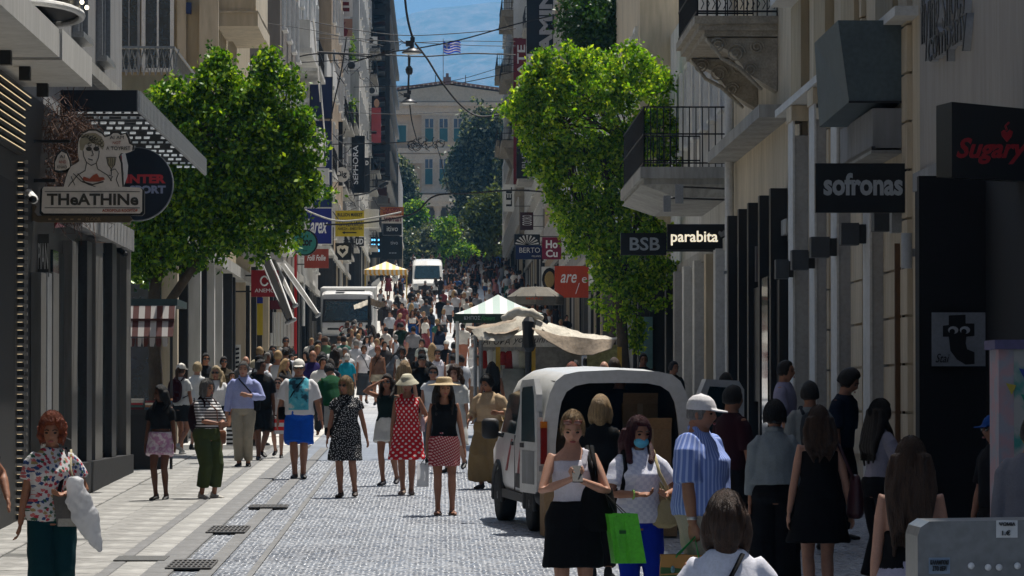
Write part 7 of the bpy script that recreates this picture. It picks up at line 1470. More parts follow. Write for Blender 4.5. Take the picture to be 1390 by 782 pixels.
def backpack(key, label, mat, sz=(.15, .09, .23), z=1.22):
    root, s, _ = PEOPLE[key]; h = held('backpack', label, 'backpack', key)
    c = s.sp(Vector((0, .20, z))); q = s.rot(z)
    mb = MB().ell(c, sz, q, 14, 12, lambda d, p, ph: Vector((max(-sz[0] * .85, min(sz[0] * .85, p.x * 1.2)), p.y, p.z)))
    mb.ell(c + Vector((0, sz[1] * .8, -.07)), (sz[0] * .7, .04, .09), q, 10, 8); solid('pack', mb, mat, h, .014, 2, .005)
    for k in (-1, 1):
        mb = MB(); pts = [s.sp(Vector((k * .09, .13, 1.40))), s.sp(Vector((k * .10, .02, 1.485))), s.sp(Vector((k * .105, -.075, 1.42))), s.sp(Vector((k * .115, -.125, 1.28))), s.sp(Vector((k * .15, -.06, 1.14))), s.sp(Vector((k * .13, .12, 1.08)))]
        mb.limb(pts, [.020] * 6, 8, .4, round_=False); part('strap', mb, mat, h, False, True)
    return h
# ================================================================ THE CAST
c = cloth
def T(h, **k): k.setdefault('mat', c(h) if isinstance(h, str) else h); k.setdefault('z0', .93); k.setdefault('sleeves', .6); return k
PT = lambda h, **k: ('pants', c(h) if isinstance(h, str) else h, dict(to=k.pop('to', 1.9), **k))
SH = lambda h, **k: ('shorts', c(h) if isinstance(h, str) else h, dict(to=k.pop('to', .8), **k))
SK = lambda h, **k: ('skirt', c(h) if isinstance(h, str) else h, dict(hem=k.pop('hem', .58), **k))
walkA, walkB = ((-.085, -.16, 0), (.085, .20, .10)), ((-.085, .20, .10), (.085, -.16, 0))
stand = ((-.11, .0, 0), (.11, .02, 0)); close = ((-.075, .0, 0), (.075, .03, 0))
black = '141416'
# --- near, left and middle
person('redhair', 'woman with curly red hair, floral blouse and dark green trousers carrying bags', 72, solveD(567, 1.61), 1.61, 6, skin='olive', w=1.10, hairs=('curly', 'ginger', .2, 1.2), top=T(P('floral_blouse', 'floral', (.50, .49, .49), (.4, .05, .1), .036, thr=.52), z0=.88, sleeves=.62, loose=.03), bottom=PT('0c3238', cuff=1.5, dr=.02), det=3,
       feet=walkA, hands=((-.27, -.04, .78), (.10, -.21, 1.10)), elbows=(None, (.8, .6, -.4)), look=(-8, 6), curl=(.5, .7), palms=((1, 0, 0), (0, .2, -1)))
person('teen', 'dark haired teenager in black t-shirt and pale pink tie dye shorts', 219, 56.5, 1.51, -14, skin='brown', hairs=('long', 'black', .12, 1.02), top=T(black, z0=1.08, sleeves=.65), bottom=SH(P('tiedye', 'blotch', (.62, .55, .60), (.42, .22, .36), .06), to=.55, dr=.035, cuff=1.12), shoes='0c0c0e', det=1, feet=close, look=(-50, 0), hands=((-.23, -.05, .82), (.24, -.05, .82)))
person('striped', 'grey haired woman in black and white striped top and olive trousers with rucksack', 281, 56.9, 1.58, 42, skin='tan', w=1.10, hairs=('bob', 'grey', .2), top=T(P('bw_stripe', 'hstripe', (.60, .60, .60), (.012, .012, .012), .042, thr=.52), z0=.92, sleeves=1.05), bottom=PT('3c4628', dr=.03, cuff=1.1, to=1.75), shoes='b0aca4', det=2, feet=((-.09, .0, 0), (.11, -.04, 0)), hands=((-.05, -.32, 1.10), (.05, -.30, 1.10)), look=(8, 0), elbows=((-.8, .5, -.6), (.8, .5, -.6)))
person('whitecapgirl', 'person in white cap seen from behind with maroon backpack on the pavement', 246, 76, 1.62, 150, skin='tan', hairs=('pony', 'brown', .3), hatc=('cap', c('d8d4cc')), top=T('caccca', sleeves=.6), bottom=SH('202428', to=.6), shoes='a0a0a0', feet=walkB)
person('blondbun', 'fair haired person in white t-shirt behind the grey haired woman', 268, 79, 1.62, 155, skin='light', hairs=('bun', 'lblond', .3), top=T('c8c8c8'), bottom=SH('2a2c30', to=.7), feet=stand)
person('silverhair', 'long haired woman in sunglasses and white top beside the man in lilac shirt', 294, 71.5, 1.62, -10, skin='tan', w=1.03, hairs=('long', 'lblond', .26), top=T('d4d4d4', z0=.92, sleeves=.7), bottom=SH('101012', to=.62, dr=.03), glasses=True, det=1, feet=close, hands=((-.24, -.03, .82), (.30, -.06, .84)))
person('lilacman', 'grey haired man in lilac long sleeved shirt and beige trousers', 331, 69.5, 1.71, -4, male=True, skin='light', w=1.04, hairs=('short', 'grey', .3), top=T('9ca4d0', z0=.965, sleeves=1.75, collar=True), bottom=PT('9c9484', dr=.02), shoes='100e0e', det=2, feet=close, hands=((-.28, -.02, .84), (.10, -.20, 1.18)), elbows=(None, (.8, .3, -.6)))
person('blackteeboy', 'young man in black t-shirt and black shorts half behind the lilac shirt man', 354, 72.8, 1.72, 20, male=True, skin='brown', hairs=('short', 'black', .3), top=T('101114', sleeves=.8), bottom=SH('0e0f12', to=.95), feet=walkA, shoes='0c0c0e', look=(30, 0))
person('bluecapman', 'man in white cap, turquoise printed t-shirt and bright blue shorts', 406, 64.3, 1.79, 0, male=True, skin='tan', w=1.10, hairs=('short', 'dark', .3), hatc=('cap', c('d4d0c8')), glasses=True, top=T(P('turq_print', 'print', (.62, .62, .63), (.1, .4, .45)), z0=.93, sleeves=.85, loose=.03), bottom=SH('1250b8', to=.92, dr=.035, cuff=1.12), shoes='101012', det=2, feet=((-.05, -.20, 0), (.06, .06, .0)), hands=((-.31, -.02, .80), (.34, .03, .80)))
person('greentee', 'stooping man in dark green t-shirt and grey shorts walking away', 456, 73, 1.72, 205, male=True, skin='tan', w=1.12, hairs=('short', 'black', .3), top=T('0f4024', sleeves=.75, loose=.03), bottom=SH('8c8c88', to=.85), shoes='101012', feet=((-.10, -.10, 0), (.10, .38, .20)), lean=24, look=(0, 20), hands=((-.24, -.22, .74), (.22, -.24, .76)))
person('blackdress', 'short haired woman in sunglasses and black and white speckled dress', 470, 57.4, 1.61, -8, skin='tan', w=1.13, hairs=('bob', 'blond', .2), glasses=True, top=T(P('speckle', 'spots', (.012, .012, .014), (.55, .55, .55), .026, thr=.34), skirt=(.54, .045), sleeves=.45, name='dress'), bottom=None, shoes='2c1c14', det=2, feet=((-.06, -.12, 0), (.12, .05, .02)), hands=((-.27, -.06, .80), (.31, .04, .79)), look=(-30, 0))
person('greentank', 'woman in dark green tank top and white shorts shading her eyes with a hand', 526, 61.6, 1.60, -14, skin='tan', hairs=('long', 'dark', .12, 1.0), top=T('10201e', z0=1.0, z1=1.40, sleeves=0, straps=True), bottom=SH('c8c8c4', to=.55, dr=.03, cuff=1.2, top=1.06), shoes='1c1a24', det=1, feet=((-.07, .0, 0), (.12, .12, .04)), hands=((-.10, -.16, 1.60), (.22, .0, .84)), elbows=((-.9, -.3, -.5), None), glasses=True)
person('reddress', 'woman in white sun hat and red dress with white dots', 553, 58.3, 1.62, -5, skin='tan', w=1.07, hairs=('short', 'grey', .3), hatc=('hat', c('b4b09c')), top=T(P('reddots', 'dots', (.50, .012, .022), (.72, .66, .64), .085, thr=.36), skirt=(.52, .075), z1=1.40, sleeves=0, straps=True, name='dress'), shoes='8c7868', det=2, feet=((-.07, .05, .0), (.07, -.12, 0)), hands=((-.24, .0, .80), (.25, -.20, 1.02)), look=(-12, 10))
person('strawhat', 'young woman in straw hat, black tank top and red patterned skirt', 603, 52.1, 1.66, 2, skin='tan', hairs=('long', 'dark', .30, .96), hatc=('straw', M('straw', (.52, .40, .24), .85, .2, 30, bump=.5, bscale=160), M('straw_band', (.60, .48, .34), .8, .1)), top=T('0c0d10', z0=1.0, z1=1.40, sleeves=0, straps=True, loose=.004), bottom=SK(P('redcheck', 'diag', (.30, .022, .035), (.62, .40, .38), .034), hem=.63, fl=.015, top=1.05), shoes=None, det=3, feet=((-.08, .03, 0), (.10, -.05, 0)), hands=((-.22, .06, .80), (.27, -.02, .78)), look=(8, 0))
person('beige', 'woman in loose sand coloured blouse and wide trousers with dark headscarf', 665, 60.4, 1.60, -24, skin='olive', w=1.12, hairs=('short', 'black', .3, 1.1), top=T('b09a7c', z0=.95, sleeves=1.55, loose=.04, sleeve_r=1.55), bottom=PT('84704e', dr=.07, cuff=1.7, to=1.85), shoes='302018', det=2, feet=((-.12, -.05, 0), (.12, .12, .02)), hands=((-.26, -.20, 1.04), (.24, -.24, 1.16)), look=(-20, 18), lean=6)
person('curlywhite', 'woman with curly light brown hair and white dress behind the straw hat woman', 618, 67, 1.66, -20, skin='light', hairs=('curly', 'brown', .35, 1.25), top=T('c4c4c0', skirt=(.45, .08), name='dress', sleeves=.9), feet=walkA)
person('sunglasswhite', 'woman in sunglasses and white sleeveless top behind the red dress woman', 588, 70, 1.64, 0, skin='tan', hairs=('bun', 'dark', .3), glasses=True, top=T('c4c6c8', sleeves=.25), bottom=PT('505860'), feet=walkB, det=1)
person('longblond', 'woman with long blond hair seen from behind', 549, 74, 1.68, 172, skin='light', hairs=('long', 'blond', .34, 1.08), top=T('15161a', sleeves=0, z1=1.40, straps=True), bottom=SH('202226', to=.6), feet=stand, hands=((-.2, -.2, .9), (.3, -.2, 1.1)))
person('blackshirt', 'man in black shirt and black cap looking ahead behind the blond woman', 573, 83, 1.74, 0, male=True, skin='tan', hairs=('short', 'black', .3), hatc=('cap', c('101012')), top=T('0e0f11', sleeves=.9), bottom=SH('1a1c20'), feet=walkA)
person('purplepolo', 'bald man in dark purple polo shirt', 425, 92, 1.76, -8, male=True, skin='tan', hairs=None, top=T('241c50', sleeves=.9, loose=.03), bottom=PT('282a34'), w=1.12, feet=stand)
person('boyglasses', 'child with glasses in pale top between the men on the left', 378, 74, 1.40, -5, skin='light', hairs=('short', 'brown', .3), top=T('b4aca8', sleeves=.7), bottom=SH('303234'), feet=walkB, glasses=True)
person('whiteteepack', 'young man in white t-shirt seen from behind with dark rucksack', 352, 82, 1.72, 160, male=True, skin='tan', hairs=('short', 'black', .3), hatc=('cap', c('101114')), top=T('c8cad0', sleeves=.85), bottom=SH('c4c4c4', to=.9), feet=stand)
person('blackpackman', 'man in white t-shirt facing away with a large black backpack', 388, 96, 1.80, 175, male=True, skin='tan', hairs=('short', 'dark', .3), top=T('b8bcc8', sleeves=.85), bottom=PT('1a1c22'), feet=stand)
# --- middle distance, individually described
MID = [
 ('woman in white t-shirt and grey skirt with a strap across her chest', 494, 118, 1.66, 5, False, 'tan', ('bun', 'brown', .3), T('d0ced2', sleeves=.5), SK('3c4046', hem=.30, fl=.04)),
 ('woman in brown sleeveless top and cream shorts beside the grey skirt woman', 513, 116, 1.66, -5, False, 'olive', ('bun', 'ginger', .3), T('5c4438', z1=1.42, sleeves=0, straps=True, loose=.03), SH('9c9484', to=.45)),
 ('white haired person in turquoise top seen from behind', 471, 108, 1.56, 170, False, 'light', ('short', 'white', .3), T('128098', sleeves=.8), PT('505050')),
 ('woman with dark hair and bare back in black top near the armoured van', 455, 110, 1.68, 170, False, 'tan', ('long', 'dark', .2), T('101012', z1=1.2, sleeves=0), PT('202024')),
 ('woman with very long black hair and white t-shirt on the left', 437, 100, 1.66, 175, False, 'tan', ('long', 'black', .42), T('c8c4cc', sleeves=.6), PT('34363c')),
 ('dark haired woman in dark top left of the armoured van bumper', 432, 118, 1.78, 20, False, 'tan', ('bob', 'black', .3), T('26242a', sleeves=.6), PT('202024')),
 ('young woman in white t-shirt with long black hair in front of the armoured van', 498, 140, 1.64, 5, False, 'light', ('long', 'black', .3), T('d2d0d8', sleeves=.6), PT('9c9a92')),
 ('person in bright purple top beside the armoured van', 507, 158, 1.62, 160, False, 'tan', ('bun', 'blond', .3), T('701078', sleeves=.6), PT('202024')),
 ('curly haired woman in white vest with a black strap', 546, 112, 1.66, -8, False, 'brown', ('curly', 'black', .3, 1.1), T('d4d2ce', sleeves=0, z1=1.42, straps=True), PT('c0beb8', dr=.04)),
 ('tall man in dark green t-shirt walking away mid street', 545, 158, 1.80, 178, True, 'tan', ('short', 'black', .3), T('14281e', sleeves=.8), PT('3c4038')),
 ('woman in blue maxi skirt and white crop top', 560, 187, 1.68, 0, False, 'tan', ('long', 'brown', .3), T('d6d2cc', z0=1.12, z1=1.36, sleeves=0), SK('103c78', hem=.12, fl=.03, top=1.10)),
 ('man in grey t-shirt and white shorts walking away', 579, 205, 1.78, 175, True, 'tan', ('short', 'dark', .3), T('50565e', sleeves=.85, loose=.03), SH('b8b8b8', to=.9)),
 ('man in pale blue shirt left of the grey t-shirt man', 560, 212, 1.74, 170, True, 'light', ('short', 'dark', .3), T('8c9cac', sleeves=.9), PT('606870')),
 ('man in black t-shirt walking beside the grey t-shirt man', 598, 214, 1.74, 160, True, 'tan', ('short', 'black', .3), T('101216', sleeves=.9), SH('181a20')),
 ('woman in denim jacket and pale jeans looking sideways', 597, 160, 1.70, -30, False, 'tan', ('long', 'black', .3), T('1c2438', sleeves=1.9, loose=.04), PT('949cac', dr=.03, cuff=1.4)),
 ('woman in grey sleeveless top and white shorts seen from behind', 616, 122, 1.70, 172, False, 'tan', ('bun', 'black', .3), T('484c54', z0=1.02, sleeves=0, z1=1.42, straps=True), SH('d2d0d4', to=.5, dr=.03, cuff=1.2)),
 ('older man in white cap and black shirt with one arm stretched out', 606, 126, 1.70, 10, True, 'olive', None, T('141418', sleeves=.9), PT('202226')),
 ('dark haired man in black t-shirt mid street behind the two hats', 573, 98, 1.76, -6, True, 'brown', ('short', 'black', .3), T('101012', sleeves=.9), PT('22242a')),
 ('woman in sunglasses and white vest behind the black shirt man', 594, 104, 1.70, 0, False, 'tan', ('bun', 'dark', .3), T('c8c6d0', sleeves=0, z1=1.42, straps=True), PT('8c8c8c')),
 ('short haired woman in pale grey green shirt and dark trousers mid street', 573, 132, 1.66, -10, False, 'tan', ('short', 'dark', .3, 1.15), T('9ca29c', sleeves=.8), PT('2c2e34')),
 ('dark clad person bending towards the white vest woman', 530, 122, 1.66, 80, False, 'tan', ('long', 'black', .2), T('4c5058', sleeves=.8), PT('3c4048')),
 ('tall man in sunglasses with folded arms before the white shop', 388, 118, 1.90, 12, True, 'olive', ('short', 'black', .3), T('0e1014', sleeves=.8, loose=.03), PT('101012')),
 ('woman in cream top standing by the yellow poster board', 352, 112, 1.62, -10, False, 'tan', ('bun', 'dark', .3), T('b0a898', sleeves=.5), PT('303030')),
 ('man in dark glasses behind the black backpack man', 370, 106, 1.78, 10, True, 'olive', ('short', 'black', .3), T('1c1c20', sleeves=.9), PT('202024')),
 ('dark haired woman left of the black backpack man', 366, 100, 1.68, 160, False, 'olive', ('bob', 'black', .3), T('28221e', sleeves=.8), PT('202024')),
 ('woman in sunglasses and khaki shirt near the dark shop doors', 304, 92, 1.62, 10, False, 'olive', ('bun', 'black', .3), T('3c362c', sleeves=.9), PT('2c2a28')),
 ('man in sunglasses and dark shirt standing by the dark shop doors', 279, 88, 1.72, 20, True, 'olive', ('short', 'black', .3), T('16161a', sleeves=.9), PT('202024')),
 ('child in purple top near the striped board', 315, 88, 1.34, 15, False, 'tan', ('bun', 'dark', .3), T('48284c', sleeves=.6), SH('30303a')),
 ('balding man behind the grey haired man in lilac shirt', 334, 94, 1.62, 5, True, 'light', None, T('505054', sleeves=.9), PT('34363a')),
 ('black haired woman at the kiosk counter with bare arms', 668, 79, 1.62, 190, False, 'olive', ('long', 'black', .14), T('141416', z1=1.40, sleeves=0, straps=True), PT('18181c')),
 ('man in white t-shirt browsing behind the kiosk post', 737, 83, 1.70, 190, True, 'brown', ('short', 'black', .3), T('b8bcc4', sleeves=.8), PT('303238')),
 ('person in royal blue top and white shorts behind the kiosk', 758, 86, 1.72, 175, False, 'tan', ('bun', 'dark', .3), T('1448b0', sleeves=.7), SH('c0c0c4')),
 ('woman in black top beside the poster board of the kiosk', 780, 82, 1.62, 160, False, 'tan', ('bob', 'black', .3), T('18181a', sleeves=.5), PT('18181c')),
 ('person in dark vest with bare shoulders near the map board', 797, 84, 1.68, 150, False, 'olive', ('bun', 'black', .3), T('201c1c', sleeves=0, z1=1.38, straps=True), PT('18181c')),
 ('bald man behind the van roof seen from behind', 820, 70, 1.72, 170, True, 'light', None, T('7c9078', sleeves=.8), PT('303238')),
 ('dark haired person beside the bald man behind the van', 834, 72, 1.74, 180, False, 'olive', ('bob', 'brown', .3), T('241814', sleeves=.8), PT('18181c')),
 ('man in black shirt leaning by the teal door', 873, 82, 1.76, 10, True, 'olive', ('short', 'black', .3), T('0e0e10', sleeves=.9, loose=.03), PT('18181c')),
 ('dark clothed man with bowed head near the black shop piers', 914, 76, 1.66, 40, True, 'olive', ('short', 'black', .3), T('101216', sleeves=.9), PT('18181c')),
 ('brown haired person just showing over the van roof', 776, 66, 1.72, 170, False, 'tan', ('bob', 'ginger', .3), T('303034', sleeves=.8), PT('18181c')),
 ('person in dark cap behind the open right van door', 985, 58, 1.66, 120, True, 'olive', ('short', 'dark', .3), T('1a1420', sleeves=.9), PT('18181c')),
]
poses = [dict(feet=walkA), dict(feet=walkB), dict(feet=stand), dict(feet=close), dict(feet=walkA, hands=((-.2, -.2, 1.05), (.2, -.2, 1.05)), elbows=((-.8, .4, -.6), (.8, .4, -.6))), dict(feet=walkB, hands=((-.24, .1, .84), (.24, -.18, .90)))]
for i, (lb, px, D, H, fc, ml, sk_, hr_, tp, bt) in enumerate(MID):
    k = {}
    if 'folded arms' in lb: k = dict(feet=stand, hands=((.12, -.20, 1.20), (-.12, -.22, 1.18)), elbows=((-1, 0, -.3), (1, 0, -.3)))
    elif 'arm stretched' in lb: k = dict(feet=stand, hands=((-.45, -.12, 1.25), (.24, 0, .84)), hatc=('cap', c('c4c2bc')))
    elif 'bending' in lb: k = dict(feet=stand, lean=28, hands=((-.2, -.45, 1.1), (.2, -.4, 1.1)))
    else: k = poses[i % 6]
    person('mid%d' % i, lb, px, D, H, fc, male=ml, skin=sk_, hairs=hr_, top=tp, bottom=bt, glasses='glasses' in lb, det=1 if D < 125 else 0, w=1.0 + .05 * (i % 3), **k)
# --- near, right
person('phone', 'blond woman with sunglasses on her head, white one shoulder top, looking at her phone', 777, solveD(559, 1.70), 1.70, 3, skin='light', hairs=('bun', 'blond', .3, 1.0), top=T('c8c4cc', z0=1.03, z1=1.365, sleeves=0, loose=.0, dr=.008), bottom=SK('0c0c0e', hem=.60, fl=.03, top=1.07, dr=.022), shoes=None, det=3,
       feet=walkA, hands=((-.035, -.27, 1.235), (.045, -.26, 1.225)), elbows=((-1, .25, -.9), (1, .25, -.9)), look=(-4, 24), curl=(.75, .75), palms=((.3, .4, -1), (-.3, .4, -1)))
person('mask', 'woman with dark red hair and blue face mask, white checked shirt and blue trousers', 866, solveD(569, 1.62), 1.62, 12, skin='olive', w=1.06, hairs=('long', 'wine', .10, 1.08), mask=True, top=T(P('white_check', 'check', (.66, .66, .72), (.54, .55, .64), .03), z0=.90, sleeves=.7, loose=.02, collar=True), bottom=PT('0c2898', dr=.016), shoes='101012', det=3,
       feet=walkB, hands=((-.06, -.26, 1.13), (.17, -.24, 1.13)), elbows=((-.9, .3, -.8), (.9, .3, -.8)), look=(14, 4), curl=(.7, .7), palms=((.4, .3, -1), (-.4, .3, -1)))
person('blondback', 'blond haired person in black top seen from behind between the two women', 815, 39.0, 1.66, 175, skin='light', hairs=('bob', 'blond', .3, 1.02), top=T('101012', sleeves=.9), bottom=PT('101012'), det=1, feet=close)
person('capman', 'older man in white cap and blue striped short sleeved shirt with beige trousers', 950, solveD(533, 1.83), 1.80, 62, male=True, skin='tan', w=1.24, hairs=('short', 'grey', .3), hatc=('cap', c('c6c4c6')), top=T(P('blue_stripe', 'vstripe', (.14, .21, .50), (.34, .42, .70), .028, thr=.62), z0=.90, sleeves=.92, loose=.03, collar=True, sleeve_r=1.4), bottom=PT('a49c8c', dr=.035), shoes='302820', det=3,
       feet=stand, hands=((-.25, -.06, .80), (.26, .0, .82)), look=(6, 2), curl=(.7, .4))
person('bob', 'woman with brown bob and white top seen from behind at the bottom edge', 986, solveD(673, 1.60, 12, 40), 1.60, 176, skin='tan', w=1.12, hairs=('bob', 'brown', .3, .98), top=T('c4c4cc', sleeves=.9, loose=.03), bottom=PT('30323a'), det=2, feet=stand)
person('vanman', 'man in navy t-shirt loading boxes inside the open van', 836, 48.6, 1.72, 160, male=True, skin='olive', hairs=('short', 'black', .3), top=T('1a2434', sleeves=.9, loose=.03), bottom=PT('18181c'), feet=stand, lean=14, hands=((-.2, -.4, 1.0), (.2, -.4, 1.0)), up=.12)
person('maroonman', 'man in dark maroon shirt behind the cap man by the open van door', 994, 40.5, 1.74, 120, male=True, skin='olive', hairs=('short', 'black', .3), top=T('2c1018', sleeves=.9), bottom=PT('101014'), det=1, feet=stand)
person('jacket', 'dark haired woman in pale cropped jacket and black wide trousers seen from behind', 1052, solveD(548, 1.66), 1.66, 178, skin='olive', w=1.05, hairs=('short', 'black', .3, 1.14), top=T('7c8488', z0=1.02, sleeves=1.7, loose=.07, sleeve_r=1.5, collar=True), bottom=PT('101014', dr=.035, cuff=1.5), shoes='101012', det=2, feet=stand)
person('pinafore', 'woman with reddish brown hair in short black pinafore dress seen from behind', 1112, solveD(550, 1.68), 1.66, 184, skin='light', w=1.03, hairs=('long', 'brown', .10, 1.0), top=T('0c0c0f', skirt=(.60, .08), z1=1.36, sleeves=0, straps=True, name='dress'), shoes='101012', det=2, feet=close, hands=((-.27, .0, .84), (.25, -.02, .84)))
person('packwoman', 'person in pale t-shirt with grey backpack straps behind the pinafore woman', 1100, 44, 1.72, 185, male=True, skin='olive', hairs=('short', 'black', .3, 1.1), top=T('787c7c', sleeves=.8), bottom=PT('18181c'), det=1, feet=stand)
person('whiteteeman', 'man in white t-shirt with short dark hair in profile by the pilasters', 1066, 54, 1.86, 70, male=True, skin='tan', hairs=('short', 'black', .3), top=T('8a88a0', sleeves=.9), bottom=PT('202228'), det=1, feet=stand)
person('bowedman', 'dark haired man in navy shirt with bowed head beside the pale pier', 1140, 46, 1.84, 60, male=True, skin='tan', hairs=('short', 'black', .3, 1.12), top=T('141c2c', sleeves=.9), bottom=PT('101014'), det=1, feet=stand, lean=8, look=(10, 22))
person('whiteteewoman', 'long dark haired woman in tight white t-shirt and black trousers', 1194, solveD(544, 1.66), 1.66, 118, skin='olive', hairs=('long', 'dark', .24, 1.0), top=T('8c8894', z0=1.0, sleeves=.7, loose=.0), bottom=PT('0c0c10', dr=.03, cuff=1.4), det=2, feet=stand, hands=((-.20, -.30, 1.05), (.15, -.30, 1.0)))
person('bareback', 'woman with long brown hair, bare back, black top and white skirt', 1237, solveD(598, 1.68, 12, 40), 1.68, 172, skin='light', w=1.05, hairs=('long', 'brown', .30, 1.02), top=T('0c0c0e', z0=.99, z1=1.20, sleeves=0, loose=.0), bottom=SK('9c98a8', hem=.2, fl=.10, top=1.04), det=2, feet=stand)
person('bluecap', 'person in blue cap and sunglasses by the painted stand', 1352, 34, 1.60, -70, male=True, skin='tan', hairs=('short', 'dark', .3), hatc=('cap', c('1c4484')), glasses=True, top=T('16161a', sleeves=.9), bottom=PT('18181c'), det=1, feet=stand)
person('edgeright', 'person in grey hooded top cut off by the right edge', 1404, solveD(565, 1.72, 12, 40), 1.72, 170, male=True, skin='tan', hairs=('short', 'dark', .3), top=T('6c6c74', sleeves=1.8, loose=.05), bottom=PT('202228'), det=1, feet=stand)
person('edgeleft', 'person cut off by the left edge with only an arm in view', -56, 33.5, 1.70, 0, male=True, skin='tan', hairs=('short', 'dark', .3), top=T('303236', sleeves=.6), bottom=PT('202228'), det=1, feet=stand, hands=((-.28, 0, .84), (.40, -.02, .98)))
# ---------------------------------------------------------------- extras worn or held
root, s, k = PEOPLE['phone']; W = lambda x, y, z: s.hc + s.hr @ Vector((x, y, z))
mb = MB()
for q in (-1, 1): mb.ell(W(q * .036, -.098, .092), (.032, .012, .020), s.hr, 12, 7); mb.tube([W(q * .062, -.065, .092), W(q * .084, .01, .055)], .004, 5)
part('sunglasses', mb, M('lens_brown', (.16, .05, .03), .1, .1, spec=.8), root, False, True)
mb = MB(); mb.limb([s.sp(Vector((.07, -.11, 1.34))), s.sp(Vector((.095, -.05, 1.44))), s.sp(Vector((.09, .05, 1.45))), s.sp(Vector((.07, .10, 1.34)))], [.026] * 4, 10, .4); solid('top_strap', mb, c('c8c4cc'), root, .009, 1)
h = held('mobile_phone', 'black mobile phone held in both hands by the blond woman', 'phone', 'phone'); ph = PEOPLE['phone'][1]; cc = Vector((.005, -.36, 1.275)); rr_ = Matrix.Rotation(math.radians(-38), 3, 'X')
def rbox(mb, c_, hx, hy, hz, rot): 
    return mb.add([c_ + rot @ Vector((a * hx, b * hy, d_ * hz)) for a, b, d_ in ((-1, -1, -1), (1, -1, -1), (1, 1, -1), (-1, 1, -1), (-1, -1, 1), (1, -1, 1), (1, 1, 1), (-1, 1, 1))], [(0, 3, 2, 1), (4, 5, 6, 7), (0, 1, 5, 4), (1, 2, 6, 5), (2, 3, 7, 6), (3, 0, 4, 7)])
part('case', rbox(MB(), cc, .037, .006, .072, rr_), m_black, h, False); part('screen', rbox(MB(), cc + rr_ @ Vector((0, .0068, 0)), .033, .0006, .066, rr_), M('phone_screen', (.12, .16, .2), .2, .1, emit=.2), h, False)
h = held('shoulder_bag', 'large black shoulder bag hanging at the blond woman\'s side', 'handbag', 'phone')
mb = MB(); mb.loft([(Vector((.17, -.06, z)), a, b, Vector((1, 0, 0)), Vector((0, 1, 0))) for z, a, b in ((.86, .13, .07), (.90, .15, .085), (1.05, .14, .08), (1.16, .115, .065), (1.20, .09, .04))], 16); solid('pouch', mb, c('0a0a0b'), h, .012, 2, .008)
for o_ in (-.012, .022): part('strap', MB().limb([Vector((.16, -.13, 1.16)), s.sp(Vector((.135 + o_, -.11, 1.32))), s.sp(Vector((.115 + o_, -.02, 1.475))), s.sp(Vector((.12 + o_, .09, 1.36))), Vector((.18, .10, 1.16))], [.016] * 5, 6, .35, round_=False), c('0a0a0b'), h, False, True)
part('bangle', MB().tube([s.arm[1][2] + Vector((.028 * math.cos(q), .02 * math.sin(q) + .03, .02 * math.sin(q))) for q in np.linspace(0, 2 * PI, 12)], .004, 5), M('silver', (.5, .5, .5), .3, .1, metal=.8), root, False)
def gift_bag(name, label, cat, key, top, w, h_, dd, mat, rz=0, handle=None, hm=None, logo=None, shear=0):
    root, s, k = PEOPLE[key]; o = held(name, label, cat, key); x, y, z = top; ca, sa = math.cos(rz), math.sin(rz)
    Q = lambda u, v, zz: (x + u * ca - v * sa, y + u * sa + v * ca, zz)
    V = [Q(a * w * (1 if zz == 0 else 1.06) + shear * zz, b * dd, z - zz * h_ + (0 if zz else .0)) for zz in (0, 1) for a, b in ((-.5, -.5), (.5, -.5), (.5, .5), (-.5, .5))]
    part('bag_body', MB().add(V, [(0, 1, 5, 4)[::-1], (1, 2, 6, 5)[::-1], (2, 3, 7, 6)[::-1], (3, 0, 4, 7)[::-1], (4, 5, 6, 7)[::-1]]), mat, o, False)
    part('gusset', MB().add([Q(w * .5 + .001, -dd * .5, z), Q(w * .46, 0, z - .01), Q(w * .5 + .001, dd * .5, z), Q(w * .53 + shear, dd * .5, z - h_), Q(w * .50 + shear, 0, z - h_), Q(w * .53 + shear, -dd * .5, z - h_)], [(0, 1, 4, 5), (1, 2, 3, 4)]), mat, o, False)
    if handle:
        for v in (-.5, .5): part('handle', MB().limb([Q(-w * .22, v * dd, z - .02), handle, Q(w * .22, v * dd, z - .02)], [hm[1]] * 3, 6, hm[2], round_=False), hm[0], o, False)
    return o, Q
gm = M('bag_green', (.10, .52, .03), .45, .18, 5, bump=.3, bscale=12)
hp = PEOPLE['phone'][1].arm[1][1] + Vector((.10, -.16, .02))
o, Q = gift_bag('shopping_bag', 'bright green paper shopping bag hanging from the blond woman\'s arm', 'shopping bag', 'phone', (.34, -.14, .985), .22, .36, .11, gm, rz=.2, handle=PEOPLE['phone'][1].arm[1][1].lerp(PEOPLE['phone'][1].arm[1][2], .2) + Vector((.02, -.02, -.03)), hm=(c('30302c'), .004, 1), shear=.06)
part('seal', MB().sheet(Q(-.03, -.062, .84), Q(.02, -.062, .84), Q(.02, -.062, .865), Q(-.03, -.062, .865), .002), flatmat('gdark', '145010'), o, False)
for ax in (-.05, .03): part('fold', MB().add([Q(ax - .03, -.0565, .99), Q(ax + .02, -.0565, .99), Q(ax + .03, -.066, .63), Q(ax, -.072, .63)], [(0, 3, 2, 1)]), gm, o, False)
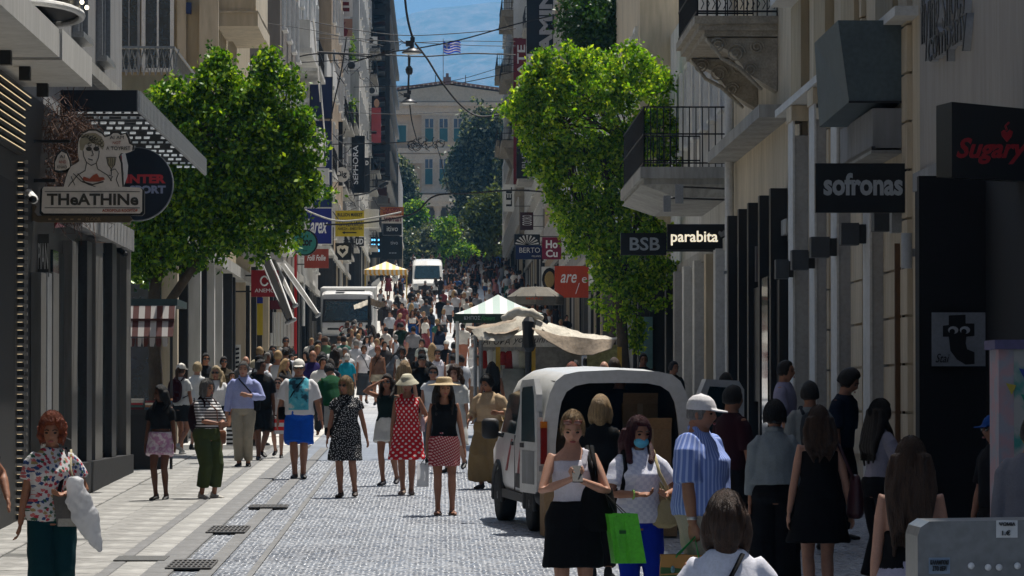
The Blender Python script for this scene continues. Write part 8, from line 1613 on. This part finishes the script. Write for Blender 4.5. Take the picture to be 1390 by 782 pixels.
# mask woman's tan bag and wrist band
root, s, k = PEOPLE['mask']; h = held('handbag', 'light tan shoulder bag of the woman with the face mask', 'handbag', 'mask'); tanm = c('a09470')
mb = MB(); mb.loft([(Vector((.25 - (1.08 - z) * .3, -.10, z)), a, b, Vector((1, 0, 0)), Vector((0, 1, 0))) for z, a, b in ((.86, .06, .04), (.89, .11, .055), (1.0, .105, .05), (1.08, .08, .035))], 16); solid('pouch', mb, tanm, h, .010, 2, .004)
part('strap', MB().limb([Vector((.26, -.14, 1.06)), s.sp(Vector((.14, -.13, 1.3))), s.sp(Vector((.115, -.03, 1.475))), s.sp(Vector((.14, .08, 1.36))), Vector((.27, .04, 1.06))], [.014] * 5, 6, .35, round_=False), tanm, h, False, True)
part('wristband', MB().tube([s.arm[-1][1].lerp(s.arm[-1][2], .8) + Vector((.0, .034 * math.cos(q), .034 * math.sin(q))) for q in np.linspace(0, 2 * PI, 12)], .008, 5), M('band_lime', (.25, .45, .08), .5, .1), root, False)
part('backpack_strap', MB().limb([s.sp(Vector((-.13, .08, 1.38))), s.sp(Vector((-.12, -.02, 1.475))), s.sp(Vector((-.13, -.12, 1.33))), s.sp(Vector((-.155, -.09, 1.15)))], [.018] * 4, 6, .4, round_=False), c('141416'), root, False, True)
# cap man's patterned tote with green handles and watch
root, s, k = PEOPLE['capman']; hh = s.arm[-1][2] + Vector((0, -.02, -.10))
om = P('tote_spots', 'spots', (.42, .20, .07), (.05, .10, .04), .085, thr=.60); gh = M('handle_green', (.02, .34, .09), .6, .1)
o, Q = gift_bag('tote_bag', 'orange brown tote bag with owl spots and green handles at bottom edge', 'shopping bag', 'capman', (hh.x - .03, hh.y + .05, hh.z - .12), .36, .40, .16, om, rz=-1.08, handle=hh, hm=(gh, .016, .3)); part('green_side', MB().add([Q(.186, -.083, hh.z - .15), Q(.30, -.06, hh.z - .22), Q(.33, -.06, hh.z - .54), Q(.20, -.085, hh.z - .54)], [(0, 1, 2, 3), (3, 2, 1, 0)]), M('bag_darkgreen', (.01, .13, .04), .6, .15), o, False)
for u, v in ((-.10, .10), (.05, .20), (-.12, .28)): part('print_spot', MB().ell(Q(u, -.086, hh.z - .12 - v), (.026, .012, .026), None, 10, 6), M('spot_blue', (.20, .36, .42), .6, .4, 30), o, False)
part('wristwatch', MB().loft([(s.arm[-1][1].lerp(s.arm[-1][2], q), .036, .036, Vector((1, 0, 0)), Vector((0, 1, 0))) for q in (.84, .93)], 14), M('silver', (.5, .5, .5), .3, .1, metal=.8), root, False, True)
# bob woman's strap
root, s, k = PEOPLE['bob']; crossbody('bob', 'wide black shoulder strap bag of the woman with the brown bob', c('101012'), 1, .95, out=.035)
# red haired woman's bags
root, s, k = PEOPLE['redhair']; h = held('handbag', 'grey leather handbag with pale base under the red haired woman\'s arm', 'handbag', 'redhair')
part('pouch', MB().prism([(.00, 1.12), (.24, 1.10), (.27, .86), (.04, .84)], 'y', -.22, -.12), M('leather_grey', (.095, .085, .075), .6, .2, 6), h, False); part('base', MB().prism([(.05, .90), (.268, .90), (.272, .835), (.045, .835)], 'y', -.225, -.115), M('leather_pale', (.33, .31, .27), .6, .2, 6), h, False)
part('strap', MB().limb([Vector((.05, -.19, 1.10)), s.sp(Vector((.10, -.13, 1.3))), s.sp(Vector((.12, -.02, 1.475))), s.sp(Vector((.13, .08, 1.36)))], [.016] * 4, 6, .35, round_=False), c('16161c'), h, False, True); part('strap', MB().limb([Vector((.20, -.19, 1.10)), s.sp(Vector((.15, -.13, 1.3))), s.sp(Vector((.155, -.01, 1.46))), s.sp(Vector((.16, .08, 1.34)))], [.010] * 4, 6, .35, round_=False), c('a09880'), h, False, True)
pm = _fm('plastic_film', (.62, .63, .65))
h = held('plastic_bag', 'crumpled white plastic bag over the red haired woman\'s forearm', 'plastic bag', 'redhair'); mb = MB()
mb.loft([(Vector((x, -.26, z)), a, b, Vector((1, 0, .25)).normalized(), Vector((0, 1, 0))) for x, z, a, b in ((.16, 1.24, .03, .03), (.18, 1.20, .075, .05), (.19, 1.13, .07, .05), (.21, 1.06, .105, .06), (.24, .98, .095, .05), (.27, .92, .115, .065), (.30, .82, .085, .045), (.36, .70, .05, .03), (.39, .63, .012, .01))], 18); solid('film', mb, pm, h, .009, 1, .009, 2.6) 
part('earphone', MB().tube([s.hc + Vector((.07, .03, -.03)), s.hc + Vector((.12, .02, -.045)), s.hc + Vector((.15, .0, -.06))], .004, 5), m_steel, root, False)
# striped woman
h, e = crossbody('striped', 'brown leather bag hanging at the striped top woman\'s hip', M('leather_brown', (.16, .055, .02), .5, .2, 6), 1, 1.02, (.13, .05, .12)); backpack('striped', 'maroon and black rucksack on the striped top woman\'s back', c('241014'), (.15, .11, .25), 1.18)
p = PEOPLE['striped'][1]; o, Q = gift_bag('shopping_bag', 'black and white striped paper bag held by the silver haired woman', 'shopping bag', 'silverhair', (.34, -.08, .66), .24, .34, .10, P('bag_stripe', 'hstripe', (.62, .62, .62), (.01, .01, .01), .075), handle=PEOPLE['silverhair'][1].arm[1][2] + Vector((0, 0, -.10)), hm=(c('101010'), .006, 1))
backpack('whitecapgirl', 'maroon backpack on the white cap person', c('2c0c14')); backpack('whiteteepack', 'dark slim rucksack on the young man in white', c('14161c'), (.12, .06, .20)); backpack('blackpackman', 'large round black backpack on the man facing away', c('0c0c10'), (.19, .12, .22), 1.26); backpack('packwoman', 'grey backpack on the person in pale t-shirt', c('30343a'), (.15, .08, .22))
crossbody('bluecapman', 'black crossbody bag on the man in blue shorts', c('0e0e10'), -1, 1.06, (.09, .05, .11)); crossbody('blackdress', 'black and white clutch bag on the speckled dress woman', c('0e0e10'), -1, 1.02, (.10, .04, .07)); crossbody('lilacman', 'black strap bag on the man in lilac shirt', c('0e0e10'), 1, 1.15, (.07, .05, .12)); crossbody('mid0', 'brown crossbody bag on the woman in grey skirt', c('241c14'), 1, 1.0, (.07, .04, .06)); crossbody('mid1', 'black waist bag on the brown top woman', c('0e0e10'), -1, 1.05, (.11, .05, .07)); crossbody('mid8', 'black strap bag on the curly haired woman in white vest', c('0e0e10'), 1, 1.1, (.09, .05, .06))
o, Q = gift_bag('plastic_bag', 'small white and grey carrier bag held by the straw hat woman', 'plastic bag', 'strawhat', (-.27, .0, .66), .14, .30, .07, pm, handle=PEOPLE['strawhat'][1].arm[-1][2] + Vector((0, 0, -.09)), hm=(c('28282a'), .006, 1))
h = held('water_bottle', 'clear pink water bottle held by the woman in the red dress', 'bottle', 'reddress'); hpos = PEOPLE['reddress'][1].arm[1][2]; mb = MB(); u, v = Vector((1, 0, 0)), Vector((0, 1, 0))
mb.loft([(hpos + Vector((0, -.08, z)), r, r, u, v) for z, r in ((-.10, .030), (-.09, .036), (.05, .036), (.09, .024), (.12, .014))], 12); part('bottle_body', mb, M('bottle_pink', (.45, .30, .34), .15, .2, 20, spec=.8), h, False, True); part('cap', MB().loft([(hpos + Vector((0, -.08, z)), .016, .016, u, v) for z in (.121, .145)], 10), s_white, h, False)
o, Q = gift_bag('shopping_bag', 'small red, black and white bag carried near the boy in black', 'shopping bag', 'blackteeboy', (.30, -.10, .72), .16, .26, .08, P('bag_rbw', 'hstripe', (.55, .03, .03), (.55, .55, .55), .13), handle=PEOPLE['blackteeboy'][1].arm[1][2] + Vector((0, 0, -.08)), hm=(c('c0c0c0'), .006, 1))
h = held('bag', 'wide brown leather tote on the pinafore woman\'s right side', 'handbag', 'pinafore'); mb = MB(); mb.loft([(Vector((-.30, .02, z)), a, b, v, u) for z, a, b in ((.80, .12, .05), (.84, .15, .07), (1.02, .14, .06), (1.16, .09, .03))], 16); solid('pouch', mb, M('leather_wine', (.045, .012, .018), .5, .2, 6), h, .014, 2, .006)
part('strap', MB().limb([Vector((-.27, -.06, 1.12)), PEOPLE['pinafore'][1].sp(Vector((-.14, -.05, 1.46))), PEOPLE['pinafore'][1].sp(Vector((-.14, .06, 1.45))), Vector((-.28, .10, 1.12))], [.014] * 4, 6, .4, round_=False), MATS['leather_wine'], h, False, True)
# sandals for the straw hat and phone women
for key in ('strawhat', 'phone'):
    root, s, k = PEOPLE[key]
    for q in (-1, 1):
        an = s.leg[q][2]; mb = MB(); mb.prism([(an.x - .045, an.y + .055), (an.x - .042, an.y - .15), (an.x, an.y - .20), (an.x + .044, an.y - .15), (an.x + .042, an.y + .055)], 'z', an.z - .085, an.z - .068)
        for yy in (-.10, -.02): mb.tube([an + Vector((-.046, yy, -.07)), an + Vector((-.03, yy, -.034)), an + Vector((.03, yy, -.034)), an + Vector((.046, yy, -.07))], .010, 5)
        part('sandal', mb, M('sandal_leather', (.05, .03, .02), .6, .2, 8), root, False)
# ================================================================ DISTANT CROWD: prototypes, baked, then copied one by one
def tint(name, var=.12): return M(name, (1, 1, 1), .9, var, 8, objcol=True)
m_tt, m_tb, m_th, m_tsk = tint('tinted_top'), tint('tinted_bottom'), tint('tinted_hair', .4), tint('tinted_skin', .08)
PROTO = []
def proto(i, male, hair_, top, bottom, **pose):
    s = Fig(male, 1.0 + .04 * (i % 3), **pose); root = thing('person', 'distant pedestrian', 'person', (0, 0, 0)); V_ = .038
    body(s, m_tsk, root, V_, False); solid('hair', hair(s, hair_, None, .25), m_th, root, .03, 1)
    solid('shirt', torso_cloth(s, **top), m_tt, root, V_, 1)
    if bottom: solid({'pants': 'trousers', 'shorts': 'shorts', 'skirt': 'skirt'}[bottom[0]], skirt_cloth(s, **bottom[1]) if bottom[0] == 'skirt' else leg_cloth(s, **bottom[1]), m_tb, root, V_, 1)
    PROTO.append(root)
ps = [dict(feet=walkA), dict(feet=walkB), dict(feet=stand), dict(feet=close, hands=((-.1, -.25, 1.1), (.1, -.25, 1.1)), elbows=((-.8, .4, -.6), (.8, .4, -.6)))]
tp = lambda **k: dict(z0=.93, sleeves=.7, **k)
for i in range(12):
    ml = i % 2 == 0; b_ = [('pants', dict(to=1.9)), ('shorts', dict(to=.6)), ('shorts', dict(to=.85)), ('skirt', dict(hem=.55, fl=.04)), ('pants', dict(to=1.9, dr=.03)), ('skirt', dict(hem=.25, fl=.05))][i % 6]
    if ml and b_[0] == 'skirt': b_ = ('shorts', dict(to=.9))
    t_ = tp() if ml else [dict(z0=.95, sleeves=0, z1=1.40, straps=True), tp(), dict(z0=.93, sleeves=0, z1=1.42, skirt=(.5, .06))][i % 3]
    if i == 11: t_ = dict(z0=.93, sleeves=.4, skirt=(.52, .06)); b_ = None
    proto(i, ml, ['short', 'long', 'short', 'bob', 'short', 'bun', 'short', 'long', 'short', 'bun', 'short', 'long'][i], t_, b_, **ps[i % 4])
flush()
def rename_copy(src, name=None):
    c_ = src.copy(); link(c_); return c_
WHITE, DARKC = ('c8c8c8', 'b4b4b8', 'd0ccc4', 'a8acb4'), ('141418', '1c1e24', '24242c', '101014', '2a2628', '1a2434')
COLS = ('6c2c34', '8c7460', '3c4c70', '2c5a50', '7c7c80', 'a06c70', '4c5058', 'a8a088', '24487c', '905c48', '4c6c50')
word = {'c8c8c8': 'white', 'b4b4b8': 'pale grey', 'd0ccc4': 'off white', 'a8acb4': 'light grey', '141418': 'black', '1c1e24': 'black', '24242c': 'charcoal', '101014': 'black', '2a2628': 'dark brown', '1a2434': 'navy', '6c2c34': 'wine red', '8c7460': 'tan', '3c4c70': 'denim blue', '2c5a50': 'teal', '7c7c80': 'grey', 'a06c70': 'dusty pink', '4c5058': 'slate grey', 'a8a088': 'beige', '24487c': 'blue', '905c48': 'rust', '4c6c50': 'sage green'}
rr = random.Random(77); spots = []
def taken(x, D, r=.42): return any(abs(x - a) < r and abs(D - b) < r * 2.2 for a, b in spots)
for k_, (rt, s, kk) in PEOPLE.items(): spots.append((rt.location.x, rt.location.y))
obst = [(wx(471, 172) - 1.3, wx(471, 172) + 1.5, 170, 180), (wx(580, 286) - 1.2, wx(580, 286) + 1.2, 284, 293), (wx(494, 270) - .3, wx(553, 270) + .3, 269, 274), (wx(617, 88) - .6, 9, 76, 92)]
n_made = 0; tries = 0
plan = [(88, 125, -4.7, 1.6, 24, .10), (125, 175, -4.2, 2.8, 30, .06), (130, 230, .9, 5.4, 44, .02), (175, 235, -4.6, 4.8, 46, .02), (235, 300, -4.7, 5.4, 50, .02), (300, 340, -4.6, 5.6, 30, .01)]
for (da, db, xa, xb, n, _) in plan:
    k = 0; tries = 0
    while k < n and tries < 3000:
        tries += 1; D = rr.uniform(da, db)
        # the crowd thickens to the right of the pale walking lane
        x = rr.uniform(xa, xb)
        if da >= 170 and rr.random() < .55: x = rr.uniform(.6, xb)
        if da < 175 and rr.random() < .5: x = rr.uniform(xa, -2.4)
        if da < 175 and -1.6 < x < 1.3 and rr.random() < .6: continue
        if taken(x, D) or any(a < x < b and c0 < D < d0 for a, b, c0, d0 in obst): continue
        spots.append((x, D)); k += 1
        src = PROTO[rr.randrange(12)]; o = src.copy(); link(o); H = rr.uniform(1.56, 1.82) * (.97 if PROTO.index(src) % 2 else 1.0); o.location = (x, D, G(D)); f = H / 1.722; o.scale = (f * rr.uniform(.95, 1.1), f, f)
        o.rotation_euler = (0, 0, (0 if rr.random() < .5 else PI) + rr.gauss(0, .5))
        ch_ = rr.random(); tc_ = rr.choice(WHITE) if ch_ < .46 else rr.choice(DARKC) if ch_ < .78 else rr.choice(COLS); bc_ = rr.choice(DARKC) if rr.random() < .6 else rr.choice(WHITE + COLS)
        hc_ = rr.choice(('dark', 'black', 'black', 'brown', 'dark', 'blond', 'grey')); sk_ = rr.choice(('tan', 'olive', 'tan', 'light', 'brown'))
        for ch in src.children:
            q = ch.copy(); link(q); q.parent = o; b0 = ch.name.split('.')[0]
            q.color = (*(hexc(tc_) if b0 == 'shirt' else HAIRC[hc_] if b0 == 'hair' else SKIN[sk_] if b0 == 'body' else hexc(bc_)), 1)
        low_ = next((ch.name.split('.')[0] for ch in src.children if ch.name.split('.')[0] in ('trousers', 'shorts', 'skirt')), 'dress')
        side_ = 'left' if x < -2.3 else 'right' if x > 1.8 else 'middle'
        if da >= 235: o['label'] = '%s haired distant pedestrian in %s top and %s %s, far up street, %s' % (hc_, word[tc_], word[bc_], {'trousers': 'trousers', 'shorts': 'shorts', 'skirt': 'skirt'}.get(low_, 'dress'), side_); o['group'] = 'distant pedestrians in %s tops, %s of the street' % (word[tc_], side_)
        else:
            zone = {130: 'right of centre', 88: 'behind front rows', 125: 'near armoured van', 175: 'beyond armoured van'}[da]
            o['label'] = '%s haired pedestrian in %s top and %s %s %s, %s' % (hc_, word[tc_], word[bc_], low_, zone, side_); o['group'] = 'pedestrians %s' % zone
        o['category'] = 'person'
# beyond them the crowd reads as one mass
import bmesh
bm = bmesh.new(); cm = [M('crowd_' + h, hexc(h), .9, .1, 5) for h in WHITE + DARKC + COLS]; ch_m = [hair_mat('black'), hair_mat('brown')]; cs_m = [skin_mat('tan'), skin_mat('olive')]; cml = cm + ch_m + cs_m; nm_ = len(cm)
for i in range(120):
    D = rr.uniform(300, 400); x = rr.uniform(.3, 5.7) if rr.random() < .6 else rr.uniform(-4.6, 5.7); src = rr.choice(PROTO); f = rr.uniform(1.55, 1.8) / 1.75
    if taken(x, D, .35): continue
    spots.append((x, D)); T_ = Matrix.Translation((x, D, G(D))) @ Matrix.Rotation(rr.uniform(0, 6.3), 4, 'Z') @ Matrix.Scale(f, 4); tc_, bc_ = (rr.randrange(nm_) if rr.random() < .4 else rr.randrange(10)), rr.randrange(nm_)
    for ch in src.children:
        b0 = ch.name.split('.')[0]; nf = len(bm.faces); tm_ = ch.data.copy(); tm_.transform(T_); bm.from_mesh(tm_); bpy.data.meshes.remove(tm_); bm.faces.ensure_lookup_table(); mi = tc_ if b0 == 'shirt' else nm_ + rr.randrange(2) if b0 == 'hair' else nm_ + 2 + rr.randrange(2) if b0 == 'body' else bc_
        for f_ in bm.faces[nf:]: f_.material_index = mi
me = bpy.data.meshes.new('distant_crowd'); bm.to_mesh(me); bm.free()
for q in cml: me.materials.append(q)
o = part('distant_crowd', me, None); o['kind'] = 'stuff'; o['label'] = 'dense far crowd filling the top of the street'
for r_ in PROTO:
    for ch in list(r_.children): bpy.data.objects.remove(ch)
    bpy.data.objects.remove(r_)
flush()
bpy.data.scenes.remove(TMP)
# labels shared by chance get a distinguishing neighbour word or stay within one group
seen = {}
for o in bpy.data.objects:
    if o.parent is None and o.get('label'):
        seen.setdefault(o['label'], []).append(o)
for lb, os_ in seen.items():
    if len(os_) > 1:
        g = os_[0].get('group') or ('alike ' + os_[0]['category'] + 's')
        for o in os_: o['group'] = lb.split(',')[0][:60] + ' (alike)' if o['category'] == 'person' else g
# ================================================================ HAZE
m = bpy.data.materials.new('haze_air'); m.use_nodes = True; n = m.node_tree.nodes; n.clear(); out = n.new('ShaderNodeOutputMaterial'); v = n.new('ShaderNodeVolumePrincipled')
v.inputs['Color'].default_value = (.20, .54, 1.0, 1); v.inputs['Density'].default_value = .000095; v.inputs['Anisotropy'].default_value = .2
m.node_tree.links.new(v.outputs[0], out.inputs['Volume'])
hz = part('haze', MB().box(-9200, 9200, -80, 17200, -60, 1500), m); hz['kind'] = 'stuff'; hz['label'] = 'thin blue summer haze over the street and hill'
